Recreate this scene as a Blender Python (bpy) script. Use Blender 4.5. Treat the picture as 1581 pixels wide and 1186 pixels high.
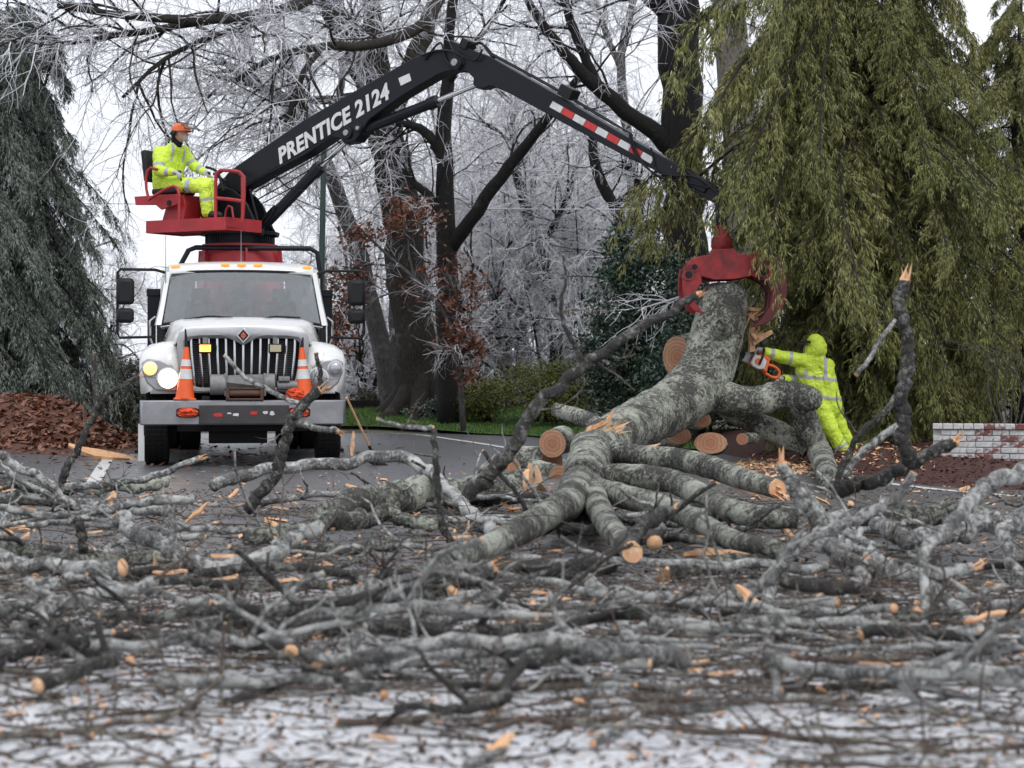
import bpy, bmesh, math, random
import numpy as np
from mathutils import Vector, Matrix, noise as mnoise

for _o in list(bpy.data.objects):
    bpy.data.objects.remove(_o)
SC = bpy.context.scene
COL = SC.collection
R = math.radians

# ------------------------------------------------------------------ camera
F, HZ, CX, CH = 3074.0, 575.0, 790.5, 1.15      # focal length, horizon row, centre column (photo pixels), eye height
cam_d = bpy.data.cameras.new('camera')
cam = bpy.data.objects.new('camera', cam_d)
COL.objects.link(cam)
cam.location = (0, 0, CH)
cam.rotation_euler = (R(90), 0, 0)
cam_d.sensor_width = 36
cam_d.lens = 36 * F / 1581
cam_d.shift_y = (HZ - 593) / 1581
cam_d.clip_start = 0.1
cam_d.clip_end = 2000
cam_d.dof.use_dof = True
cam_d.dof.focus_distance = 24.3
cam_d.dof.aperture_fstop = 3.4
SC.camera = cam

# ------------------------------------------------------------------ sky, sun, exposure (flat winter overcast)
SUN_EL, SUN_ROT = R(52), R(205)
wd = bpy.data.worlds.new('World')
SC.world = wd
wd.use_nodes = True
nt = wd.node_tree
nt.nodes.clear()
sky = nt.nodes.new('ShaderNodeTexSky')
sky.sky_type = 'NISHITA'
sky.sun_disc = False
sky.sun_elevation = SUN_EL
sky.sun_rotation = SUN_ROT
sky.dust_density = 4
hs = nt.nodes.new('ShaderNodeHueSaturation')
hs.inputs['Saturation'].default_value = 0.25
mx = nt.nodes.new('ShaderNodeMix')
mx.data_type = 'RGBA'
mx.inputs['Factor'].default_value = 0.86
mx.inputs['B'].default_value = (8.9, 9.25, 9.95, 1)          # even cloud cover
bg = nt.nodes.new('ShaderNodeBackground')
bg.inputs['Strength'].default_value = 0.1
wo = nt.nodes.new('ShaderNodeOutputWorld')
nt.links.new(sky.outputs[0], hs.inputs['Color'])
nt.links.new(hs.outputs[0], mx.inputs['A'])
nt.links.new(mx.outputs['Result'], bg.inputs[0])
nt.links.new(bg.outputs[0], wo.inputs[0])

sd = bpy.data.lights.new('sun', 'SUN')
sd.energy = 1.0
sd.angle = R(25)
sd.color = (1.0, 0.97, 0.93)
sun = bpy.data.objects.new('sun', sd)
COL.objects.link(sun)
sun.rotation_euler = (R(90) - SUN_EL, 0, R(25))   # light falls from behind the camera, high
sun.location = (0, 0, 30)

SC.view_settings.view_transform = 'Standard'
SC.view_settings.look = 'None'
SC.view_settings.gamma = 1
SC.view_settings.exposure = 0.42
SC.render.engine = 'CYCLES'
SC.cycles.use_denoising = True
SC.cycles.max_bounces = 6
SC.cycles.transparent_max_bounces = 8
SC.cycles.caustics_reflective = False
SC.cycles.caustics_refractive = False

# ------------------------------------------------------------------ helpers
rng = np.random.default_rng(7)
random.seed(7)


def P(px, py, Y):
    """photo pixel + distance -> point in the place"""
    return np.array(((px - CX) * Y / F, Y, CH + (HZ - py) * Y / F))


def tag(o, label=None, cat=None, group=None, kind=None):
    if label:
        o['label'] = label
    if cat:
        o['category'] = cat
    if group:
        o['group'] = group
    if kind:
        o['kind'] = kind
    return o


def empty(name, loc=(0, 0, 0), rz=0.0):
    o = bpy.data.objects.new(name, None)
    o.empty_display_size = 0.2
    COL.objects.link(o)
    o.location = loc
    o.rotation_euler = (0, 0, rz)
    return o


def raw_mesh(name, V, quads=None, tris=None, mi4=None, mi3=None, smooth=True):
    me = bpy.data.meshes.new(name)
    V = np.asarray(V, dtype=np.float32).reshape(-1, 3)
    q = np.zeros((0, 4), np.int32) if quads is None or len(quads) == 0 else np.asarray(quads, np.int32)
    t = np.zeros((0, 3), np.int32) if tris is None or len(tris) == 0 else np.asarray(tris, np.int32)
    me.vertices.add(len(V))
    me.vertices.foreach_set('co', V.ravel())
    loops = np.concatenate([q.ravel(), t.ravel()])
    me.loops.add(len(loops))
    me.loops.foreach_set('vertex_index', loops)
    n = len(q) + len(t)
    me.polygons.add(n)
    st = np.concatenate([np.arange(len(q)) * 4, len(q) * 4 + np.arange(len(t)) * 3]).astype(np.int32)
    me.polygons.foreach_set('loop_start', st)
    me.polygons.foreach_set('use_smooth', np.full(n, smooth, dtype=bool))
    if mi4 is not None or mi3 is not None:
        a = np.zeros(len(q), np.int32) if mi4 is None else np.asarray(mi4, np.int32)
        b = np.zeros(len(t), np.int32) if mi3 is None else np.asarray(mi3, np.int32)
        me.polygons.foreach_set('material_index', np.concatenate([a, b]))
    me.update(calc_edges=True)
    return me


def link(name, me, mats=None, parent=None):
    if mats is not None:
        for m in (mats if isinstance(mats, (list, tuple)) else [mats]):
            me.materials.append(m)
    o = bpy.data.objects.new(name, me)
    COL.objects.link(o)
    if parent is not None:
        o.parent = parent
    return o


def nrm(a):
    return a / np.maximum(np.linalg.norm(a, axis=-1, keepdims=True), 1e-9)


def tubes(Pn, Rn, k, cap=True, wob=0.0):
    """Pn (n,m,3), Rn (n,m) -> verts, quads, tris(end caps)"""
    Pn = np.asarray(Pn, float)
    Rn = np.asarray(Rn, float)
    n, m, _ = Pn.shape
    T = np.empty_like(Pn)
    T[:, 1:-1] = Pn[:, 2:] - Pn[:, :-2]
    T[:, 0] = Pn[:, 1] - Pn[:, 0]
    T[:, -1] = Pn[:, -1] - Pn[:, -2]
    T = nrm(T)
    ref = np.where(np.abs(T[:, 0, 2:3]) < 0.9, np.array([[0, 0, 1.]]), np.array([[1., 0, 0]]))
    U = np.empty_like(Pn)
    u = ref
    for i in range(m):
        u = nrm(u - (u * T[:, i]).sum(-1, keepdims=True) * T[:, i])
        U[:, i] = u
    W = np.cross(T, U)
    ang = np.arange(k) * 2 * math.pi / k
    rr = Rn[:, :, None]
    if wob > 0:
        rr = rr * (1 + wob * rng.standard_normal((n, m, k)))
    V = Pn[:, :, None, :] + rr[..., None] * (np.cos(ang)[None, None, :, None] * U[:, :, None, :] + np.sin(ang)[None, None, :, None] * W[:, :, None, :])
    idx = np.arange(n * m * k).reshape(n, m, k)
    a = idx[:, :-1, :]
    b = idx[:, 1:, :]
    q = np.stack([a, np.roll(a, -1, 2), np.roll(b, -1, 2), b], -1).reshape(-1, 4)
    t = np.zeros((0, 3), int)
    V = V.reshape(-1, 3)
    if cap:
        c0 = len(V) + np.arange(n)
        c1 = c0 + n
        V = np.concatenate([V, Pn[:, 0], Pn[:, -1]])
        s = idx[:, 0, :]
        e = idx[:, -1, :]
        t0 = np.stack([np.broadcast_to(c0[:, None], s.shape), np.roll(s, -1, 1), s], -1).reshape(-1, 3)
        t1 = np.stack([np.broadcast_to(c1[:, None], e.shape), e, np.roll(e, -1, 1)], -1).reshape(-1, 3)
        t = np.concatenate([t0, t1])
    return V, q, t


def join(parts):
    Vs, Qs, Ts, off = [], [], [], 0
    for V, q, t in parts:
        Vs.append(V)
        if len(q):
            Qs.append(q + off)
        if len(t):
            Ts.append(t + off)
        off += len(V)
    return (np.concatenate(Vs), np.concatenate(Qs) if Qs else np.zeros((0, 4), int), np.concatenate(Ts) if Ts else np.zeros((0, 3), int))


def spline(pts, n):
    """Catmull-Rom through the points, n samples"""
    p = np.asarray(pts, float)
    if len(p) == 2:
        t = np.linspace(0, 1, n)[:, None]
        return p[0] * (1 - t) + p[1] * t
    e = np.concatenate([[2 * p[0] - p[1]], p, [2 * p[-1] - p[-2]]])
    seg = np.linalg.norm(np.diff(p[:, :3], axis=0), axis=1)
    c = np.concatenate([[0], np.cumsum(seg)])
    s = np.linspace(0, c[-1], n)
    i = np.clip(np.searchsorted(c, s, side='right') - 1, 0, len(p) - 2)
    t = ((s - c[i]) / np.maximum(seg[i], 1e-9))[:, None]
    p0, p1, p2, p3 = e[i], e[i + 1], e[i + 2], e[i + 3]
    return 0.5 * (2 * p1 + (p2 - p0) * t + (2 * p0 - 5 * p1 + 4 * p2 - p3) * t ** 2 + (3 * p1 - p0 - 3 * p2 + p3) * t ** 3)


def grow(PP, RR, nch, t0, t1, ang, length, rad, m=5, bend=0.25, grav=0.0, jit=0.12, lenvar=0.4, g=rng):
    """side shoots: children of every parent polyline (vectorised)"""
    n, mp, _ = PP.shape
    par = np.repeat(np.arange(n), nch)
    t = g.uniform(t0, t1, len(par)) * (mp - 1)
    i = np.clip(t.astype(int), 0, mp - 2)
    f = (t - i)[:, None]
    base = PP[par, i] * (1 - f) + PP[par, i + 1] * f
    r0 = RR[par, i] * (1 - f[:, 0]) + RR[par, i + 1] * f[:, 0]
    tan = nrm(PP[par, i + 1] - PP[par, i])
    rv = g.standard_normal(tan.shape)
    side = nrm(rv - (rv * tan).sum(-1, keepdims=True) * tan)
    a = ang * g.uniform(0.7, 1.3, len(par))[:, None]
    d = nrm(tan * np.cos(a) + side * np.sin(a))
    L = length * g.uniform(1 - lenvar, 1 + lenvar, len(par))
    if np.ndim(rad) == 0:
        r = np.minimum(rad * g.uniform(0.7, 1.3, len(par)), r0 * 0.85)
    out = np.empty((len(par), m, 3))
    out[:, 0] = base
    step = (L / (m - 1))[:, None]
    crv = nrm(g.standard_normal(d.shape)) * bend
    for j in range(1, m):
        d = nrm(d + crv / (m - 1) + g.standard_normal(d.shape) * jit + np.array([0, 0, grav / (m - 1)]))
        out[:, j] = out[:, j - 1] + d * step
    rads = r[:, None] * np.linspace(1, 0.45, m)[None, :]
    return out, rads


class MB:
    """collects shapes; build() links them as one mesh object"""

    def __init__(self):
        self.V, self.Fc, self.M = [], [], []

    def add(self, V, faces, mi=0):
        o = len(self.V)
        self.V += [tuple(v) for v in V]
        self.Fc += [tuple(i + o for i in f) for f in faces]
        self.M += [mi] * len(faces)
        return self

    def arr(self, VQT, mi=0):
        V, q, t = VQT
        return self.add(V, [tuple(x) for x in q] + [tuple(x) for x in t], mi)

    def box(self, c, s, rot=None, mi=0, taper=(1, 1)):
        x, y, z = s[0] / 2, s[1] / 2, s[2] / 2
        tx, ty = taper
        v = [Vector(p) for p in ((-x, -y, -z), (x, -y, -z), (x, y, -z), (-x, y, -z), (-x * tx, -y * ty, z), (x * tx, -y * ty, z), (x * tx, y * ty, z), (-x * tx, y * ty, z))]
        if rot is not None:
            v = [rot @ p for p in v]
        v = [p + Vector(c) for p in v]
        return self.add(v, [(0, 3, 2, 1), (4, 5, 6, 7), (0, 1, 5, 4), (1, 2, 6, 5), (2, 3, 7, 6), (3, 0, 4, 7)], mi)

    def bx(self, x0, x1, y0, y1, z0, z1, mi=0):
        return self.box(((x0 + x1) / 2, (y0 + y1) / 2, (z0 + z1) / 2), (x1 - x0, y1 - y0, z1 - z0), mi=mi)

    def tube(self, pts, r, k=10, mi=0, n=None, cap=True):
        p = np.asarray([tuple(q) for q in pts], float)
        if n:
            p = spline(p, n)
        rr = np.full(len(p), r) if np.ndim(r) == 0 else np.interp(np.linspace(0, 1, len(p)), np.linspace(0, 1, len(r)), r)
        return self.arr(tubes(p[None], rr[None], k, cap), mi)

    def cyl(self, a, b, r, k=16, mi=0, r2=None):
        p = np.array([tuple(a), tuple(b)], float)
        return self.arr(tubes(p[None], np.array([[r, r if r2 is None else r2]]), k), mi)

    def prism(self, poly, w, mapf, mi=0):
        """closed polygon (2D) extruded between w[0] and w[1]; mapf(a,b,w)->3D"""
        n = len(poly)
        V = [mapf(a, b, w[0]) for a, b in poly] + [mapf(a, b, w[1]) for a, b in poly]
        fs = [tuple(range(n))[::-1], tuple(range(n, 2 * n))] + [(i, (i + 1) % n, n + (i + 1) % n, n + i) for i in range(n)]
        return self.add(V, fs, mi)

    def lathe(self, prof, c=(0, 0, 0), axis='z', k=24, mi=0):
        V, fs = [], []
        for r, h in prof:
            for j in range(k):
                a = 2 * math.pi * j / k
                p = {'z': (r * math.cos(a), r * math.sin(a), h), 'y': (r * math.cos(a), h, r * math.sin(a)), 'x': (h, r * math.cos(a), r * math.sin(a))}[axis]
                V.append((p[0] + c[0], p[1] + c[1], p[2] + c[2]))
        for i in range(len(prof) - 1):
            for j in range(k):
                fs.append((i * k + j, i * k + (j + 1) % k, (i + 1) * k + (j + 1) % k, (i + 1) * k + j))
        fs.append(tuple(range(k))[::-1])
        fs.append(tuple((len(prof) - 1) * k + j for j in range(k)))
        return self.add(V, fs, mi)

    def loft(self, secs, mi=0, closed=False, caps=False):
        k = len(secs[0])
        V = [p for s in secs for p in s]
        fs = []
        kk = k if closed else k - 1
        for i in range(len(secs) - 1):
            for j in range(kk):
                fs.append((i * k + j, i * k + (j + 1) % k, (i + 1) * k + (j + 1) % k, (i + 1) * k + j))
        if caps:
            fs.append(tuple(range(k))[::-1])
            fs.append(tuple((len(secs) - 1) * k + j for j in range(k)))
        return self.add(V, fs, mi)

    def ball(self, c, r, k=14, mi=0, rot=None):
        r = (r, r, r) if np.ndim(r) == 0 else r
        V, fs = [], []
        h = k // 2
        for i in range(h + 1):
            th = math.pi * i / h
            for j in range(k):
                ph = 2 * math.pi * j / k
                p = Vector((r[0] * math.sin(th) * math.cos(ph), r[1] * math.sin(th) * math.sin(ph), r[2] * math.cos(th)))
                if rot is not None:
                    p = rot @ p
                V.append(p + Vector(c))
        for i in range(h):
            for j in range(k):
                fs.append((i * k + j, (i + 1) * k + j, (i + 1) * k + (j + 1) % k, i * k + (j + 1) % k))
        return self.add(V, fs, mi)

    def build(self, name, mats, parent=None, bevel=0.0, sharp=35, fix=True, thick=0.0):
        me = bpy.data.meshes.new(name)
        me.from_pydata([tuple(v) for v in self.V], [], self.Fc)
        me.polygons.foreach_set('material_index', self.M)
        if fix:
            bm = bmesh.new()
            bm.from_mesh(me)
            bmesh.ops.remove_doubles(bm, verts=bm.verts, dist=1e-5)
            bmesh.ops.recalc_face_normals(bm, faces=bm.faces)
            bm.to_mesh(me)
            bm.free()
        me.polygons.foreach_set('use_smooth', [True] * len(me.polygons))
        me.set_sharp_from_angle(angle=R(sharp))
        o = link(name, me, mats, parent)
        if thick:
            m = o.modifiers.new('solid', 'SOLIDIFY')
            m.thickness = thick
            m.offset = -1
        if bevel:
            m = o.modifiers.new('bevel', 'BEVEL')
            m.width = bevel
            m.segments = 2
            m.limit_method = 'ANGLE'
            m.angle_limit = R(40)
        return o


# ------------------------------------------------------------------ materials
class NT:
    def __init__(self, name):
        self.m = bpy.data.materials.new(name)
        self.m.use_nodes = True
        self.t = self.m.node_tree
        self.b = self.t.nodes['Principled BSDF']
        self.tc = None

    def n(self, kind, **kw):
        x = self.t.nodes.new(kind)
        for k, v in kw.items():
            setattr(x, k, v)
        return x

    def L(self, a, b):
        self.t.links.new(a, b)

    def coord(self, scale=(1, 1, 1)):
        if self.tc is None:
            self.tc = self.n('ShaderNodeTexCoord')
        mp = self.n('ShaderNodeMapping')
        mp.inputs['Scale'].default_value = scale
        self.L(self.tc.outputs['Object'], mp.inputs[0])
        return mp.outputs[0]

    def noise(self, scale, detail=4, rough=0.55, stretch=(1, 1, 1), dist=0.0):
        x = self.n('ShaderNodeTexNoise')
        x.inputs['Scale'].default_value = scale
        x.inputs['Detail'].default_value = detail
        x.inputs['Roughness'].default_value = rough
        x.inputs['Distortion'].default_value = dist
        self.L(self.coord(stretch), x.inputs['Vector'])
        return x.outputs['Fac']

    def voro(self, scale, stretch=(1, 1, 1), feature='F1'):
        x = self.n('ShaderNodeTexVoronoi', feature=feature)
        x.inputs['Scale'].default_value = scale
        self.L(self.coord(stretch), x.inputs['Vector'])
        return x.outputs['Distance']

    def ramp(self, fac, stops):
        x = self.n('ShaderNodeValToRGB')
        e = x.color_ramp.elements
        while len(e) < len(stops):
            e.new(0.5)
        for el, (p, c) in zip(e, stops):
            el.position = p
            el.color = (*c, 1) if len(c) == 3 else c
        self.L(fac, x.inputs[0])
        return x.outputs[0]

    def mix(self, fac, a, b):
        x = self.n('ShaderNodeMix', data_type='RGBA')
        for s, v in (('Factor', fac), ('A', a), ('B', b)):
            if isinstance(v, (int, float)):
                x.inputs[s].default_value = v
            elif isinstance(v, tuple):
                x.inputs[s].default_value = (*v, 1)
            else:
                self.L(v, x.inputs[s])
        return x.outputs['Result']

    def island(self):
        return self.n('ShaderNodeNewGeometry').outputs['Random Per Island']

    def objrand(self):
        return self.n('ShaderNodeObjectInfo').outputs['Random']

    def up(self):
        g = self.n('ShaderNodeNewGeometry')
        s = self.n('ShaderNodeSeparateXYZ')
        self.L(g.outputs['Normal'], s.inputs[0])
        return s.outputs['Z']

    def math(self, op, a, b=0.5):
        x = self.n('ShaderNodeMath', operation=op)
        for i, v in enumerate((a, b)):
            if isinstance(v, (int, float)):
                x.inputs[i].default_value = v
            else:
                self.L(v, x.inputs[i])
        return x.outputs[0]

    def done(self, color=None, rough=0.6, metal=0.0, bump=None, bstr=0.4, bdist=0.01, coat=0.0, spec=None, emit=None, estr=0.0, trans=0.0, alpha=None):
        b = self.b
        if color is not None:
            if isinstance(color, tuple):
                b.inputs['Base Color'].default_value = (*color, 1)
            else:
                self.L(color, b.inputs['Base Color'])
        if isinstance(rough, (int, float)):
            b.inputs['Roughness'].default_value = rough
        else:
            self.L(rough, b.inputs['Roughness'])
        b.inputs['Metallic'].default_value = metal
        b.inputs['Coat Weight'].default_value = coat
        if spec is not None:
            b.inputs['Specular IOR Level'].default_value = spec
        if emit:
            b.inputs['Emission Color'].default_value = (*emit, 1)
            b.inputs['Emission Strength'].default_value = estr
        if trans:
            b.inputs['Transmission Weight'].default_value = trans
        if bump is not None:
            x = self.n('ShaderNodeBump')
            x.inputs['Strength'].default_value = bstr
            x.inputs['Distance'].default_value = bdist
            self.L(bump, x.inputs['Height'])
            self.L(x.outputs[0], b.inputs['Normal'])
        return self.m


def plain(name, col, rough=0.5, metal=0.0, var=0.25, scale=6.0, coat=0.0, bstr=0.08, spec=None):
    """paint or plastic with grime: colour broken up by noise, uneven gloss"""
    n = NT(name)
    f = n.noise(scale, 5, 0.65)
    f2 = n.noise(scale * 9, 3)
    d = tuple(c * (1 - var) for c in col)
    c = n.ramp(f, [(0.3, d), (0.62, col)])
    c = n.mix(n.math('MULTIPLY', f2, 0.22), c, tuple(x * 0.6 + 0.012 for x in col))
    r = n.math('ADD', n.math('MULTIPLY', f, 0.25), rough - 0.12)
    return n.done(c, rough=r, metal=metal, coat=coat, bump=f2, bstr=bstr, bdist=0.003, spec=spec if spec is not None else (0.22 if max(col) < 0.03 else None))


M = {}
M['white'] = plain('white_paint', (0.78, 0.78, 0.77), 0.32, var=0.12, scale=2.5, coat=0.3)
M['red'] = plain('red_paint', (0.42, 0.022, 0.03), 0.5, var=0.45, scale=4)
M['dred'] = plain('worn_red_paint', (0.34, 0.014, 0.018), 0.4, var=0.8, scale=7)
M['jaw'] = plain('scraped_jaw_paint', (0.14, 0.012, 0.014), 0.45, var=0.85, scale=6)
M['black'] = plain('black_paint', (0.010, 0.012, 0.018), 0.4, var=0.4, scale=4)
M['plast'] = plain('black_plastic', (0.016, 0.016, 0.018), 0.5, var=0.3)
M['rubber'] = plain('tyre_rubber', (0.014, 0.014, 0.015), 0.75, var=0.4, scale=8)
M['chassis'] = plain('dirty_chassis', (0.018, 0.017, 0.017), 0.7, var=0.5)
M['steel'] = plain('scuffed_steel', (0.36, 0.36, 0.38), 0.42, metal=0.65, var=0.35, scale=3)
M['silver'] = plain('silver_paint', (0.40, 0.40, 0.42), 0.35, metal=0.45, var=0.2, scale=3)
M['chrome'] = plain('chrome', (0.62, 0.62, 0.64), 0.22, metal=1.0, var=0.2)
M['bplate'] = plain('dark_plate', (0.055, 0.05, 0.052), 0.55, metal=0.2, var=0.45, scale=5)
M['rust'] = plain('rusty_iron', (0.10, 0.05, 0.032), 0.75, var=0.5, scale=20)
M['wgrey'] = plain('winch_grey', (0.25, 0.25, 0.25), 0.6, metal=0.3, var=0.4, scale=15)
M['mesh'] = plain('radiator_fins', (0.10, 0.10, 0.105), 0.5, metal=0.4, var=0.3, scale=10)
M['orange'] = plain('cone_orange', (0.85, 0.12, 0.02), 0.45, var=0.2, scale=10)
M['refl'] = plain('reflective_white', (0.68, 0.68, 0.68), 0.35, var=0.3, scale=12)
M['reflred'] = plain('reflective_red', (0.62, 0.03, 0.03), 0.35, var=0.3, scale=12)
M['letter'] = plain('white_lettering', (0.74, 0.74, 0.74), 0.5, var=0.25, scale=25)
M['rag'] = plain('orange_cloth', (0.80, 0.10, 0.03), 0.85, var=0.45, scale=22, bstr=0.6)
M['seat'] = plain('seat_vinyl', (0.02, 0.02, 0.024), 0.6)
M['cabin'] = plain('cab_interior', (0.075, 0.078, 0.085), 0.8)
M['orangeplastic'] = plain('orange_plastic', (0.80, 0.15, 0.03), 0.4, var=0.3, scale=20)
M['yellow'] = plain('yellow_cap', (0.62, 0.34, 0.02), 0.6)
M['greenpole'] = plain('green_pole', (0.025, 0.05, 0.045), 0.5)
M['skin'] = plain('skin', (0.52, 0.28, 0.21), 0.5, var=0.2, scale=30)
M['beard'] = plain('grey_beard', (0.45, 0.42, 0.40), 0.9, var=0.3, scale=60)
M['hair'] = plain('dark_knit', (0.012, 0.014, 0.022), 0.9)
M['glove'] = plain('work_glove', (0.50, 0.49, 0.47), 0.85, var=0.35, scale=40)
M['boot'] = plain('boot', (0.03, 0.025, 0.022), 0.7, scale=30)
M['hose'] = plain('hose', (0.012, 0.012, 0.014), 0.5)
M['amberlens'] = plain('amber_lens', (0.72, 0.24, 0.03), 0.25, var=0.2, scale=20)
M['lens'] = plain('clear_lens', (0.42, 0.44, 0.46), 0.15, metal=0.5, var=0.3, scale=20)
M['leaflens'] = plain('beige_lamp', (0.50, 0.45, 0.30), 0.4, var=0.2, scale=20)
_n = NT('lit_headlamp'); M['lamp'] = _n.done((1, 0.93, 0.8), 0.3, emit=(1.0, 0.78, 0.50), estr=5)
_n = NT('lit_amber'); M['amber'] = _n.done((1, 0.5, 0.1), 0.3, emit=(1.0, 0.40, 0.07), estr=1.7)
_n = NT('lit_marker'); M['marker'] = _n.done((0.85, 0.34, 0.06), 0.3, emit=(1.0, 0.42, 0.06), estr=0.35)
_n = NT('lit_turn'); M['turn'] = _n.done((0.95, 0.6, 0.25), 0.3, emit=(1.0, 0.58, 0.20), estr=0.9)


def hivis():
    n = NT('hi_vis_cloth')
    w = n.noise(9, 4, 0.6, dist=0.6)
    c = n.ramp(w, [(0.25, (0.50, 0.70, 0.035)), (0.65, (0.70, 0.90, 0.09))])
    return n.done(c, 0.6, bump=n.noise(14, 3, 0.6, dist=1.2), bstr=0.9, bdist=0.03)


M['hivis'] = hivis()
M['stripe'] = plain('silver_stripe', (0.45, 0.46, 0.48), 0.4, var=0.25, scale=25)


def glass():
    n = NT('windshield_glass')
    t = n.t
    tr = n.n('ShaderNodeBsdfTransparent')
    tr.inputs[0].default_value = (0.80, 0.85, 0.88, 1)
    gl = n.n('ShaderNodeBsdfGlossy')
    gl.inputs['Roughness'].default_value = 0.03
    di = n.n('ShaderNodeBsdfDiffuse')            # grey-blue diffuse layer, mixed unevenly over the pane
    di.inputs[0].default_value = (0.30, 0.34, 0.37, 1)
    fr = n.n('ShaderNodeFresnel')
    fr.inputs[0].default_value = 1.45
    m1 = n.n('ShaderNodeMixShader')
    f = n.math('ADD', n.math('MULTIPLY', fr.outputs[0], 0.9), 0.03)
    n.L(f, m1.inputs[0]); n.L(tr.outputs[0], m1.inputs[1]); n.L(gl.outputs[0], m1.inputs[2])
    m2 = n.n('ShaderNodeMixShader')
    w = n.math('MULTIPLY', n.ramp(n.noise(14, 5, 0.7, (1, 1, 0.3)), [(0.35, (0.25, 0.25, 0.25)), (0.75, (0.75, 0.75, 0.75))]), 0.40)
    n.L(w, m2.inputs[0]); n.L(m1.outputs[0], m2.inputs[1]); n.L(di.outputs[0], m2.inputs[2])
    n.L(m2.outputs[0], t.nodes['Material Output'].inputs[0])
    return n.m


M['glass'] = glass()


def visor():
    n = NT('visor_mesh')
    tr = n.n('ShaderNodeBsdfTransparent')
    m = n.n('ShaderNodeMixShader')
    m.inputs[0].default_value = 0.45
    n.b.inputs['Base Color'].default_value = (0.08, 0.08, 0.085, 1)
    n.L(tr.outputs[0], m.inputs[1]); n.L(n.b.outputs[0], m.inputs[2])
    n.L(m.outputs[0], n.t.nodes['Material Output'].inputs[0])
    return n.m


M['visor'] = visor()


def bark(name, dark, mid, lich, lamount, stretch=(1, 1, 1), sc=1.0, wet=0.0, fine=1.0, bigw=0.8):
    """bark: ridges and dark fissures under a crust of pale lichen that breaks up into flecks"""
    n = NT(name)
    ridge = n.noise(34 * sc, 8, 0.78, stretch, 0.9)
    big = n.noise(2.2 * sc, 5, 0.65)
    c = n.ramp(ridge, [(0.36, dark), (0.52, mid), (0.72, tuple(x * 1.5 for x in mid))])
    pat = n.noise(13 * sc * fine, 9, 0.80, dist=0.3)
    pa = n.math('ADD', pat, n.math('MULTIPLY', n.math('SUBTRACT', big, 0.5), bigw))
    mask = n.ramp(pa, [(0.62 - lamount * 0.3, (0, 0, 0)), (0.75 - lamount * 0.3, (1, 1, 1))])
    crack = n.ramp(ridge, [(0.34, (0.15, 0.15, 0.15)), (0.47, (1, 1, 1))])
    lc = n.ramp(n.noise(6 * sc, 6, 0.75), [(0.3, tuple(x * 0.6 for x in lich)), (0.52, lich), (0.72, (lich[0] * 1.15, lich[1] * 1.17, lich[2] * 1.08))])
    c = n.mix(n.math('MULTIPLY', mask, crack), c, lc)
    h = n.math('ADD', ridge, n.math('MULTIPLY', mask, 0.2))
    r = n.math('SUBTRACT', 0.85, n.math('MULTIPLY', n.noise(5 * sc, 3), wet))
    return n.done(c, r, bump=h, bstr=1.0, bdist=0.035 / sc, spec=0.25)


M['log'] = bark('lichen_bark', (0.014, 0.013, 0.012), (0.09, 0.088, 0.08), (0.56, 0.58, 0.50), 0.58, sc=1.0, fine=2.0, bigw=0.75, wet=0.2)
M['branch'] = bark('branch_bark', (0.020, 0.019, 0.020), (0.16, 0.158, 0.155), (0.64, 0.645, 0.63), 0.64, sc=1.5, fine=1.4, wet=0.5)
M['brancdark'] = bark('dark_branch_bark', (0.012, 0.011, 0.011), (0.06, 0.055, 0.052), (0.36, 0.37, 0.34), 0.34, sc=1.5, wet=0.4, fine=1.4)
M['twig'] = bark('twig_bark', (0.035, 0.024, 0.020), (0.13, 0.10, 0.085), (0.34, 0.33, 0.29), 0.42, sc=3)
M['oakbark'] = bark('oak_bark', (0.013, 0.012, 0.011), (0.060, 0.053, 0.046), (0.12, 0.115, 0.10), 0.25, (3.2, 3.2, 0.35), 0.5)
M['wetbark'] = bark('wet_black_bark', (0.006, 0.006, 0.007), (0.022, 0.020, 0.020), (0.06, 0.06, 0.055), 0.12, (2, 2, 0.5), 0.6, 0.3)
M['palebark'] = bark('pale_bark', (0.13, 0.11, 0.10), (0.27, 0.24, 0.225), (0.36, 0.34, 0.33), 0.45, (3, 3, 0.4), 0.5)
M['greybark'] = bark('grey_bark', (0.05, 0.045, 0.045), (0.14, 0.13, 0.13), (0.22, 0.21, 0.20), 0.4, (2.5, 2.5, 0.5), 0.6)


def cutwood():
    n = NT('fresh_cut_wood')
    c = n.ramp(n.noise(18, 5, 0.7), [(0.25, (0.38, 0.16, 0.075)), (0.48, (0.64, 0.37, 0.21)), (0.7, (0.80, 0.58, 0.40))])
    v = n.math('ADD', n.objrand(), n.island())
    c = n.mix(n.math('MULTIPLY', n.math('FRACT', v), 0.5), c, (0.66, 0.36, 0.17))
    return n.done(c, 0.75, bump=n.noise(30, 4, 0.7), bstr=0.5, bdist=0.01)


M['cut'] = cutwood()


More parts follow.
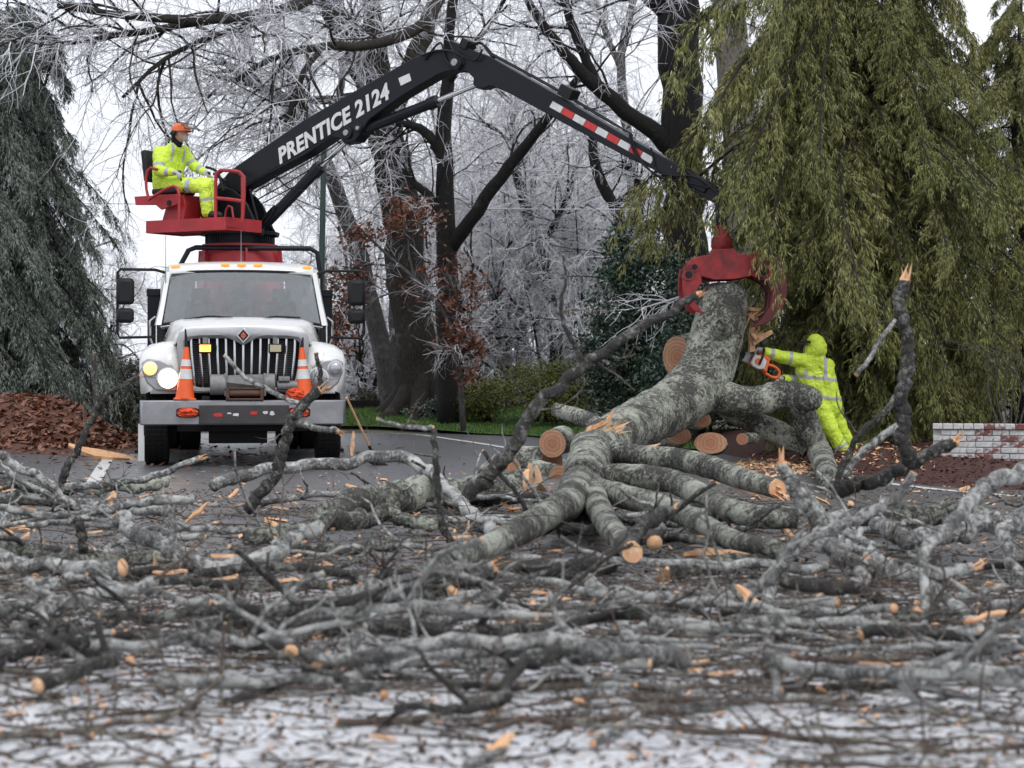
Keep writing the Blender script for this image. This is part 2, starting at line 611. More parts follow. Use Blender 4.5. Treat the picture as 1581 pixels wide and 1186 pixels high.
def ringwood():
    n = NT('sawn_end_rings')
    x = n.n('ShaderNodeTexWave', wave_type='RINGS', rings_direction='SPHERICAL')
    x.inputs['Scale'].default_value = 7
    x.inputs['Distortion'].default_value = 5.0
    x.inputs['Detail'].default_value = 4
    x.inputs['Detail Scale'].default_value = 2.5
    n.L(n.coord(), x.inputs['Vector'])
    c = n.ramp(x.outputs['Fac'], [(0.1, (0.42, 0.21, 0.125)), (0.9, (0.56, 0.33, 0.21))])
    heart = n.n('ShaderNodeVectorMath', operation='LENGTH')
    n.L(n.coord(), heart.inputs[0])
    h = n.ramp(heart.outputs['Value'], [(0.03, (1, 1, 1)), (0.16, (0, 0, 0))])
    c = n.mix(n.math('MULTIPLY', h, 0.6), c, (0.30, 0.11, 0.06))
    c = n.mix(n.math('MULTIPLY', n.noise(25, 4), 0.35), c, (0.33, 0.15, 0.08))
    return n.done(c, 0.8, bump=n.noise(60, 3), bstr=0.3, bdist=0.004)


M['rings'] = ringwood()


def ice():
    n = NT('ice_coated_twig')
    v = n.island()
    c = n.ramp(v, [(0.0, (0.16, 0.155, 0.17)), (0.25, (0.46, 0.46, 0.50)), (0.6, (0.74, 0.74, 0.79)), (1.0, (0.86, 0.86, 0.90))])
    return n.done(c, 0.28, spec=0.6)


M['ice'] = ice()


def icefar():
    n = NT('ice_coated_twig_grey')
    c = n.ramp(n.island(), [(0.0, (0.26, 0.26, 0.28)), (0.4, (0.64, 0.64, 0.68)), (1.0, (0.82, 0.82, 0.86))])
    return n.done(c, 0.4)


M['icefar'] = icefar()


def foliage(name, cols, rough=0.5, trans=0.0):
    n = NT(name)
    c = n.ramp(n.island(), [(i / (len(cols) - 1), c) for i, c in enumerate(cols)])
    big = n.noise(1.3, 4)
    c = n.mix(n.ramp(big, [(0.40, (0, 0, 0)), (0.68, (0.6, 0.6, 0.6))]), c, cols[-1])
    c = n.mix(n.math('MULTIPLY', n.objrand(), 0.35), c, cols[0])
    return n.done(c, rough, spec=0.4)


M['cedar'] = foliage('cedar_foliage', [(0.055, 0.085, 0.025), (0.13, 0.15, 0.035), (0.22, 0.215, 0.05), (0.32, 0.30, 0.12)], 0.45)
M['hemlock'] = foliage('hemlock_foliage', [(0.03, 0.05, 0.032), (0.07, 0.10, 0.065), (0.15, 0.18, 0.14), (0.38, 0.41, 0.39)], 0.42)
M['holly'] = foliage('holly_foliage', [(0.010, 0.028, 0.012), (0.022, 0.050, 0.020), (0.05, 0.085, 0.05), (0.10, 0.14, 0.12)], 0.3)
M['azalea'] = foliage('azalea_foliage', [(0.04, 0.06, 0.012), (0.09, 0.12, 0.02), (0.14, 0.16, 0.03), (0.18, 0.17, 0.05)], 0.5)
M['brownleaf'] = foliage('dead_oak_leaf', [(0.07, 0.022, 0.012), (0.15, 0.05, 0.025), (0.22, 0.085, 0.045), (0.16, 0.06, 0.035)], 0.5)
M['litter'] = foliage('leaf_litter', [(0.06, 0.022, 0.013), (0.16, 0.062, 0.035), (0.26, 0.12, 0.075), (0.20, 0.085, 0.05)], 0.45)
M['mulchchip'] = foliage('mulch_chip', [(0.035, 0.012, 0.010), (0.08, 0.026, 0.018), (0.13, 0.05, 0.035)], 0.7)
M['brownshrub'] = foliage('brown_shrub_foliage', [(0.03, 0.032, 0.016), (0.07, 0.07, 0.035), (0.11, 0.10, 0.06), (0.15, 0.14, 0.11)], 0.6)
M['grass'] = foliage('grass_blade', [(0.035, 0.085, 0.012), (0.06, 0.14, 0.02), (0.09, 0.19, 0.03), (0.10, 0.17, 0.04)], 0.5)
# ================================================================== ground, road, lawn
def smooth(a, b, x):
    t = np.clip((x - a) / (b - a), 0, 1)
    return t * t * (3 - 2 * t)


def terrain_z(x, y):
    x = np.asarray(x, float)
    y = np.asarray(y, float)
    z = -0.05 + 0.33 * smooth(36.5, 41, y) + 0.013 * np.maximum(y - 41, 0) * (y < 141) + 1.3 * (y >= 141)
    z = z + 0.12 * smooth(6.0, 9.0, x) * smooth(18, 24, y)
    return z


def grid_mesh(xs, ys, zf):
    X, Y = np.meshgrid(xs, ys)
    Z = zf(X, Y)
    V = np.stack([X, Y, Z], -1).reshape(-1, 3)
    nx, ny = len(xs), len(ys)
    i = np.arange(nx * ny).reshape(ny, nx)
    q = np.stack([i[:-1, :-1], i[:-1, 1:], i[1:, 1:], i[1:, :-1]], -1).reshape(-1, 4)
    return V, q


def m_terrain():
    n = NT('winter_ground')
    c = n.ramp(n.noise(1.2, 6, 0.7), [(0.3, (0.045, 0.035, 0.025)), (0.5, (0.10, 0.085, 0.06)), (0.7, (0.20, 0.195, 0.19))])
    return n.done(c, 0.9, bump=n.noise(8, 4), bstr=0.6, bdist=0.05)


xs = np.concatenate([[-900, -400, -200], np.arange(-100, 101, 4.0), [200, 400, 900]])
ys = np.concatenate([[-60, -20], np.arange(0, 36, 3.0), np.arange(36, 48, 1.0), np.arange(48, 145, 6.0), [200, 400, 800, 1500]])
V, q = grid_mesh(xs, ys, terrain_z)
tag(link('ground', raw_mesh('ground', V, q), m_terrain()), kind='structure')


def m_road():
    n = NT('wet_asphalt_sleet_sky_sheen')
    fine = n.noise(140, 3, 0.7)
    mid = n.noise(2.2, 5, 0.65)
    asp = n.ramp(fine, [(0.3, (0.05, 0.052, 0.057)), (0.7, (0.13, 0.133, 0.142))])
    asp = n.mix(n.math('MULTIPLY', mid, 0.5), asp, (0.14, 0.144, 0.155))
    # frozen sleet plus painted white sky reflection: the near side of the fallen tree
    s = n.n('ShaderNodeSeparateXYZ')
    n.L(n.coord(), s.inputs[0])
    reach = n.ramp(n.math('MULTIPLY', s.outputs['Y'], 0.04), [(0.36, (1, 1, 1)), (0.52, (0, 0, 0))])
    pat = n.noise(5.5, 9, 0.80, (1, 0.5, 1), 0.4)
    sl = n.ramp(n.math('ADD', n.math('MULTIPLY', reach, 0.50), n.math('MULTIPLY', n.math('SUBTRACT', pat, 0.5), 1.5)), [(0.20, (0, 0, 0)), (0.36, (1, 1, 1))])
    sleet_sheen = n.ramp(n.noise(34, 8, 0.8), [(0.36, (0.22, 0.22, 0.235)), (0.50, (0.58, 0.59, 0.62)), (0.66, (0.80, 0.81, 0.83))])
    c = n.mix(sl, asp, sleet_sheen)
    r = n.math('ADD', 0.14, n.math('MULTIPLY', n.noise(6, 4), 0.45))
    h = n.math('ADD', n.math('MULTIPLY', fine, 0.35), n.math('MULTIPLY', sl, 0.7))
    return n.done(c, r, bump=h, bstr=0.5, bdist=0.012)


# the road: a wide sheet, its far edge follows the curve of the lawn
far = [(-60, 38.4), (-6.5, 38.4), (-2.6, 38.0), (-1.2, 37.3), (0.3, 35.5), (1.2, 32.8), (2.2, 30.0), (3.4, 28.0), (4.6, 26.0), (5.2, 22.5), (6.0, 19.6), (9, 18.8), (30, 18.4)]
fx = np.array([p[0] for p in far]); fy = np.array([p[1] for p in far])
xs = np.concatenate([[-60, -40, -25, -15], np.arange(-12, 9.01, 0.3), [12, 18, 30]])
yt = np.linspace(0, 1, 60)
top = np.interp(xs, fx, fy)
V = np.stack([np.broadcast_to(xs, (60, len(xs))), -6 + yt[:, None] * (top[None] + 6), np.zeros((60, len(xs)))], -1)
i = np.arange(60 * len(xs)).reshape(60, len(xs))
q = np.stack([i[:-1, :-1], i[:-1, 1:], i[1:, 1:], i[1:, :-1]], -1).reshape(-1, 4)
tag(link('road', raw_mesh('road', V.reshape(-1, 3), q), m_road()), kind='structure')


def m_line():
    n = NT('worn_white_line')
    c = n.ramp(n.noise(9, 6, 0.75), [(0.32, (0.11, 0.11, 0.115)), (0.45, (0.62, 0.62, 0.61))])
    return n.done(c, 0.4, bump=n.noise(120, 2), bstr=0.2, bdist=0.004)


def strip(name, pts, w, z, mat, n=40):
    p = spline(np.array([(x, y, z) for x, y in pts], float), n)
    t = nrm(np.gradient(p, axis=0))
    s = np.stack([-t[:, 1], t[:, 0], np.zeros(n)], -1) * w / 2
    V = np.concatenate([p - s, p + s])
    k = np.arange(n - 1)
    q = np.stack([k, k + 1, n + k + 1, n + k], -1)
    return tag(link(name, raw_mesh(name, V, q), mat), kind='structure')


ml = m_line()


def gxy(px, py, z=0.0):
    Y = (CH - z) * F / (py - HZ)
    return ((px - CX) * Y / F, Y)


strip('road_edge_line', [(-5.0, 37.9), gxy(600, 669.5), gxy(650, 672), gxy(700, 679), gxy(760, 688), gxy(830, 701), gxy(880, 712), (2.9, 24.5), (4.6, 18.6), (8, 17.2)], 0.13, 0.005, ml)
strip('road_edge_line', [gxy(100, 667), gxy(140, 668.5), gxy(163, 676), gxy(172, 686), gxy(172, 698), gxy(158, 722), gxy(135, 760)], 0.15, 0.005, ml)


def m_lawn():
    n = NT('lawn_soil')
    c = n.ramp(n.noise(5, 6, 0.7), [(0.3, (0.045, 0.09, 0.016)), (0.55, (0.075, 0.15, 0.024)), (0.8, (0.11, 0.17, 0.045))])
    return n.done(c, 0.9, bump=n.noise(60, 3), bstr=0.8, bdist=0.03)


# lawn: from the road edge up to the trees
lx = np.arange(-4.2, 7.01, 0.35)
lo = np.interp(lx, fx, fy) + 0.1
hi = np.interp(lx, [-4.2, -2.5, -1, 1, 3, 5, 7], [39.6, 41.2, 42.0, 40.6, 38.5, 36.0, 34])
rows = 14
LV = []
for r_ in range(rows):
    f_ = r_ / (rows - 1)
    yy = lo + (np.maximum(hi, lo + 0.5) - lo) * f_
    zz = 0.015 + np.maximum(terrain_z(lx, yy) + 0.06, 0.0) + 0.05 * f_
    LV.append(np.stack([lx, yy, zz], -1))
LV = np.array(LV)
i = np.arange(rows * len(lx)).reshape(rows, len(lx))
q = np.stack([i[:-1, :-1], i[:-1, 1:], i[1:, 1:], i[1:, :-1]], -1).reshape(-1, 4)
tag(link('lawn', raw_mesh('lawn', LV.reshape(-1, 3), q), m_lawn()), kind='structure')
# grass blades
ng = 26000
a = rng.integers(0, rows - 1, ng); b = rng.integers(0, len(lx) - 1, ng); fa = rng.random((ng, 1)); fb = rng.random((ng, 1))
g0 = (LV[a, b] * (1 - fb) + LV[a, b + 1] * fb) * (1 - fa) + (LV[a + 1, b] * (1 - fb) + LV[a + 1, b + 1] * fb) * fa
ga = rng.uniform(0, 6.28, ng); gw = rng.uniform(0.006, 0.012, ng); gh = rng.uniform(0.03, 0.075, ng)
sd_ = np.stack([np.cos(ga) * gw, np.sin(ga) * gw, np.zeros(ng)], -1)
tp_ = g0 + np.stack([rng.normal(0, .02, ng), rng.normal(0, .02, ng), gh], -1)
tag(link('grass', raw_mesh('grass', np.stack([g0 - sd_, g0 + sd_, tp_], 1), tris=np.arange(ng * 3).reshape(-1, 3), smooth=False), M['grass']), 'short green grass of the lawn behind the road', 'grass', kind='stuff')


# ------------------------------------------------------------------ flat flakes (leaves, chips): bent quads
def flakes(pos, size, aspect=0.5, tilt=0.6, curl=0.25, g=rng):
    n = len(pos)
    yaw = g.uniform(0, 6.283, n)
    d = np.stack([np.cos(yaw), np.sin(yaw), g.normal(0, tilt, n)], -1)
    d = nrm(d)
    up_ = nrm(np.stack([g.normal(0, tilt, n), g.normal(0, tilt, n), np.ones(n)], -1))
    s = nrm(np.cross(d, up_))
    nn = np.cross(s, d)
    L = (size * g.uniform(0.6, 1.4, n))[:, None]
    w = L * aspect * g.uniform(0.6, 1.3, n)[:, None]
    c = nn * L * curl * g.uniform(-1, 1, n)[:, None]
    V = np.stack([pos - d * L / 2, pos + s * w / 2 + c * .5, pos + d * L / 2, pos - s * w / 2 + c * .5], 1).reshape(-1, 3)
    return V, np.arange(n * 4).reshape(-1, 4)


# ------------------------------------------------------------------ leaf pile at the kerb
def pile_h(x, y):
    a = 0.62 * np.exp(-(((x + 8.3) / 1.6) ** 2 + ((y - 30.6) / 1.5) ** 2) ** 1.2) + 0.46 * np.exp(-(((x + 6.9) / 1.0) ** 2 + ((y - 30.2) / 1.2) ** 2))
    return a + 0.02 * np.sin(5 * x + 3 * y) - 0.015


V, q = grid_mesh(np.arange(-12, -4.9, 0.12), np.arange(27, 34.5, 0.15), pile_h)


def m_pile():
    n = NT('wet_leaf_mass')
    c = n.ramp(n.noise(30, 4, 0.7), [(0.3, (0.05, 0.02, 0.012)), (0.7, (0.17, 0.07, 0.042))])
    return n.done(c, 0.7, bump=n.noise(40, 4), bstr=1, bdist=0.04)


lp = empty('leaf_pile', (-8, 30.5, 0))
tag(lp, 'heap of wet brown fallen leaves at the road edge', 'leaf pile')
V[:, 0] += 8; V[:, 1] -= 30.5
link('mound', raw_mesh('mound', V, q), m_pile(), lp)
nl = 9000
pp = np.stack([rng.uniform(-12, -4.8, nl), rng.uniform(27, 33.5, nl)], -1)
hh = pile_h(pp[:, 0], pp[:, 1])
keep = hh > 0.015 + rng.random(nl) * 0.05
pos = np.stack([pp[:, 0] + 8, pp[:, 1] - 30.5, hh + 0.025], -1)[keep]
V, q = flakes(pos, 0.13, 0.55, 0.5)
o = link('leaves', raw_mesh('leaves', V, q, smooth=False), M['litter'], lp)
o['kind'] = 'stuff'
# loose leaves scattered over the road beside it
nl = 700
pos = np.stack([rng.normal(-5.5, 2.2, nl), rng.normal(27, 3.0, nl), np.full(nl, 0.02)], -1)
V, q = flakes(pos, 0.10, 0.55, 0.2)
tag(link('scattered_leaves', raw_mesh('scattered_leaves', V, q, smooth=False), M['litter']), 'loose brown leaves strewn over the asphalt around the leaf heap', 'leaves', kind='stuff')

# ------------------------------------------------------------------ mulch bed at the right
def mulch_h(x, y):
    e = smooth(3.6, 5.2, x + 0.14 * (y - 21)) * smooth(18.9, 20.6, y + 0.1 * np.sin(3 * x))
    return -0.03 + e * (0.16 + 0.03 * np.sin(2.3 * x + y) + 0.10 * smooth(21, 24, y))


V, q = grid_mesh(np.arange(2.6, 14, 0.2), np.arange(18.4, 33, 0.2), mulch_h)


def m_mulch():
    n = NT('red_brown_mulch')
    c = n.ramp(n.noise(40, 5, 0.75), [(0.3, (0.025, 0.010, 0.009)), (0.55, (0.075, 0.026, 0.02)), (0.8, (0.13, 0.055, 0.04))])
    return n.done(c, 0.9, bump=n.noise(60, 4), bstr=1, bdist=0.03)


tag(link('mulch_bed', raw_mesh('mulch_bed', V, q), m_mulch()), kind='structure')
nl = 9000
pp = np.stack([rng.uniform(3.2, 10, nl), rng.uniform(18.8, 27, nl)], -1)
hh = mulch_h(pp[:, 0], pp[:, 1])
k = hh > 0.0
V, q = flakes(np.stack([pp[:, 0], pp[:, 1], hh + 0.012], -1)[k], 0.07, 0.28, 0.35)
tag(link('mulch_chips', raw_mesh('mulch_chips', V, q, smooth=False), M['mulchchip']), 'red brown shredded mulch under the evergreen and the brick wall', 'mulch', kind='stuff')
# litter strip under the far trees
nl = 2600
pp = np.stack([rng.uniform(-9, 9, nl), rng.uniform(40, 46, nl)], -1)
V, q = flakes(np.stack([pp[:, 0], pp[:, 1], terrain_z(pp[:, 0], pp[:, 1]) + 0.03], -1), 0.12, 0.5, 0.4)
tag(link('leaf_litter', raw_mesh('leaf_litter', V, q, smooth=False), M['litter']), 'red brown leaf litter under the trees beyond the lawn', 'leaves', kind='stuff')

# ------------------------------------------------------------------ painted brick wall
wall_a = Vector((4.78, 22.6, 0)); wall_b = Vector((8.9, 21.7, 0))
wdir = (wall_b - wall_a).normalized(); wl = (wall_b - wall_a).length
wr = empty('brick_wall', wall_a, math.atan2(wdir.y, wdir.x))
tag(wr, 'low white painted brick wall with worn red patches on the mulch bed', 'wall')


def m_brick():
    n = NT('flaking_white_brick')
    pat = n.noise(16, 6, 0.75)
    r = n.objrand()
    m = n.ramp(n.math('ADD', pat, n.math('MULTIPLY', n.math('SUBTRACT', r, 0.5), 0.35)), [(0.52, (0, 0, 0)), (0.60, (1, 1, 1))])
    red = n.ramp(n.noise(30, 4), [(0.3, (0.09, 0.03, 0.028)), (0.7, (0.22, 0.075, 0.065))])
    wh = n.ramp(n.noise(12, 4), [(0.3, (0.36, 0.36, 0.365)), (0.7, (0.58, 0.58, 0.58))])
    return n.done(n.mix(m, wh, red), 0.8, bump=n.noise(50, 4), bstr=0.5, bdist=0.006)


mb_ = m_brick()
MB().bx(0.0, wl, 0.012, 0.2, -0.1, 0.545).build('mortar', plain('mortar_joint', (0.42, 0.41, 0.40), 0.9, var=0.4, scale=20), wr)
bm_ = MB().bx(0, 0.178, 0, 0.09, 0, 0.057).build('brick', mb_, wr, bevel=0.006)
bm_.location = (0.0, 0, -0.03)
bm_['x'] = 1
del bm_['x']
for row in range(8):
    off = 0.0 if row % 2 == 0 else -0.094
    for c_ in range(16):
        x = c_ * 0.188 + off
        if x < -0.01 or (row == 0 and c_ == 0):
            continue
        o = bm_.copy(); COL.objects.link(o); o.parent = wr
        o.location = (x + random.uniform(-0.003, 0.003), random.uniform(-0.007, 0.006), -0.03 + row * 0.067 + random.uniform(-0.002, 0.002))
        o.rotation_euler = (0, random.gauss(0, 0.006), random.gauss(0, 0.008))
cap0 = None
for c_ in range(27):
    if cap0 is None:
        cap0 = MB().bx(0, 0.108, -0.025, 0.215, 0, 0.06).build('coping_brick', mb_, wr, bevel=0.006)
        o = cap0
    else:
        o = cap0.copy(); COL.objects.link(o); o.parent = wr
    o.location = (c_ * 0.114 - 0.004, random.uniform(-0.003, 0.003), 0.507)
# ================================================================== truck
TA = R(8.3)
truck = empty('utility_truck', (-3.236, 24.0, 0), TA)
tag(truck, 'white heavy utility truck with lit headlight and steel bumper on the road', 'truck')


def tpx(px, py, yl):
    s = F / (24 + yl * 0.99)
    return ((px - (376 - 1.1 * yl)) / s, yl, CH + (HZ - py) / s)


def sym(*secs):
    return secs


# chassis and underside
m = MB()
for s in (-1, 1):
    m.bx(s * 0.45 - 0.05, s * 0.45 + 0.05, 0.15, 9.2, 0.62, 0.86)
m.bx(-0.80, 0.80, 0.55, 1.9, 0.42, 0.80)
m.bx(-0.42, 0.30, 0.7, 1.5, 0.27, 0.5)
m.bx(-0.85, 0.85, 3.0, 5.6, 0.36, 0.8)
m.bx(-0.95, 0.95, 1.02, 1.14, 0.45, 0.57)
m.cyl((-0.95, 6.8, 0.5), (0.95, 6.8, 0.5), 0.09)
m.ball((0, 6.8, 0.5), (0.2, 0.26, 0.2))
m.ball((0.1, 1.2, 0.42), (0.16, 0.2, 0.14))
m.bx(-1.2, -0.7, 3.0, 4.4, 0.45, 0.95)
m.bx(0.7, 1.2, 3.0, 4.4, 0.45, 0.95)
m.bx(-1.1, 1.1, 1.75, 1.8, 0.5, 1.3)
m.build('chassis', M['chassis'], truck, bevel=0.01)

# bumper
m = MB()
prof = [(0.10, 0.525), (0.02, 0.517), (0.0, 0.53), (0.0, 0.795), (0.02, 0.812), (0.14, 0.812), (0.14, 0.80), (0.012, 0.796)]
secs = []
for x, dy in ((-1.235, 0.10), (-1.2, 0.05), (-1.05, 0.01), (-0.6, 0), (0.6, 0), (1.05, 0.01), (1.2, 0.05), (1.235, 0.10)):
    secs.append([(x, y + dy, z) for y, z in prof[:6]])
m.loft(secs)
bumper = m.build('bumper', M['steel'], truck, thick=0.012)
MB().bx(-0.53, 0.545, -0.03, -0.002, 0.528, 0.755).build('bumper_plate', M['bplate'], bumper, bevel=0.006)
# scraps of red and white reflective tape left on the plate
rs = random.Random(3)
for (x0, x1, z0, z1, mt) in ((-0.375, -0.235, 0.615, 0.665, 'reflred'), (-0.20, -0.14, 0.645, 0.668, 'refl'), (-0.13, -0.055, 0.62, 0.66, 'refl'), (0.075, 0.175, 0.64, 0.685, 'reflred'), (0.225, 0.29, 0.645, 0.685, 'refl'), (0.305, 0.375, 0.63, 0.685, 'refl')):
    pts = []
    for k in range(14):
        a = k / 14 * 2 * math.pi
        rr = rs.uniform(0.6, 1.0)
        pts.append(((x0 + x1) / 2 + (x1 - x0) / 2 * rr * max(-1, min(1, 1.3 * math.cos(a))), (z0 + z1) / 2 + (z1 - z0) / 2 * rr * max(-1, min(1, 1.3 * math.sin(a)))))
    MB().prism(pts, (-0.0335, -0.031), lambda a, b, w: (a, w, b)).build('tape_scrap', M[mt], bumper)
for s in (-1, 1):
    ov = [(s * 0.665 + 0.135 * max(-1, min(1, 1.25 * math.cos(k / 20 * 6.283))), 0.665 + 0.06 * max(-1, min(1, 1.15 * math.sin(k / 20 * 6.283)))) for k in range(20)]
    MB().prism(ov, (-0.004, 0.05), lambda a, b, w: (a, w, b)).build('tow_hook_opening', M['plast'], bumper)

# grille surround (silver) with a V in the top edge for the badge
def ring(pts_o, pts_i, y0, y1, name, mat, parent, dish=0.03):
    m = MB()
    n = len(pts_o)
    secs = [[(a, y1, b) for a, b in pts_o], [(a, y0 + 0.02, b) for a, b in pts_o],
            [((a * 2 + c) / 3, y0, (b * 2 + d) / 3) for (a, b), (c, d) in zip(pts_o, pts_i)],
            [((a + c * 2) / 3, y0, (b + d * 2) / 3) for (a, b), (c, d) in zip(pts_o, pts_i)],
            [(c, y0 + dish, d) for c, d in pts_i], [(c, y1, d) for c, d in pts_i]]
    m.loft([s + [s[0]] for s in secs])
    return m.build(name, mat, parent)


half_o = [(0.0, 1.703), (0.25, 1.70), (0.5, 1.69), (0.68, 1.668), (0.775, 1.63), (0.80, 1.56), (0.795, 1.4), (0.77, 1.2), (0.735, 1.03), (0.69, 0.93), (0.6, 0.90), (0.3, 0.895), (0.0, 0.893)]
half_i = [(0.0, 1.48), (0.07, 1.52), (0.16, 1.565), (0.45, 1.568), (0.62, 1.56), (0.685, 1.52), (0.685, 1.4), (0.665, 1.22), (0.635, 1.07), (0.60, 0.985), (0.52, 0.965), (0.28, 0.962), (0.0, 0.96)]
po = [(-a, b) for a, b in half_o[::-1]] + half_o[1:-1]
pi_ = [(-a, b) for a, b in half_i[::-1]] + half_i[1:-1]
grille = ring(po, pi_, 0.30, 0.50, 'grille_surround', M['silver'], truck)
MB().bx(-0.70, 0.70, 0.50, 0.53, 0.94, 1.60).build('radiator', M['plast'], grille)
for s in (-1, 1):
    m = MB()
    for k in range(20):
        z = 1.02 + k * 0.0265
        m.bx(s * 0.53 - 0.105, s * 0.53 + 0.105, 0.455, 0.49, z, z + 0.012)
    m.bx(s * 0.53 - 0.012, s * 0.53 + 0.012, 0.47, 0.495, 1.0, 1.55)
    m.build('radiator_fins', M['mesh'], grille)
for k in range(13):
    x = -0.63 + k * 0.105
    zt = 1.562 if abs(x) > 0.15 else 1.50 + abs(x) * 0.4
    f_ = 0.92
    MB().tube([(x, 0.36, zt), (x * 0.985, 0.345, 1.35), (x * f_, 0.355, 0.967)], [0.016, 0.018, 0.014], 8, n=8).build('grille_bar', M['chrome'], grille)
# diamond badge
m = MB()
dia = lambda r: [(0, 1.60 + r * 1.1), (r, 1.60), (0, 1.60 - r * 1.1), (-r, 1.60)]
m.prism(dia(0.088), (0.268, 0.30), lambda a, b, w: (a, w, b))
badge = m.build('badge', M['chrome'], grille, bevel=0.004)
MB().prism(dia(0.066), (0.262, 0.267), lambda a, b, w: (a, w, b)).build('badge_field', M['plast'], badge)
m = MB()
m.prism([(0, 1.645), (0.036, 1.602), (-0.036, 1.602)], (0.257, 0.2615), lambda a, b, w: (a, w, b))
m.prism([(0, 1.555), (0.036, 1.598), (-0.036, 1.598)], (0.257, 0.2615), lambda a, b, w: (a, w, b))
m.build('badge_mark', plain('badge_red', (0.55, 0.12, 0.06), 0.4), badge)

# strobe lamps in the grille: one lit
for x, mt in ((-0.46, 'amber'), (0.39, 'leaflens')):
    b_ = MB().bx(x - 0.085, x + 0.085, 0.27, 0.34, 1.385, 1.50).build('strobe_lamp', M['plast'], truck, bevel=0.012)
    MB().bx(x - 0.068, x + 0.068, 0.262, 0.2695, 1.40, 1.485).build('strobe_lens', M[mt], b_, bevel=0.003)
    MB().bx(x - 0.03, x + 0.03, 0.3, 0.34, 1.50, 1.575).build('strobe_bracket', M['wgrey'], b_)

# hood: lofted from the grille lip up to the windshield
def hood_sec(y, hw, ztop, zside, crown):
    pts = []
    for k in range(17):
        u = -1 + k / 8
        x = hw * u
        e = abs(u)
        z = ztop - crown * e ** 2 - (ztop - crown - zside) * max(0, (e - 0.82) / 0.18) ** 2
        pts.append((x, y, z))
    return pts


m = MB()
m.loft([hood_sec(0.33, 0.80, 1.70, 1.55, 0.02), hood_sec(0.45, 0.83, 1.735, 1.50, 0.025), hood_sec(0.8, 0.90, 1.775, 1.47, 0.035), hood_sec(1.3, 0.98, 1.82, 1.46, 0.045), hood_sec(1.78, 1.045, 1.865, 1.46, 0.055)])
hood = m.build('hood', M['white'], truck, thick=0.02, sharp=50)
for s in (-1, 1):
    v_ = MB()
    for k in range(6):
        v_.bx(s * 1.0 - 0.028, s * 1.0 + 0.028, 1.52, 1.6, 1.51 + k * 0.035, 1.527 + k * 0.035)
    v_.build('hood_vent', M['plast'], hood)

# fenders with headlight pods
def fender(s):
    m = MB()
    secs = []
    for y, xi, xo, zt, zb in ((0.33, 0.78, 1.13, 1.18, 0.92), (0.36, 0.78, 1.20, 1.30, 0.89), (0.45, 0.80, 1.245, 1.39, 0.885), (0.62, 0.80, 1.262, 1.455, 0.93), (0.9, 0.84, 1.265, 1.475, 1.05), (1.3, 0.9, 1.262, 1.455, 1.06), (1.65, 0.95, 1.24, 1.39, 0.90), (1.78, 0.98, 1.2, 1.33, 0.7)):
        secs.append([(s * x, y, z) for x, z in ((xi, zt + 0.07), (xi + (xo - xi) * .35, zt + 0.055), (xi + (xo - xi) * .7, zt + 0.02), (xo - 0.03, zt - 0.05), (xo, zt - 0.15), (xo, (zt + zb) / 2), (xo - 0.01, zb))])
    m.loft(secs)
    m.add([secs[0][i] for i in range(7)] + [(s * 0.76, 0.33, 0.89), (s * 1.12, 0.33, 0.89)], [(0, 1, 2, 3, 4, 5, 6, 8, 7)])
    return m.build('fender', M['white'], truck, thick=0.015, sharp=55)


for s in (-1, 1):
    fe = fender(s)
    # pod (dark shaped surround), main lamp, small round turn lamp
    pod = [(0.79, 0.93), (0.84, 0.915), (1.05, 0.93), (1.16, 1.02), (1.215, 1.15), (1.222, 1.27), (1.15, 1.315), (1.0, 1.295), (0.86, 1.245), (0.80, 1.12)]
    MB().prism([(s * a, b) for a, b in pod], (0.285, 0.40), lambda a, b, w: (a, w + 0.22 * max(0, abs(a) - 1.0), b)).build('headlight_pod', M['silver'], fe, bevel=0.02)
    for x, z, r, mt, nm in ((0.905, 1.075, 0.122, 'lamp' if s < 0 else 'lens', 'headlight'), (1.118, 1.195, 0.085, 'turn' if s < 0 else 'lens', 'turn_lamp')):
        yo = 0.272 + 0.22 * max(0, x - 1.0)
        l_ = MB().lathe([(r * 1.0, 0.03), (r * 1.13, 0.015), (r * 1.13, 0.0), (r * 0.98, -0.004)], (s * x, yo, z), 'y', 28).build(nm, M['chrome'], fe)
        MB().lathe([(r * 0.97, 0.012), (r * 0.96, -0.005), (r * 0.75, -0.024), (r * 0.35, -0.034), (0.005, -0.036)], (s * x, yo, z), 'y', 28).build(nm + '_lens', M[mt], l_)

# cab: front pillars, roof, sides, rear wall with window
def cab_ring(y, hw_b, hw_t, zb, zt):
    return None


m = MB()
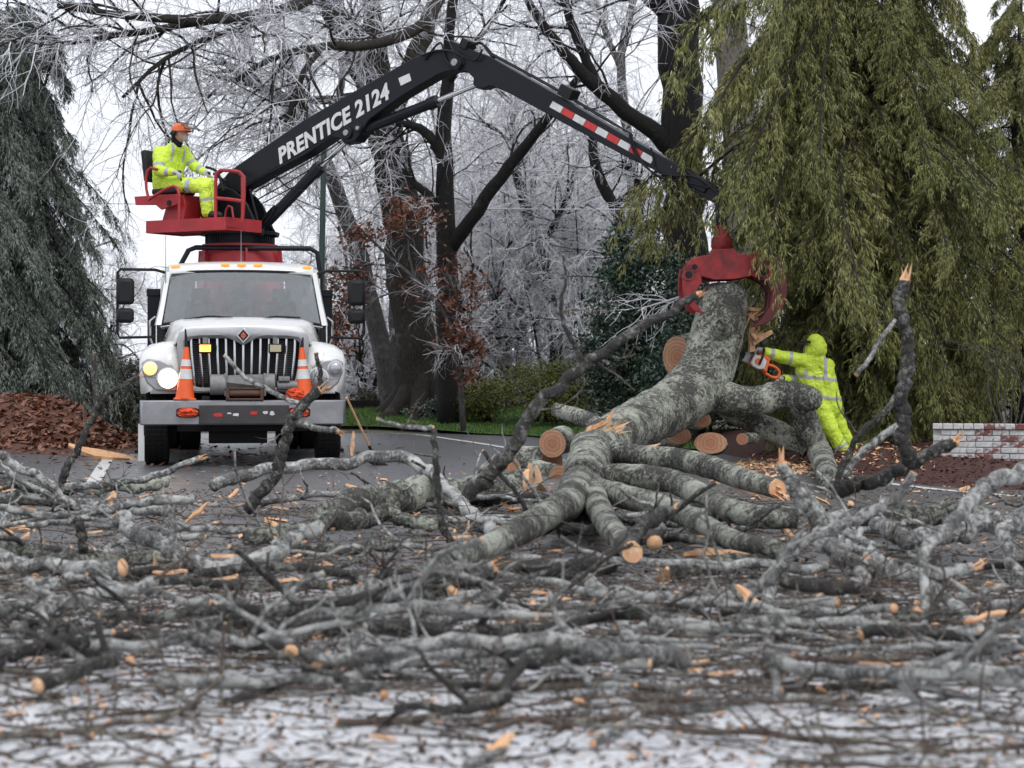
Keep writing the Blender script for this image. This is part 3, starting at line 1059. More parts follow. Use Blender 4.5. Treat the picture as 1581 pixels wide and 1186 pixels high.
# roof
roof = []
for y, hw, z, e in ((2.28, 0.95, 2.475, 0.03), (2.32, 0.965, 2.535, 0.035), (2.5, 0.985, 2.60, 0.05), (3.0, 1.0, 2.65, 0.06), (3.7, 1.0, 2.65, 0.06), (3.9, 0.98, 2.58, 0.06)):
    roof.append([(hw * u, y, z - e * abs(u) ** 3 - (0.14 if abs(u) == 1 else 0)) for u in (-1, -0.97, -0.8, -0.5, -0.2, 0, 0.2, 0.5, 0.8, 0.97, 1)])
m.loft(roof)
roofo = m.build('cab_roof', M['white'], truck, thick=0.03, sharp=60)
m = MB()
for s in (-1, 1):
    # A pillar
    m.loft([[(s * 0.925, 2.29, 2.47), (s * 0.985, 2.31, 2.47), (s * 1.0, 2.42, 2.47), (s * 0.93, 2.42, 2.47)],
            [(s * 0.985, 1.99, 2.05), (s * 1.045, 2.02, 2.05), (s * 1.065, 2.14, 2.05), (s * 0.99, 2.12, 2.05)],
            [(s * 1.03, 1.79, 1.76), (s * 1.10, 1.82, 1.76), (s * 1.12, 1.95, 1.76), (s * 1.04, 1.93, 1.76)]], closed=True, caps=True)
    # door below the glass, door frame, rear corner
    m.add([(s * 1.10, 1.80, 0.72), (s * 1.13, 2.6, 0.70), (s * 1.13, 3.85, 0.70), (s * 1.12, 3.85, 1.72), (s * 1.12, 2.6, 1.72), (s * 1.10, 1.82, 1.76)], [(0, 1, 4, 5), (1, 2, 3, 4)])
    m.bx(s * 1.06 - 0.03, s * 1.06 + 0.03, 3.5, 3.88, 1.70, 2.45)
    m.bx(s * 0.99 - 0.02, s * 0.99 + 0.02, 2.4, 3.6, 2.40, 2.47)
# cowl under windshield and firewall
m.loft([[(u * 1.04, 1.74 + 0.03 * abs(u), 1.83 - 0.09 * u * u) for u in np.linspace(-1, 1, 13)], [(u * 1.04, 1.83 + 0.03 * abs(u), 1.815 - 0.075 * u * u) for u in np.linspace(-1, 1, 13)]])
# rear wall around its window
m.bx(-1.08, 1.08, 3.86, 3.9, 0.9, 1.85)
m.bx(-1.08, -0.62, 3.86, 3.9, 1.85, 2.5)
m.bx(0.62, 1.08, 3.86, 3.9, 1.85, 2.5)
m.bx(-1.08, 1.08, 3.86, 3.9, 2.42, 2.58)
m.build('cab_body', M['white'], truck, thick=0.012, sharp=45)
# interior
m = MB()
m.bx(-1.02, 1.02, 2.05, 3.84, 1.0, 1.06)
m.loft([[(u * 1.0, 1.93, 1.72) for u in np.linspace(-1, 1, 5)], [(u * 1.0, 2.15, 1.74) for u in np.linspace(-1, 1, 5)], [(u * 1.0, 2.35, 1.66) for u in np.linspace(-1, 1, 5)], [(u * 1.0, 2.38, 1.1) for u in np.linspace(-1, 1, 5)]])
m.bx(-1.08, -1.03, 2.0, 3.84, 1.0, 1.72)
m.bx(1.03, 1.08, 2.0, 3.84, 1.0, 1.72)
m.bx(-0.96, 0.96, 2.45, 3.84, 2.44, 2.46)
m.build('cab_interior', M['cabin'], truck)
for x in (-0.55, 0.0, 0.55):
    m = MB()
    m.box((x, 3.15, 1.45), (0.46 if x else 0.34, 0.5, 0.16))
    m.box((x, 3.42, 1.82), (0.46 if x else 0.34, 0.14, 0.62), taper=(0.85, 1))
    m.box((x, 3.44, 2.22), (0.26, 0.1, 0.17))
    m.build('cab_seat', M['seat'], truck, bevel=0.04)
m = MB()
m.lathe([(0.20, -0.014), (0.225, -0.014), (0.232, 0), (0.225, 0.014), (0.20, 0.014), (0.20, -0.014)], (0, 0, 0), 'y', 28)
m.bx(-0.2, 0.2, -0.012, 0.012, -0.02, 0.02)
sw = m.build('steering_wheel', M['plast'], truck)
sw.location = (0.55, 2.5, 1.83)
sw.rotation_euler = (R(-50), 0, 0)
# windshield: curved pane
m = MB()
secs = []
for k in range(7):
    f_ = k / 6
    hw = 1.025 * (1 - f_) + 0.94 * f_
    zc = 1.845 * (1 - f_) + 2.485 * f_
    yc = 1.755 * (1 - f_) + 2.27 * f_
    secs.append([(hw * u, yc + 0.07 * u * u, zc - (0.075 * (1 - f_) + 0.025 * f_) * u * u) for u in np.linspace(-1, 1, 15)])
m.loft(secs)
wind = m.build('windshield', M['glass'], truck)
# gasket around it
loop = [secs[0][i] for i in range(15)] + [secs[k][14] for k in range(1, 7)] + [secs[6][i] for i in range(13, -1, -1)] + [secs[k][0] for k in range(5, 0, -1)]
MB().tube([(a, b - 0.006, c) for a, b, c in loop] + [(loop[0][0], loop[0][1] - 0.006, loop[0][2])], 0.017, 6).build('gasket', M['plast'], wind)
for x0, x1 in ((-0.75, -0.12), (0.12, 0.75)):
    MB().tube([(x0, 1.78, 1.83), ((x0 + x1) / 2, 1.765, 1.875), (x1, 1.765, 1.86)], 0.010, 6).build('wiper', M['plast'], wind)
# things lying on the dash, seen through the glass
tag(MB().ball((0, 0, 0), (0.17, 0.09, 0.055)).ball((0.14, 0, -0.01), (0.1, 0.08, 0.04)).build('dash_paper', M['refl'], truck), 'crumpled white paper').location = (-0.75, 2.02, 1.78)
tag(MB().ball((0, 0, 0), (0.13, 0.07, 0.05)).ball((0.09, 0, 0.01), (0.07, 0.06, 0.05)).build('folded_vest', M['hivis'], truck), 'yellow green vest').location = (0.58, 2.02, 1.79)
# marker lights
for x in (-0.86, -0.215, 0.0, 0.215, 0.86):
    z = 2.565 - 0.05 * abs(x) ** 3 + 0.005
    MB().ball((x, 2.36 + 0.02 * abs(x), z), (0.062, 0.05, 0.028)).build('marker_light', M['marker'], roofo)
# side windows
for s in (-1, 1):
    MB().add([(s * 1.085, 2.15, 1.74), (s * 1.10, 3.5, 1.73), (s * 1.02, 3.5, 2.4), (s * 0.995, 2.48, 2.4)], [(0, 1, 2, 3)]).build('side_window', M['glass'], truck, thick=0.006)

# mirrors
for s in (-1, 1):
    m = MB()
    m.tube([(s * 1.0, 2.3, 2.46), (s * 1.12, 2.2, 2.49), (s * 1.56, 2.12, 2.49), (s * 1.60, 2.12, 2.45), (s * 1.60, 2.12, 1.66), (s * 1.57, 2.12, 1.60), (s * 1.18, 2.1, 1.61), (s * 1.12, 2.2, 1.61)], 0.019, 8)
    arm = m.build('mirror_arm', M['plast'], truck, sharp=60)
    for z0, z1, w in ((2.03, 2.375, 0.29), (1.79, 1.985, 0.28)):
        h_ = MB().box((s * 1.50, 2.10, (z0 + z1) / 2), (w * 0.8, 0.13, z1 - z0)).build('mirror', M['plast'], arm, bevel=0.05)
        MB().bx(s * 1.50 - w * 0.34, s * 1.50 + w * 0.34, 2.166, 2.172, z0 + 0.03, z1 - 0.03).build('mirror_glass', M['chrome'], h_)
    MB().tube([(s * 1.15, 2.15, 1.50), (s * 1.185, 2.12, 1.60), (s * 1.185, 2.12, 1.82), (s * 1.12, 2.15, 1.87), (s * 1.08, 2.2, 1.87)], 0.016, 8).build('grab_handle', M['chrome'], truck)
# antennas
MB().tube([(-0.98, 2.2, 1.85), (-0.985, 2.2, 2.4), (-0.985, 2.2, 2.93)], [0.008, 0.006, 0.003], 6).build('antenna', M['wgrey'], truck)
MB().tube([(0, 3.0, 2.64), (0, 3.0, 2.68), (0, 3.0, 3.08)], [0.012, 0.008, 0.003], 6).build('antenna', M['wgrey'], truck)

# black posts and rack behind the cab
for s in (-1, 1):
    m = MB()
    m.bx(s * 1.20 - 0.09, s * 1.20 + 0.09, 4.1, 4.3, 0.7, 2.28)
    m.bx(s * 1.20 - 0.10, s * 1.20 + 0.10, 4.08, 4.32, 2.22, 2.32)
    m.build('body_post', M['black'], truck, bevel=0.008)
m = MB()
m.tube([(-1.08, 4.05, 0.9), (-0.86, 4.05, 2.60), (-0.72, 4.05, 2.86), (-0.62, 4.05, 2.90), (0.98, 4.05, 2.90), (1.08, 4.05, 2.84), (1.12, 4.05, 2.55), (1.12, 4.05, 0.9)], 0.036, 10)
m.build('cab_guard', M['black'], truck, sharp=60)
# flat body
m = MB()
m.bx(-1.22, 1.22, 4.0, 9.4, 0.95, 1.12)
m.bx(-1.22, 1.22, 9.3, 9.4, 1.12, 2.0)
m.build('truck_bed', M['chassis'], truck, bevel=0.01)
# winch in front of the grille
m = MB()
m.cyl((-0.20, 0.12, 1.03), (0.25, 0.12, 1.03), 0.075)
m.cyl((-0.40, 0.12, 1.0), (-0.21, 0.12, 1.0), 0.125, 20)
m.bx(-0.23, -0.20, 0.02, 0.22, 0.86, 1.14)
m.cyl((0.25, 0.12, 1.02), (0.38, 0.12, 1.02), 0.115, 20)
m.bx(0.24, 0.27, 0.02, 0.22, 0.86, 1.14)
m.cyl((0.40, 0.13, 0.99), (0.66, 0.13, 0.99), 0.058)
m.bx(0.42, 0.56, 0.05, 0.20, 1.04, 1.10)
winch = m.build('winch', M['wgrey'], truck, bevel=0.012)
p = [(-0.2 + 0.45 * k / 200, 0.12 + 0.085 * math.cos(k * 1.05), 1.03 + 0.085 * math.sin(k * 1.05)) for k in range(200)]
MB().tube(p, 0.012, 5).build('winch_cable', M['wgrey'], winch)
m = MB()
m.cyl((-0.17, 0.05, 0.895), (0.20, 0.05, 0.895), 0.038)
m.bx(-0.21, -0.17, -0.01, 0.14, 0.81, 0.96)
m.bx(0.20, 0.24, -0.01, 0.14, 0.81, 0.96)
m.bx(-0.20, 0.22, -0.01, 0.02, 0.815, 0.838)
m.cyl((-0.17, 0.06, 0.955), (0.20, 0.06, 0.955), 0.016)
m.build('fairlead', M['rust'], winch, bevel=0.005)

# wheels
def wheel(x, y, dual=False):
    w = empty('wheel', (x, y, 0.505)); w.parent = truck
    hw = 0.15
    MB().lathe([(0.30, -hw * .8), (0.42, -hw), (0.475, -hw * 0.98), (0.497, -hw * 0.8), (0.505, -hw * 0.4), (0.505, hw * 0.4), (0.497, hw * 0.8), (0.475, hw * 0.98), (0.42, hw), (0.30, hw * .8)], (0, 0, 0), 'x', 48).build('tyre', M['rubber'], w)
    m = MB()
    for k in range(56):
        a = k / 56 * 2 * math.pi
        for xx in (-0.1, -0.035, 0.035, 0.1):
            rt = Matrix.Rotation(a, 3, 'X')
            m.box(rt @ Vector((xx + 0.008 * (k % 2), 0, 0.510)), (0.052, 0.044, 0.016), rt)
    m.build('tread', M['rubber'], w)
    s = 1 if x > 0 else -1
    MB().lathe([(0.29, s * hw * .75), (0.27, s * hw * .55), (0.2, s * hw * .35), (0.12, s * hw * .9), (0.08, s * hw * 1.1), (0.01, s * hw * 1.1)], (0, 0, 0), 'x', 32).build('rim', M['steel'], w)


for x in (-1.06, 1.06):
    wheel(x, 1.08)
for y in (6.1, 7.5):
    for x in (-1.05, 1.05):
        wheel(x, y)
        wheel(x * 0.70, y)
# stabiliser legs behind the cab and mud flaps
for s in (-1, 1):
    m = MB()
    m.bx(s * 1.20 - 0.045, s * 1.20 + 0.045, 4.6, 4.72, 0.1, 1.25)
    m.bx(s * 1.32 - 0.16, s * 1.32 + 0.16, 4.5, 4.85, 0.0, 0.05)
    m.loft([[(s * 1.25, 4.6, 0.55), (s * 1.25, 4.72, 0.55)], [(s * 1.46, 4.55, 0.05), (s * 1.46, 4.8, 0.05)], [(s * 1.2, 4.55, 0.05), (s * 1.2, 4.8, 0.05)]])
    m.build('stabiliser_leg', M['black'], truck)
MB().bx(-1.275, -1.20, 0.62, 0.66, 0.06, 0.52).build('fender_flap', M['white'], truck)

# ------------------------------------------------------------------ cones, cloths, pole on the bumper
def W(local):
    return truck.matrix_basis @ Vector(local)


for x, lab, tilt in ((-0.70, 'orange traffic cone on the bumper beside the lit headlight', 0.03), (0.735, 'orange traffic cone on the bumper beside the unlit headlight', -0.05)):
    c = empty('traffic_cone', W((x, 0.12, 0.815)), TA)
    c.rotation_euler = (0, tilt, TA)
    tag(c, lab, 'cone', 'cones on the truck bumper')
    H_ = 0.66
    rad = lambda z: 0.118 * (1 - z / H_) + 0.024 * (z / H_)
    MB().box((0, 0, 0.012), (0.27, 0.2, 0.024)).build('cone_base', M['orange'], c, bevel=0.008)
    MB().lathe([(rad(z), z) for z in (0.02, 0.2, 0.4, 0.6, 0.64)] + [(0.01, 0.645)], (0, 0, 0), 'z', 24).build('cone_body', M['orange'], c)
    for a, b in ((0.255, 0.375), (0.41, 0.49)):
        MB().lathe([(rad(a) + 0.003, a), (rad(b) + 0.003, b)], (0, 0, 0), 'z', 24).build('reflective_band', M['refl'], c)
    MB().cyl((0, 0, 0.64), (0.0 - 0.02 * (1 if x < 0 else -1), 0, 0.86 if x < 0 else 0.76), 0.026, 12, r2=0.008).build('cone_tip', M['plast'], c)


def rag(name, c, size, seed, label):
    g = random.Random(seed)
    m = MB()
    n_ = 18
    V = []
    for i in range(n_):
        for j in range(n_):
            u, v = i / (n_ - 1) * 2 - 1, j / (n_ - 1) * 2 - 1
            f_ = mnoise.noise(Vector((u * 2.2 + seed, v * 2.8, seed)))
            f2 = mnoise.noise(Vector((u * 5 + seed, v * 6, 3.3)))
            rr = min(1.0, 1.25 - 0.35 * (u * u + v * v))
            V.append((u * size[0] * rr, -0.02 - 0.055 * (1 - max(abs(u), abs(v)) ** 3) - 0.035 * f_ - 0.02 * f2, v * size[1] * rr + 0.012 * f_))
    fs = [(i * n_ + j, (i + 1) * n_ + j, (i + 1) * n_ + j + 1, i * n_ + j + 1) for i in range(n_ - 1) for j in range(n_ - 1)]
    m.add(V, fs)
    o = m.build(name, M['rag'], thick=0.006)
    o.location = W(c)
    o.rotation_euler = (0, 0, TA)
    return tag(o, label, 'cloth', 'orange cloths stuffed in the bumper')


rag('orange_cloth', (-0.665, -0.008, 0.665), (0.14, 0.066), 2, 'crumpled orange cloth in the bumper opening under the lit headlight')
rag('orange_cloth', (0.665, -0.008, 0.665), (0.13, 0.066), 5, 'crumpled orange cloth in the bumper opening beside the upright grey branch')
rag('orange_cloth', (0.62, 0.05, 0.885), (0.13, 0.085), 9, 'crumpled orange cloth lying on top of the bumper')
po_ = empty('broom', P(584, 699, 24.6) * np.array([1, 1, 0]))
tag(po_, 'long wooden handled tool leaning against the truck bumper', 'broom')
b0 = Vector(P(584, 694, 24.6)); b0.z = 0.03
b1 = Vector(P(535, 610, 23.95))
d_ = b1 - b0
MB().tube([(0, 0, 0), tuple(d_)], 0.014, 8).build('handle', M['cut'], po_)
MB().box((0.0, 0, 0.02), (0.26, 0.06, 0.09), Matrix.Rotation(0.5, 3, 'Y')).tube([(0, 0, 0), tuple(d_ * 0.3)], 0.019, 8).build('head', M['plast'], po_)
# ================================================================== knuckle boom loader on the truck
C0 = np.array([-3.90, 28.55]); UD = np.array([6.54, -3.95]); UD = UD / np.linalg.norm(UD); VD = np.array([-UD[1], UD[0]])
LA = math.atan2(UD[1], UD[0])
loader = empty('log_loader', (C0[0], C0[1], 0), LA)
tag(loader, 'black knuckle boom log loader with red operator platform above the truck cab', 'loader')


def cp(px, py, v=0.0):
    """pixel -> loader plane: (along boom, across, height)"""
    dx = (px - CX) / F
    u = (dx * (C0[1] + v * VD[1]) - C0[0] - v * VD[0]) / (UD[0] - dx * UD[1])
    t = C0[1] + u * UD[1] + v * VD[1]
    return (u, v, CH + (HZ - py) / F * t)


def LW(local):
    return loader.matrix_basis @ Vector(local)


def plate(name, pix, w0, w1, mat, parent=loader, bevel=0.012, v=0.0):
    pts = [cp(a, b, v) for a, b in pix]
    m = MB()
    m.prism([(p[0], p[2]) for p in pts], (w0, w1), lambda a, b, w: (a, w, b))
    return m.build(name, mat, parent, bevel=bevel)


# pedestal (red), slewing ring, turntable
m = MB()
m.lathe([(0.62, 1.1), (0.62, 2.45), (0.60, 2.62), (0.53, 2.93), (0.54, 2.94), (0.54, 2.975), (0.45, 2.98)], k=36)
for k in range(6):
    a = k / 6 * 2 * math.pi + 0.3
    rt = Matrix.Rotation(a, 3, 'Z')
    m.box(rt @ Vector((0.60, 0, 2.3)), (0.2, 0.03, 1.2), rt, taper=(0.3, 1))
m.build('pedestal', M['red'], loader)
m = MB()
m.lathe([(0.46, 2.95), (0.485, 2.985), (0.485, 3.10), (0.46, 3.11)], k=48)
for k in range(72):
    a = k / 72 * 2 * math.pi
    rt = Matrix.Rotation(a, 3, 'Z')
    m.box(rt @ Vector((0.487, 0, 3.045)), (0.02, 0.018, 0.11), rt)
m.build('slewing_ring', M['black'], loader)
MB().lathe([(0.40, 3.10), (0.56, 3.105), (0.565, 3.15), (0.5, 3.165), (0.2, 3.17)], k=40).build('turntable', M['black'], loader)
# housing: two cheek plates with a web
hp = [(322, 366), (326, 345), (331, 318), (336, 300), (343, 292), (356, 290), (372, 294), (384, 303), (394, 316), (402, 333), (409, 350), (418, 366)]
for w in (-0.20, 0.16):
    plate('housing_cheek', hp, w, w + 0.04, M['black'])
plate('housing_web', [(330, 364), (333, 330), (350, 318), (382, 330), (404, 364)], -0.16, 0.16, M['black'])
# main boom: box section, bulged at the foot
boom = plate('main_boom', [(338, 296), (345, 286), (364, 264), (400, 239), (480, 185), (560, 139.5), (646, 91), (672, 81), (700, 79), (719, 88), (724, 100), (718, 109), (699, 112), (684, 117), (656, 133), (628, 150), (600, 170), (577, 187), (566, 205), (556, 219), (545, 222), (533, 216), (520, 213), (480, 240), (420, 272), (384, 293), (372, 304), (356, 308), (344, 305)], -0.125, 0.125, M['black'], bevel=0.014)
# raised stiffener along the side and pin bosses
for (a, b), r in (((545, 207), 0.085), ((563, 200), 0.06), ((712, 99), 0.10), ((353, 297), 0.10)):
    c = cp(a, b)
    MB().lathe([(r, -0.16), (r, 0.16)], (c[0], 0, c[2]), 'y', 24).build('pin_boss', M['black'], boom, bevel=0.01)
    MB().lathe([(r * 0.5, -0.185), (r * 0.5, 0.185)], (c[0], 0, c[2]), 'y', 16).build('pin', M['steel'], boom, bevel=0.006)
# lettering on the camera side of the boom
def letters(text, p0, p1, h, v, parent):
    cu = bpy.data.curves.new('lettering', 'FONT')
    cu.body = text
    cu.size = 1.0
    cu.shear = 0.28
    cu.offset = 0.036
    cu.space_character = 1.06
    cu.extrude = 0.012
    tmp = bpy.data.objects.new('tmp', cu)
    COL.objects.link(tmp)
    bpy.context.view_layer.update()
    dg = bpy.context.evaluated_depsgraph_get()
    me = bpy.data.meshes.new_from_object(tmp.evaluated_get(dg))
    bpy.data.objects.remove(tmp)
    n = len(me.vertices)
    co = np.empty(n * 3); me.vertices.foreach_get('co', co); co = co.reshape(-1, 3)
    w = co[:, 0].max() - co[:, 0].min(); x0 = co[:, 0].min()
    a = np.array([p0[0], p0[2]]); b = np.array([p1[0], p1[2]])
    d = b - a; Ld = np.linalg.norm(d); d = d / Ld; nn = np.array([-d[1], d[0]])
    capn = 0.72
    X = (co[:, 0] - x0) / w * Ld
    Yv = co[:, 1] / capn * h
    out = np.stack([a[0] + d[0] * X + nn[0] * Yv, np.full(n, v) - co[:, 2] * 0.3, a[1] + d[1] * X + nn[1] * Yv], -1)
    me.vertices.foreach_set('co', out.ravel())
    me.update()
    return link('lettering', me, M['letter'], parent)


letters('PRENTICE 2124', cp(432, 253, -0.13), cp(605, 149, -0.13), 0.212, -0.131, boom)
MB().prism([(p[0], p[2]) for p in (cp(615, 121, -.13), cp(632, 113.5, -.13), cp(635, 124.5, -.13), cp(619, 132.5, -.13))], (-0.133, -0.127), lambda a, b, w: (a, w, b)).build('white_decal', M['letter'], boom)
# weld line under the lettering
MB().tube([tuple(np.array(cp(a, b)) + [0, -0.128, 0]) for a, b in ((386, 287), (480, 233), (525, 206))], 0.006, 6).build('weld_seam', M['black'], boom)

# stick boom with knuckle bracket
stick = plate('stick_boom', [(699, 63), (716, 70), (733, 78), (760, 88), (862, 146), (962, 206), (1063, 262), (1088, 280), (1098, 290), (1092, 300), (1055, 281), (977, 246), (873, 190), (795, 147), (772, 137), (762, 134), (752, 138), (742, 138), (736, 132), (737, 122), (728, 113), (708, 109), (697, 104), (708, 92), (706, 78)], -0.10, 0.10, M['black'], bevel=0.012)
# inner telescoping section
plate('extension_boom', [(1020, 244), (1085, 275), (1112, 294), (1124, 304), (1120, 318), (1108, 316), (1080, 299), (1015, 262)], -0.075, 0.075, M['black'], bevel=0.01)
for a, b, c, d in ((716, 62, 731, 77), (866, 135, 893, 152)):
    p = cp(a, b); q_ = cp(c, d)
    m = MB().box(((p[0] + q_[0]) / 2, -0.02, (p[2] + q_[2]) / 2), (abs(q_[0] - p[0]) * 0.8, 0.22, abs(p[2] - q_[2]) * 0.9), Matrix.Rotation(R(28), 3, 'Y'))
    m.build('valve_block', M['plast'], stick, bevel=0.01)
# red and white reflective strip
s0 = np.array([851, 161.0]); s1 = np.array([1008, 249.0]); nseg = 9
nrm2 = np.array([0.49, -0.87])
for k in range(nseg):
    a = s0 + (s1 - s0) * (k / nseg); b = s0 + (s1 - s0) * ((k + 0.95) / nseg)
    quad = [a + nrm2 * 5.4, b + nrm2 * 5.4, b - nrm2 * 5.0, a - nrm2 * 5.0]
    pts = [cp(x, y, -0.1) for x, y in quad]
    MB().prism([(p[0], p[2]) for p in pts], (-0.1045, -0.1005), lambda a, b, w: (a, w, b)).build('reflective_strip', M['refl'] if k % 2 == 0 else M['reflred'], stick)


# cylinders
def ram(name, a, b, c, r, v=0.0, parent=loader):
    A, B, C = (np.array(cp(*q, v)) for q in (a, b, c))
    o = MB().cyl(A, B, r, 20).lathe([(0.01, 0), (0.01, 0.001)], (0, 0, -5)).build(name, M['black'], parent) if False else MB().cyl(A, B, r, 20).build(name, M['black'], parent, bevel=0.01)
    d = (B - A) / np.linalg.norm(B - A)
    MB().cyl(B - d * 0.12, B + d * 0.03, r * 1.2, 20).build('gland', M['black'], o, bevel=0.006)
    MB().cyl(B, C, r * 0.48, 16).build('rod', M['chrome'], o)
    m = MB()
    for e in (A, C):
        m.lathe([(r * 1.1, -0.07), (r * 1.1, 0.07)], (e[0], v, e[2]), 'y', 18)
    m.build('rod_eye', M['black'], o, bevel=0.008)


ram('lift_cylinder', (405, 351), (493, 259), (540, 214), 0.078, 0.0)
ram('lift_cylinder', (407, 349), (493, 259), (540, 214), 0.07, 0.22)
ram('stick_cylinder', (563, 200), (673, 157), (744, 128), 0.072, 0.0)
# rigid lines and hoses
for pts, v, r in (([(392, 297), (440, 271), (500, 236), (530, 216)], -0.05, 0.010), ([(396, 309), (450, 279), (520, 238)], -0.05, 0.010), ([(398, 318), (460, 285), (500, 262)], -0.02, 0.009)):
    MB().tube([cp(a, b, v) for a, b in pts], r, 6).build('hydraulic_line', M['hose'], loader)
for pts, v, r in (([(655, 92), (672, 72), (680, 66), (684, 74), (688, 92), (700, 106)], -0.15, 0.014),
                  ([(650, 86), (675, 78), (700, 80), (716, 88), (735, 92), (745, 76)], -0.16, 0.014),
                  ([(725, 70), (742, 66), (752, 78), (760, 88)], -0.08, 0.014), ([(728, 66), (748, 70), (764, 90)], 0.0, 0.012),
                  ([(760, 85), (862, 141), (930, 182), (975, 207)], -0.05, 0.013), ([(760, 83), (862, 139), (960, 198)], 0.0, 0.013),
                  ([(972, 208), (975, 225), (985, 245), (1010, 268), (1040, 279), (1060, 276)], -0.13, 0.013),
                  ([(974, 206), (980, 228), (996, 255), (1020, 275), (1058, 281), (1095, 290)], -0.12, 0.013),
                  ([(1005, 228), (1010, 250), (1016, 266), (1045, 272), (1075, 274), (1110, 300)], -0.11, 0.012),
                  ([(1100, 292), (1128, 300), (1133, 315), (1124, 335), (1112, 350)], -0.08, 0.014), ([(1096, 292), (1118, 305), (1122, 325), (1110, 345)], 0.08, 0.014),
                  ([(386, 292), (392, 318), (398, 345), (385, 352), (372, 350)], -0.23, 0.016), ([(403, 345), (412, 330), (424, 318), (420, 330), (408, 345)], -0.1, 0.014),
                  ([(425, 271), (445, 290), (470, 295)], -0.1, 0.010), ([(345, 295), (338, 270), (330, 262), (318, 258)], -0.45, 0.02), ([(350, 280), (340, 275), (330, 268)], -0.4, 0.02)):
    MB().tube([cp(a, b, v) for a, b in pts], r, 7, n=22).build('hose', M['hose'], loader)

# operator platform (red), towards the camera from the boom
PV = -0.62
plat = MB()
pc = lambda a, b, v=PV: cp(a, b, v)
x0 = pc(256, 352)[0]; x1 = pc(379, 352)[0]; zt = pc(300, 342)[2]; zb = pc(300, 361)[2]
ymn, ymx = PV - 0.42, PV + 0.36
plat.bx(x0, x1, ymn, ymx, zb + 0.02, zb + 0.045)
plat.bx(x0, x1, ymn, ymn + 0.015, zb, zt)
plat.bx(x0, x1, ymx - 0.015, ymx, zb, zt)
plat.bx(x0, x0 + 0.015, ymn, ymx, zb, zt)
plat.bx(x1 - 0.015, x1, ymn, ymx, zb, zt)
platform = plat.build('operator_platform', M['red'], loader, bevel=0.006)
m = MB()
m.bx(x1 - 0.55, x1, ymx, -0.2, zb - 0.02, zb + 0.06)
m.bx(x0 + 0.5, x0 + 0.62, ymx, -0.1, zb - 0.02, zb + 0.06)
m.build('platform_bracket', M['black'], loader)
# seat pedestal and cross beam
s0_ = pc(266, 339); s1_ = pc(297, 303)
MB().prism([(p[0], p[2]) for p in (pc(263, 342), pc(268, 325), pc(266, 306), pc(296, 302), pc(299, 318), pc(297, 342))], (PV - 0.18, PV + 0.18), lambda a, b, w: (a, w, b)).build('seat_pedestal', M['red'], platform, bevel=0.008)
MB().prism([(p[0], p[2]) for p in (pc(229, 306), pc(231, 319), pc(262, 319), pc(270, 326), pc(296, 318), pc(294, 302), pc(262, 304))], (PV - 0.30, PV - 0.26), lambda a, b, w: (a, w, b)).build('seat_beam', M['red'], platform, bevel=0.006)
MB().prism([(p[0], p[2]) for p in (pc(229, 306), pc(231, 319), pc(262, 319), pc(270, 326), pc(296, 318), pc(294, 302), pc(262, 304))], (PV + 0.24, PV + 0.28), lambda a, b, w: (a, w, b)).build('seat_beam', M['red'], platform, bevel=0.006)
c = pc(283, 316)
MB().lathe([(0.04, PV - 0.31), (0.045, PV - 0.30)], (c[0], 0, c[2]), 'y', 16).build('beam_slot', M['plast'], platform)
# rails
for v in (ymn + 0.02,):
    MB().tube([pc(a, b, v) for a, b in ((333, 341), (333, 280), (334, 268), (340, 263), (356, 263.5), (370, 266), (377, 273), (377, 300), (374, 343))], 0.024, 10).build('guard_rail', M['red'], platform, sharp=70)
    MB().tube([pc(a, b, v) for a, b in ((333, 306), (355, 308), (376, 311))], 0.024, 10).build('guard_rail', M['red'], platform)
    MB().tube([pc(a, b, v) for a, b in ((277, 341), (276.5, 300), (274, 290), (268, 287.5), (258, 291), (231, 307))], 0.022, 10).build('guard_rail', M['red'], platform, sharp=70)
    MB().tube([pc(a, b, v) for a, b in ((230, 310), (226, 292), (225, 275), (228, 264), (233, 259), (243, 262))], 0.020, 10).build('guard_rail', M['red'], platform, sharp=70)
MB().tube([pc(a, b, ymx - 0.03) for a, b in ((333, 341), (333, 272), (345, 263), (365, 264), (374, 272), (374, 343))], 0.022, 10).build('guard_rail', M['red'], platform, sharp=70)
MB().tube([pc(a, b, ymn + 0.2) for a, b in ((347, 343), (349, 325), (353, 318), (358, 320), (361, 343))], 0.016, 8).build('pedal_bracket', M['red'], platform, sharp=70)
# seat
m = MB()
a = pc(238, 258)
m.box((a[0], PV, a[2]), (0.09, 0.44, 0.46), Matrix.Rotation(R(-8), 3, 'Y'))
a = pc(268, 297)
m.box((a[0], PV, a[2]), (0.44, 0.46, 0.09))
m.build('operator_seat', M['seat'], platform, bevel=0.03)
# control levers
for v, (a, b), (c, d) in ((PV + 0.25, (322, 300), (322, 268)), (PV - 0.20, (285, 300), (277, 266))):
    m = MB()
    m.tube([pc(a, b, v), pc(c, d, v)], 0.012, 8)
    e = pc(c, d, v)
    m.ball(e, 0.03)
    m.build('control_lever', M['plast'], platform)
m = MB()
e0 = pc(322, 300, PV + 0.25)
m.bx(e0[0] - 0.07, e0[0] + 0.07, PV + 0.16, PV + 0.33, zb + 0.05, e0[2])
m.build('control_stand', M['black'], platform, bevel=0.01)

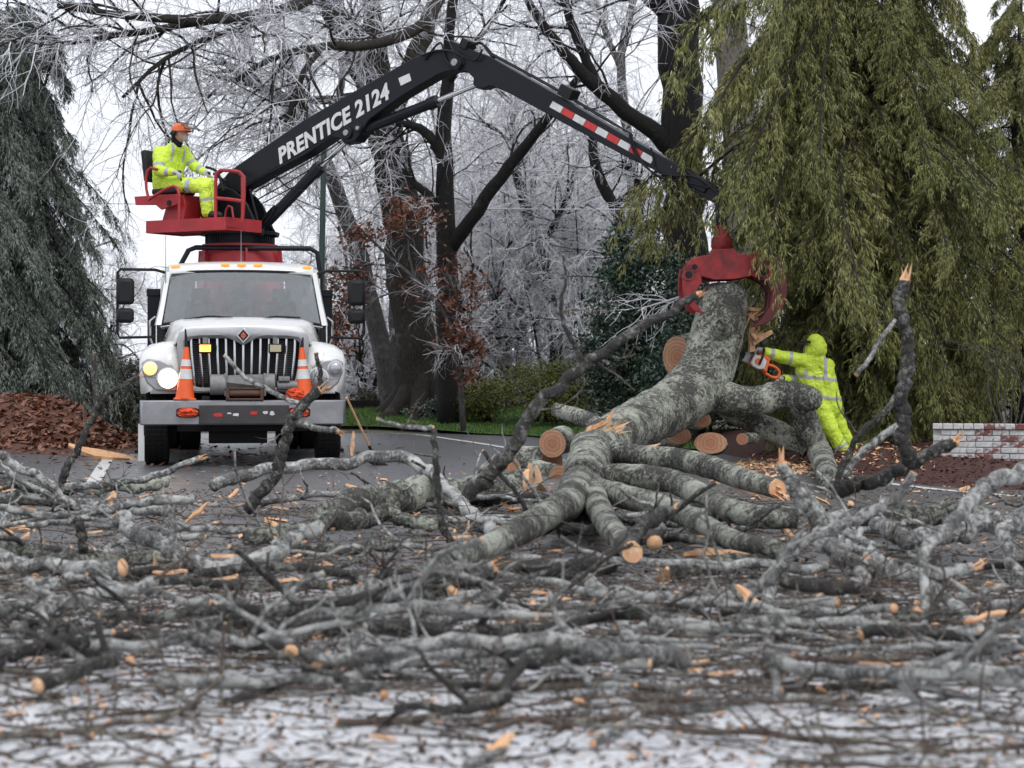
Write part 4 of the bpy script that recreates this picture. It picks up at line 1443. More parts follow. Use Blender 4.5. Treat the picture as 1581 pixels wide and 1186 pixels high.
# ------------------------------------------------------------------ grapple hanging from the boom tip
GY = 24.55
gx = lambda px: (px - CX) * GY / F
gz = lambda py: CH + (HZ - py) * GY / F
gr = empty('grapple', (gx(1122), GY, gz(400)))
tag(gr, 'worn red hydraulic grapple clamped on the raised tree trunk', 'grapple')
gp = lambda pts: [(gx(a) - gx(1122), gz(b) - gz(400)) for a, b in pts]
mp3 = lambda a, b, w: (a, w, b)
body_px = [(1058, 410), (1064, 402), (1080, 397), (1092, 396), (1097, 387), (1130, 386), (1136, 395), (1160, 393), (1180, 394), (1192, 402), (1196, 418), (1188, 430), (1170, 434), (1156, 428), (1130, 433), (1100, 434), (1080, 429), (1066, 434), (1056, 426)]
for w in (-0.30, 0.22):
    MB().prism(gp(body_px), (w, w + 0.04), mp3).build('grapple_body', M['dred'], gr, bevel=0.008)
MB().prism(gp([(1064, 404), (1092, 397), (1136, 396), (1182, 398), (1190, 412), (1150, 418), (1100, 420), (1066, 420)]), (-0.22, 0.22), mp3).build('grapple_cross_plate', M['dred'], gr, bevel=0.006)
lj = [(1052, 416), (1062, 408), (1074, 414), (1078, 428), (1080, 438), (1074, 446), (1070, 456), (1070, 468), (1078, 480), (1084, 486), (1068, 482), (1056, 470), (1050, 452), (1050, 430)]
rj = [(1164, 408), (1176, 400), (1190, 398), (1203, 408), (1208, 430), (1209, 456), (1202, 480), (1188, 496), (1172, 503), (1158, 506), (1172, 492), (1184, 474), (1186, 452), (1178, 438), (1166, 432), (1160, 420)]
for poly, w0 in ((lj, -0.37), (lj, 0.27), (rj, -0.37), (rj, 0.27), (rj, -0.06)):
    MB().prism(gp(poly), (w0, w0 + 0.06), mp3).build('grapple_jaw', M['dred'] if poly is lj else M['jaw'], gr, bevel=0.008)
for px_, py_, r in ((1059, 427, 0.05), (1068, 415, 0.04), (1174, 421, 0.062)):
    a, b = gp([(px_, py_)])[0]
    MB().lathe([(r * 1.35, -0.392), (r * 1.35, -0.376), (r, -0.372), (r, -0.36)], (a, 0, b), 'y', 20).build('pivot_ring', M['dred'], gr)
    MB().lathe([(r * 0.9, -0.394), (r * 0.9, 0.36)], (a, 0, b), 'y', 18).build('pivot_pin', M['black'], gr)
a0, b0 = gp([(1078, 412)])[0]; a1, b1 = gp([(1166, 412)])[0]
MB().cyl((a0, 0.08, b0), (a1, 0.08, b1), 0.05).build('jaw_cylinder', M['black'], gr)
tip = LW(cp(1113, 306)) - Vector((gx(1122), GY, gz(400)))
ttop = gp([(1114, 386)])[0]
m = MB()
m.tube([tuple(tip + Vector((0, 0, 0.02))), (tip.x * 0.5 + ttop[0] * 0.5, tip.y * 0.5, tip.z * 0.6 + ttop[1] * 0.4), (ttop[0], 0, ttop[1] + 0.28)], [0.07, 0.075, 0.08], 14)
m.build('hanger_link', M['black'], gr)
MB().lathe([(0.11, ttop[1] - 0.02), (0.13, ttop[1] + 0.04), (0.13, ttop[1] + 0.12), (0.10, ttop[1] + 0.16), (0.085, ttop[1] + 0.30), (0.02, ttop[1] + 0.31)], (ttop[0], 0, 0), 'z', 24).build('rotator', M['dred'], gr)
# ================================================================== people
def v3(p):
    return np.array([float(x) for x in p])


def capsule(m, a, b, ra, rb, k=14):
    a, b = v3(a), v3(b)
    d = b - a
    L = np.linalg.norm(d)
    d = d / max(L, 1e-6)
    ts = [(-ra * c, ra * s) for c, s in ((0.995, 0.1), (0.87, 0.5), (0.5, 0.87))] + [(0, ra), (L, rb)] + [(L + rb * c, rb * s) for c, s in ((0.5, 0.87), (0.87, 0.5), (0.995, 0.1))]
    p = np.array([a + d * t for t, _ in ts])
    # frames by a single axis: straight tube
    m.arr(tubes(p[None], np.array([[r for _, r in ts]]), k))


def hand_caps(w, dirv, palm, side, curl, sc=1.0, mat='glove'):
    """palm + four curled fingers + thumb leaving the side of the palm"""
    w, d, n, s = v3(w), nrm(v3(dirv)), nrm(v3(palm)), nrm(v3(side))
    out = [(w, w + d * 0.05 * sc, 0.032 * sc, 0.036 * sc, mat)]
    for i in range(4):
        off = (i - 1.5) * 0.023 * sc
        kn = w + d * 0.088 * sc + s * off
        out.append((w + d * 0.025 * sc + s * off * 0.8, kn, 0.019 * sc, 0.0145 * sc, mat))
        l1 = (0.042, 0.048, 0.045, 0.036)[i] * sc
        a1 = curl * 0.8
        mid = kn + (d * math.cos(a1) + n * math.sin(a1)) * l1
        a2 = curl * 1.7
        tp = mid + (d * math.cos(a2) + n * math.sin(a2)) * l1 * 0.85
        out.append((kn, mid, 0.0145 * sc, 0.013 * sc, mat))
        out.append((mid, tp, 0.013 * sc, 0.0115 * sc, mat))
    t0 = w + d * 0.03 * sc + s * 0.03 * sc
    t1 = t0 + (s * 0.8 + d * 0.5 + n * 0.4) * 0.035 * sc
    t2 = t1 + (d * 0.7 + n * 0.8) * 0.034 * sc
    out.append((t0, t1, 0.017 * sc, 0.0145 * sc, mat))
    out.append((t1, t2, 0.0145 * sc, 0.012 * sc, mat))
    return out


MATN = ['hivis', 'stripe', 'glove', 'skin', 'beard', 'hair', 'boot', 'black']


def figure(name, base, caps, label, extra=None, voxel=0.011):
    """caps: (a, b, ra, rb, mat, [(t0,t1,mat)...]) in world coordinates -> one continuous skin"""
    base = v3(base)
    m = MB()
    for c in caps:
        capsule(m, v3(c[0]) - base, v3(c[1]) - base, c[2], c[3])
    me = bpy.data.meshes.new('tmp')
    me.from_pydata([tuple(v) for v in m.V], [], m.Fc)
    o = bpy.data.objects.new('tmp', me)
    COL.objects.link(o)
    r = o.modifiers.new('r', 'REMESH'); r.mode = 'VOXEL'; r.voxel_size = voxel
    s = o.modifiers.new('s', 'SMOOTH'); s.factor = 0.5; s.iterations = 3
    bpy.context.view_layer.update()
    dg = bpy.context.evaluated_depsgraph_get()
    out = bpy.data.meshes.new_from_object(o.evaluated_get(dg))
    bpy.data.objects.remove(o)
    n = len(out.vertices)
    co = np.empty(n * 3, np.float32); out.vertices.foreach_get('co', co); co = co.reshape(-1, 3).astype(float)
    # soft folds in the cloth
    nm = np.empty(n * 3, np.float32); out.vertices.foreach_get('normal', nm); nm = nm.reshape(-1, 3)
    best = np.full(n, 1e9); own = np.zeros(n, int); tt = np.zeros(n)
    for i, c in enumerate(caps):
        a = v3(c[0]) - base; b = v3(c[1]) - base; d = b - a
        t = np.clip(((co - a) @ d) / max(d @ d, 1e-9), 0, 1)
        dist = np.linalg.norm(co - (a + t[:, None] * d), axis=1) - (c[2] + (c[3] - c[2]) * t)
        k = dist < best
        best[k] = dist[k]; own[k] = i; tt[k] = t[k]
    mat = np.array([MATN.index(c[4]) for c in caps])[own]
    cloth = (mat == 0)
    fold = np.array([mnoise.noise(Vector((p[0] * 9, p[1] * 9, p[2] * 14))) + 0.5 * mnoise.noise(Vector((p[0] * 22, p[1] * 22, p[2] * 26 + 5))) for p in co])
    co = co + nm * (fold * 0.010 * cloth)[:, None]
    out.vertices.foreach_set('co', co.astype(np.float32).ravel())
    for i, c in enumerate(caps):
        if len(c) > 5:
            for t0, t1, mm in c[5]:
                mat[(own == i) & (tt >= t0) & (tt <= t1)] = MATN.index(mm)
    if extra is not None:
        extra(co + base, mat, own)
    pm = []
    for f in out.polygons:
        ids = [mat[v] for v in f.vertices]
        pm.append(max(set(ids), key=ids.count))
    for k in MATN:
        out.materials.append(M[k])
    out.polygons.foreach_set('material_index', pm)
    out.polygons.foreach_set('use_smooth', [True] * len(out.polygons))
    out.update()
    ob = bpy.data.objects.new(name, out)
    COL.objects.link(ob)
    ob.location = tuple(base)
    tag(ob, label, 'person')
    return ob


# ------------------------------------------------------------------ operator on the platform
L3 = lambda px, py, dv: v3(LW(cp(px, py, PV + dv)))
fw = v3(LW((1, 0, 0))) - v3(LW((0, 0, 0)))
lat = v3(LW((0, 1, 0))) - v3(LW((0, 0, 0)))
upv = np.array([0, 0, 1.])
pel = L3(258, 286, 0); chest = L3(262, 246, 0); neck = L3(270, 226, 0); head = L3(279, 206.5, 0)
caps = []
for dv in (-0.10, 0.0, 0.10):
    o_ = lat * dv
    caps.append((pel + o_, chest + o_ * 1.3, 0.145, 0.150, 'hivis', [(0.50, 0.62, 'stripe')]))
    caps.append((chest + o_ * 1.3, neck + o_ * 0.9 - upv * 0.05, 0.145, 0.09, 'hivis', [] if dv == 0 else [(0.35, 1.0, 'stripe')] if False else []))
caps.append((neck - upv * 0.02, neck + upv * 0.05 + fw * 0.01, 0.085, 0.075, 'hivis'))
caps.append((neck, head, 0.06, 0.06, 'skin'))
caps.append((head - upv * 0.03 + fw * 0.015, head + upv * 0.05, 0.085, 0.098, 'skin'))
caps.append((head + fw * 0.075 - upv * 0.075, head + fw * 0.07 - upv * 0.05, 0.045, 0.05, 'beard'))
caps.append((head + fw * 0.10 - upv * 0.0, head + fw * 0.125 - upv * 0.028, 0.014, 0.02, 'skin'))
caps.append((head - fw * 0.08 - upv * 0.02, head - fw * 0.075 - upv * 0.13, 0.07, 0.085, 'hair'))
for sg, sh, el, wr, kn, an, dz in ((-1, (246, 236), (246, 264), (265, 266), (316, 288), (320, 327), 0), (1, (282, 234), (300, 257), (314, 265), (322, 284), (327, 328), 0)):
    S = L3(*sh, sg * 0.20); E = L3(*el, sg * 0.29); Wp = L3(*wr, sg * 0.26)
    caps.append((chest + lat * sg * 0.14 + upv * 0.06, S, 0.12, 0.095, 'hivis'))
    caps.append((S, E, 0.098, 0.078, 'hivis', [(0.62, 0.82, 'stripe')]))
    caps.append((E, Wp, 0.078, 0.060, 'hivis', [(0.55, 0.85, 'stripe')]))
    caps += hand_caps(Wp + (Wp - E) * 0.05, Wp - E + fw * 0.05, -upv, lat * -sg, 1.0, 1.05)
    Hj = pel + lat * sg * 0.10 + fw * 0.02 - upv * 0.0
    K = L3(*kn, sg * 0.13); A = L3(*an, sg * 0.12)
    caps.append((Hj, K, 0.125, 0.092, 'hivis', [(0.62, 0.74, 'stripe')]))
    caps.append((K, A, 0.092, 0.085, 'hivis', [(0.48, 0.62, 'stripe')]))
    caps.append((A - upv * 0.02, A - upv * 0.045 + fw * 0.14, 0.055, 0.045, 'boot'))


def op_extra(co, mat, own):
    # shoulder braces: silver bands running over the chest towards the camera
    for sg in (-1, 1):
        a = chest + lat * sg * 0.12 - upv * 0.06; b = neck + lat * sg * 0.12
        n_ = np.cross(b - a, fw); n_ = n_ / np.linalg.norm(n_)
        k = (np.abs((co - a) @ n_) < 0.026) & (co[:, 2] > chest[2] - 0.05) & (co[:, 2] < neck[2] + 0.02) & (own < 6) & (mat == 0)
        mat[k] = 1


op = figure('person', (pel[0], pel[1], pel[2]), caps, 'operator in yellow hi-vis rain suit and orange helmet seated at the loader', op_extra)
# helmet with ear cups and raised mesh visor: worn by the operator
rotL = Matrix.Rotation(LA, 3, 'Z')
pb = v3(op.location)


def op_local(p):
    return tuple(v3(p) - pb)


m = MB()
secs = []
for k in range(7):
    th = k / 6 * math.pi / 2
    ring_ = []
    for j in range(28):
        ph = j / 28 * 2 * math.pi
        q_ = rotL @ Vector((0.148 * math.cos(th) * math.cos(ph), 0.125 * math.cos(th) * math.sin(ph), 0.125 * math.sin(th)))
        ring_.append(tuple(v3(q_) + head - pb + upv * 0.035))
    secs.append(ring_)
m.loft(secs, closed=True)
br = [tuple(v3(rotL @ Vector((0.152 * math.cos(j / 28 * 6.283) + (0.05 if math.cos(j / 28 * 6.283) > 0.3 else 0.0) * math.cos(j / 28 * 6.283), 0.13 * math.sin(j / 28 * 6.283), -0.004))) + head - pb + upv * 0.035) for j in range(28)]
m.loft([secs[0], br], closed=True)
helmet = m.build('helmet', M['orangeplastic'], op, thick=0.006)
for sg in (-1, 1):
    c = head + lat * sg * 0.125 - upv * 0.005 - fw * 0.03 - pb
    MB().ball(c, 0.045).build('ear_cup', M['plast'], helmet)
m = MB()
secs = []
for k in range(6):
    f_ = k / 5
    secs.append([tuple(v3(rotL @ Vector((0.10 + 0.21 * f_ * (0.4 + 0.6 * math.cos(a_)) - 0.03 * (1 - math.cos(a_)), 0.15 * math.sin(a_), 0.14 - 0.10 * f_ + 0.03 * math.sin(f_ * 3.1)))) + head - pb) for a_ in np.linspace(-1.25, 1.25, 13)])
m.loft(secs)
vis = m.build('visor', M['visor'], helmet)
MB().tube(secs[0] , 0.008, 6).tube([s[0] for s in secs], 0.006, 6).tube([s[-1] for s in secs], 0.006, 6).tube(secs[-1], 0.006, 6).build('visor_frame', M['plast'], vis)

# ------------------------------------------------------------------ sawyer by the trunk, back to the camera
Wp_ = lambda px, py, Y: P(px, py, Y)
pel = Wp_(1272, 612, 25.1); chest = Wp_(1257, 572, 25.05); neck = Wp_(1257, 553, 25.0); head = Wp_(1262, 535, 25.0)
X_ = np.array([1., 0, 0]); Y_ = np.array([0, 1., 0])
caps = []
for dx in (-0.10, 0.0, 0.11):
    caps.append((pel + X_ * dx * 0.85 - upv * 0.13, chest + X_ * dx * 1.15, 0.15, 0.125, 'hivis'))
    caps.append((chest + X_ * dx * 1.15, neck + X_ * dx * 0.7 - upv * 0.03, 0.125, 0.09, 'hivis'))
caps.append((neck, head, 0.09, 0.10, 'hivis'))
caps.append((head - upv * 0.03, head + upv * 0.045 - X_ * 0.02, 0.128, 0.118, 'hivis'))
caps.append((head - X_ * 0.07 - upv * 0.05, head - X_ * 0.055 + upv * 0.03, 0.085, 0.085, 'hivis'))
caps.append((head - X_ * 0.115 + Y_ * 0.03, head - X_ * 0.13 + Y_ * 0.03 - upv * 0.05, 0.05, 0.05, 'skin'))
for sh, el, wr, in (((1240, 558, 25.0), (1206, 551, 24.95), (1184, 544, 24.86)), ((1277, 565, 25.1), (1246, 592, 25.36), (1212, 586, 25.02))):
    S, E, Q = (Wp_(*q) for q in (sh, el, wr))
    caps.append((chest + (S - chest) * 0.4, S, 0.12, 0.10, 'hivis'))
    caps.append((S, E, 0.10, 0.082, 'hivis', [(0.55, 0.72, 'stripe')]))
    caps.append((E, Q, 0.082, 0.066, 'hivis', [(0.62, 0.92, 'stripe')]))
    caps.append((Q, Q + nrm(Q - E) * 0.06, 0.052, 0.042, 'black'))
    caps += hand_caps(Q + nrm(Q - E) * 0.06, Q - E, -upv, Y_, 1.1, 1.1)
for hp_, kn, an, ft in (((1264, 622, 25.05), (1286, 668, 24.98), (1305, 703, 24.98), (-0.12, 0.10)), ((1283, 622, 25.15), (1299, 666, 25.2), (1320, 704, 25.25), (-0.10, 0.13))):
    Hh, K, A = (Wp_(*q) for q in (hp_, kn, an))
    caps.append((Hh, K, 0.125, 0.095, 'hivis'))
    caps.append((K, A, 0.095, 0.088, 'hivis', [(0.55, 0.68, 'stripe')]))
    A2 = A.copy(); A2[2] = 0.055
    caps.append((A2, A2 + np.array([ft[0], ft[1], -0.005]), 0.055, 0.05, 'boot'))


def wk_extra(co, mat, own):
    px = CX + F * co[:, 0] / co[:, 1]
    t_ = own < 6
    z1 = chest[2] - 0.095; z2 = pel[2] - 0.005
    tilt = (co[:, 0] - chest[0]) * 0.10
    for z in (z1, z2):
        mat[t_ & (np.abs(co[:, 2] - z + tilt) < 0.026) & (mat == 0)] = 1
    for x in (chest[0] - 0.115, chest[0] + 0.125):
        mat[t_ & (np.abs(co[:, 0] - x) < 0.026) & (co[:, 2] > z1) & (mat == 0)] = 1


wk = figure('person', (pel[0], pel[1], 0.0), caps, 'worker in hooded yellow hi-vis suit leaning in with a chainsaw', wk_extra)
wb = v3(wk.location)
# jacket hem: a loose skirt that ends over the trousers
m = MB()
hc = pel - upv * 0.10 - wb
secs = []
for f_, r_ in ((0, 0.15), (0.5, 0.165), (1.0, 0.17)):
    secs.append([tuple(hc + np.array([(r_ + 0.06) * math.cos(a_) * (1 + 0.04 * math.sin(5 * a_)) + 0.03 * f_, r_ * 0.78 * math.sin(a_), 0.06 - 0.13 * f_])) for a_ in np.linspace(0, 6.283, 33)])
m.loft(secs)
m.build('jacket_hem', M['hivis'], wk, thick=0.006)
# helmet visor poking out of the hood
m = MB()
secs = []
for k in range(5):
    f_ = k / 4
    secs.append([tuple(head - wb + np.array([-0.10 - 0.17 * f_, 0.13 * math.sin(a_) + 0.02, 0.085 - 0.035 * f_ - 0.05 * (1 - math.cos(a_))])) for a_ in np.linspace(-1.3, 1.3, 11)])
m.loft(secs)
m.build('visor', M['plast'], wk, thick=0.006)

# ------------------------------------------------------------------ chainsaw
cs0 = P(1172, 561, 24.84)
saw = empty('chainsaw', tuple(cs0))
saw.rotation_euler = (0, R(26), R(8))
tag(saw, 'orange and grey chainsaw cutting into the raised trunk', 'chainsaw')
MB().box((0, 0, 0), (0.25, 0.17, 0.15), taper=(0.8, 0.85)).box((0.02, 0, 0.085), (0.17, 0.13, 0.06)).build('engine_housing', M['orangeplastic'], saw, bevel=0.02)
MB().prism([(-0.13, -0.06), (-0.12, 0.06), (-0.03, 0.085), (0.05, 0.06), (0.07, -0.05), (0.0, -0.085), (-0.08, -0.085)], (-0.115, -0.08), lambda a, b, w: (a, w, b)).build('starter_cover', M['refl'], saw, bevel=0.012)
MB().lathe([(0.038, -0.121), (0.042, -0.113)], (-0.05, 0, 0.0), 'y', 20).build('starter_hub', M['orangeplastic'], saw)
MB().tube([(-0.02, -0.13, -0.03), (-0.03, -0.135, 0.1), (-0.04, -0.06, 0.165), (-0.04, 0.08, 0.165), (-0.03, 0.13, 0.08)], 0.014, 8, n=20).build('front_handle', M['plast'], saw)
MB().tube([(0.10, -0.02, 0.03), (0.19, -0.02, 0.045), (0.27, -0.02, 0.02), (0.29, -0.02, -0.05), (0.22, -0.02, -0.085), (0.08, -0.02, -0.075)], 0.02, 8, n=20).build('rear_handle', M['orangeplastic'], saw)
MB().box((-0.13, 0, 0.125), (0.02, 0.16, 0.10), Matrix.Rotation(R(-20), 3, 'Y')).build('hand_guard', M['plast'], saw, bevel=0.006)
MB().prism([(-0.10, -0.035), (-0.58, -0.04), (-0.61, -0.02), (-0.62, 0.0), (-0.61, 0.02), (-0.58, 0.04), (-0.10, 0.04)], (0.02, 0.03), lambda a, b, w: (a, w, b)).build('guide_bar', M['plast'], saw)
MB().bx(-0.20, -0.12, 0.01, 0.05, -0.06, 0.06).build('bumper_spike', M['steel'], saw)
# ================================================================== the fallen tree and its debris
def skin(path, rad, k=14, rough=0.05, seed=0.0, fr=3.0):
    V, q, t = tubes(path[None], rad[None], k)
    n = len(path)
    c = np.repeat(path, k, axis=0)
    body = V[:n * k]
    off = np.array([mnoise.noise(Vector((p[0] * fr + seed, p[1] * fr, p[2] * fr))) + 0.6 * mnoise.noise(Vector((p[0] * fr * 3.1 + seed, p[1] * fr * 3.1, p[2] * fr * 3.1))) for p in body])
    V[:n * k] = c + (body - c) * (1 + rough * 1.6 * off)[:, None]
    return V, q, t


def to_y(px, py, yb, k, r):
    if py > HZ + 8:
        yg = (CH - r) * F / (py - HZ)
        Y = min(yb + k * (yg - yb), yg)
    else:
        Y = yb
    return Y


_disc = {}


def cut_end(c, d, r, parent, torn=False, seed=0, mat='cut', base=np.zeros(3)):
    """fresh wood at a branch end: sawn face or torn splinters"""
    g = random.Random(seed)
    d = nrm(v3(d)); c = v3(c) - base
    ref = np.array([0, 0, 1.]) if abs(d[2]) < 0.9 else np.array([1., 0, 0])
    u = nrm(np.cross(ref, d)); w = np.cross(d, u)
    m = MB()
    k = 14
    ang = [2 * math.pi * j / k for j in range(k)]
    rr = [r * g.uniform(0.93, 1.03) for _ in ang]
    tilt = g.uniform(-0.35, 0.35)
    rim = [c + (u * math.cos(a) + w * math.sin(a)) * q_ - d * 0.25 * r for a, q_ in zip(ang, rr)]
    top = [c + (u * math.cos(a) + w * math.sin(a)) * q_ * 0.97 + d * (0.06 * r + tilt * r * 0.5 * math.cos(a) + 0.18 * r) for a, q_ in zip(ang, rr)]
    m.add(rim + top, [(j, (j + 1) % k, k + (j + 1) % k, k + j) for j in range(k)] + [tuple(range(k, 2 * k))])
    if torn:
        for _ in range(7):
            a = g.uniform(0, 6.283); q_ = r * g.uniform(0.1, 0.75)
            b = c + (u * math.cos(a) + w * math.sin(a)) * q_
            L = r * g.uniform(1.2, 4.0)
            dd = nrm(d + np.array([g.gauss(0, .22) for _ in range(3)]))
            s = nrm(np.cross(dd, np.array([g.gauss(0, 1) for _ in range(3)])))
            s2 = np.cross(dd, s)
            wd_ = r * g.uniform(0.22, 0.55)
            m.add([b + s * wd_, b - s * wd_, b + s2 * wd_ * .4, b - s2 * wd_ * .4, b + dd * L * .6 + s * wd_ * .6, b + dd * L * .55 - s * wd_ * .5, b + dd * L + s * wd_ * .1], [(0, 2, 6, 4), (2, 1, 5, 6), (1, 3, 6, 5), (3, 0, 4, 6)])
    return m.build('torn_wood' if torn else 'cut_face', M[mat], parent, sharp=30)


def branch(name, pts, w0, w1, row, k=0.4, mat='branch', e0=None, e1=None, tw=0, label='', cat='branch', group=None, yb=None, sides=12, n=None, jag=1.0, seedv=None, parent=None, twlen=0.35):
    g = random.Random(hash((round(pts[0][0]), round(pts[0][1]), len(pts))) & 0xffff)
    if yb is None:
        yb = CH * F / (row - HZ)
    n = n or max(20, int(len(pts) * 12))
    ws = np.linspace(w0, w1, len(pts))
    P3 = []
    for (a, b), w in zip(pts, ws):
        r0 = w / 2 * yb / F
        P3.append(P(a, b, to_y(a, b, yb, k, r0)))
    P3 = np.array(P3)
    rads = ws / 2 * P3[:, 1] / F
    P3[:, 2] = np.maximum(P3[:, 2], rads * 0.9)
    path = spline(P3, n)
    tt = np.linspace(0, 1, n)
    seg = np.concatenate([[0], np.cumsum(np.linalg.norm(np.diff(P3, axis=0), axis=1))])
    rad = np.interp(tt * seg[-1], seg, rads)
    # crooked growth, knuckles
    jit = np.array([[mnoise.noise(Vector((i * 0.22, c * 7.7, pts[0][0] * 0.13))) for c in range(3)] for i in range(n)])
    path = path + jit * rad[:, None] * 0.75 * jag
    for _ in range(max(1, n // 12)):
        i = g.randrange(1, n - 1)
        rad[i] *= g.uniform(1.08, 1.28)
    path[:, 2] = np.maximum(path[:, 2], rad * 0.85)
    base = np.array([path[:, 0].mean(), path[:, 1].mean(), max(0, path[:, 2].min() - rad.max())])
    V, q, t = skin(path - base, rad, sides, 0.06, seed=pts[0][0] * 0.11, fr=1.0 / max(rad.mean() * 2.2, 0.02))
    me = raw_mesh(name, V, q, t)
    o = link(name, me, M[mat], parent)
    if parent is None:
        o.location = tuple(base)
        tag(o, label, cat, group)
        bs = base
    else:
        o.location = tuple(base - v3(parent.location))
        bs = base
    if e0:
        cut_end(path[0], path[0] - path[1], rad[0] * 1.0, o, e0 == 'torn', g.randrange(999), base=bs)
    if e1:
        cut_end(path[-1], path[-1] - path[-2], rad[-1] * 1.0, o, e1 == 'torn', g.randrange(999), base=bs)
    if tw:
        gg = np.random.default_rng(int(pts[0][0] * 7 + pts[0][1]))
        T1, R1 = grow((path - base)[None], rad[None], tw, 0.1, 0.98, 0.9, twlen, 0.007, 7, 0.9, 0.1, 0.22, g=gg)
        T2, R2 = grow(T1, R1, 3, 0.2, 0.95, 0.8, twlen * 0.45, 0.004, 5, 0.6, 0.0, 0.22, g=gg)
        zmin = 0.01 - base[2]
        for A_ in (T1, T2):
            A_[:, :, 2] = np.maximum(A_[:, :, 2], zmin)
        for i in range(tw):
            link('twig', raw_mesh('twig', *join([tubes(T1[i:i + 1], R1[i:i + 1], 5, False), tubes(T2[i * 3:i * 3 + 3], R2[i * 3:i * 3 + 3], 4, False)])), M['twig'], o)
    return o


# ------------------------------------------------------------------ the raised trunk with its forks
tree = empty('fallen_tree', tuple(P(1080, 600, 24.4) * np.array([1, 1, 0])))
tag(tree, 'thick lichen covered tree trunk held up by the grapple', 'fallen tree')
tb = v3(tree.location)


def limb(name, pts, mat='log', k=20, n=44, rough=0.055, e0=None, e1=None, seed=0):
    # lying limbs rest on the branches under them, never in the ground
    pts = [(a, b, min(Y, (CH - (0.14 if len(pts) > 5 and b > 740 else 0)) * F / (b - HZ + 0.9 * w)) if b > HZ + 20 else Y, w) for a, b, Y, w in pts]
    P3 = np.array([P(a, b, Y) for a, b, Y, w in pts]); rr = np.array([w * Y / F for a, b, Y, w in pts])
    n = n * 3 if len(pts) > 3 and n > 30 else n
    path = spline(P3, n)
    seg = np.concatenate([[0], np.cumsum(np.linalg.norm(np.diff(P3, axis=0), axis=1))])
    rad = np.interp(np.linspace(0, seg[-1], n), seg, rr)
    V, q, t = skin(path - tb, rad, k, rough, seed=seed, fr=4.0)
    o = link(name, raw_mesh(name, V, q, t), M[mat], tree)
    if e0:
        cut_end(path[0], path[0] - path[1], rad[0], o, e0 == 'torn', seed, base=tb)
    if e1:
        cut_end(path[-1], path[-1] - path[-2], rad[-1], o, e1 == 'torn', seed, base=tb)
    return o


limb('trunk', [(1120, 449, 24.58, 33), (1118, 470, 24.52, 37), (1110, 508, 24.45, 41), (1098, 552, 24.4, 41), (1078, 592, 24.2, 44), (1040, 626, 23.6, 41), (990, 652, 22.5, 38), (945, 676, 21.0, 36), (914, 704, 19.0, 34), (900, 742, 16.4, 31)], n=70, k=28, rough=0.06, seed=3)
limb('limb', [(1088, 572, 24.35, 30), (1102, 606, 24.2, 27), (1135, 619, 24.15, 25), (1175, 618, 24.15, 23), (1210, 609, 24.2, 22), (1248, 614, 24.2, 19)], seed=11, rough=0.05)
limb('limb', [(1214, 607, 24.2, 19), (1236, 632, 24.25, 20), (1250, 668, 24.3, 20), (1266, 700, 24.3, 19), (1280, 742, 24.2, 17)], seed=21, rough=0.045)
limb('limb', [(1120, 628, 24.5, 18), (1165, 652, 24.6, 18), (1206, 670, 24.6, 18), (1248, 693, 24.5, 17)], seed=31, rough=0.08)
limb('limb', [(935, 662, 21.2, 14), (898, 645, 22.0, 13), (860, 633, 22.6, 11)], seed=41, e1='cut')
limb('knot_stump', [(1112, 510, 24.2, 18), (1114, 505, 24.05, 16), (1115, 503, 23.98, 11), (1115, 503, 24.02, 4)], seed=51, n=14, k=16)
# hollow dark knot at the limb end
kn = limb('knot', [(1232, 613, 24.14, 18), (1246, 615, 24.02, 18.5), (1252, 616, 23.92, 17), (1252, 616, 23.885, 12.5), (1252, 616, 23.90, 9.5), (1252, 616, 23.96, 6), (1252, 616, 23.985, 1.5)], n=26, k=20, seed=61, rough=0.10)
MB().ball((0, 0, 0), (0.062, 0.012, 0.06)).build('knot_hollow', M['wetbark'], tree).location = tuple(P(1252, 616, 23.9) - tb)
cut_end(P(930, 668, 20.0), P(960, 650, 20.0) - P(925, 672, 20.1), 0.10, tree, True, 77, base=tb)
cut_end(P(916, 668, 19.6), P(955, 650, 19.4) - P(910, 678, 19.6), 0.08, tree, True, 78, base=tb)
# splintered side under the grapple
for a, b, c, d, r, s in ((1163, 478, 1158, 520, 0.09, 5), (1160, 490, 1178, 470, 0.07, 6), (1164, 520, 1192, 502, 0.07, 8)):
    cut_end(P(a, b, 24.6), P(c, d, 24.6) - P(a, b, 24.6), r, tree, True, s, base=tb)
MB().prism([(0, 0), (0.05, 0.03), (0.24, 0.15), (0.22, 0.20), (0.06, 0.11), (-0.02, 0.05)], (-0.05, 0.06), lambda a, b, w: (a, w, b)).build('torn_wood', M['cut'], tree, bevel=0.008).location = tuple(P(1163, 534, 24.65) - tb)
MB().prism([(0, 0), (0.07, 0.02), (0.09, 0.25), (0.05, 0.38), (0.01, 0.3)], (-0.06, 0.06), lambda a, b, w: (a, w, b)).build('torn_wood', M['cut'], tree, bevel=0.008).location = tuple(P(1156, 545, 24.7) - tb)
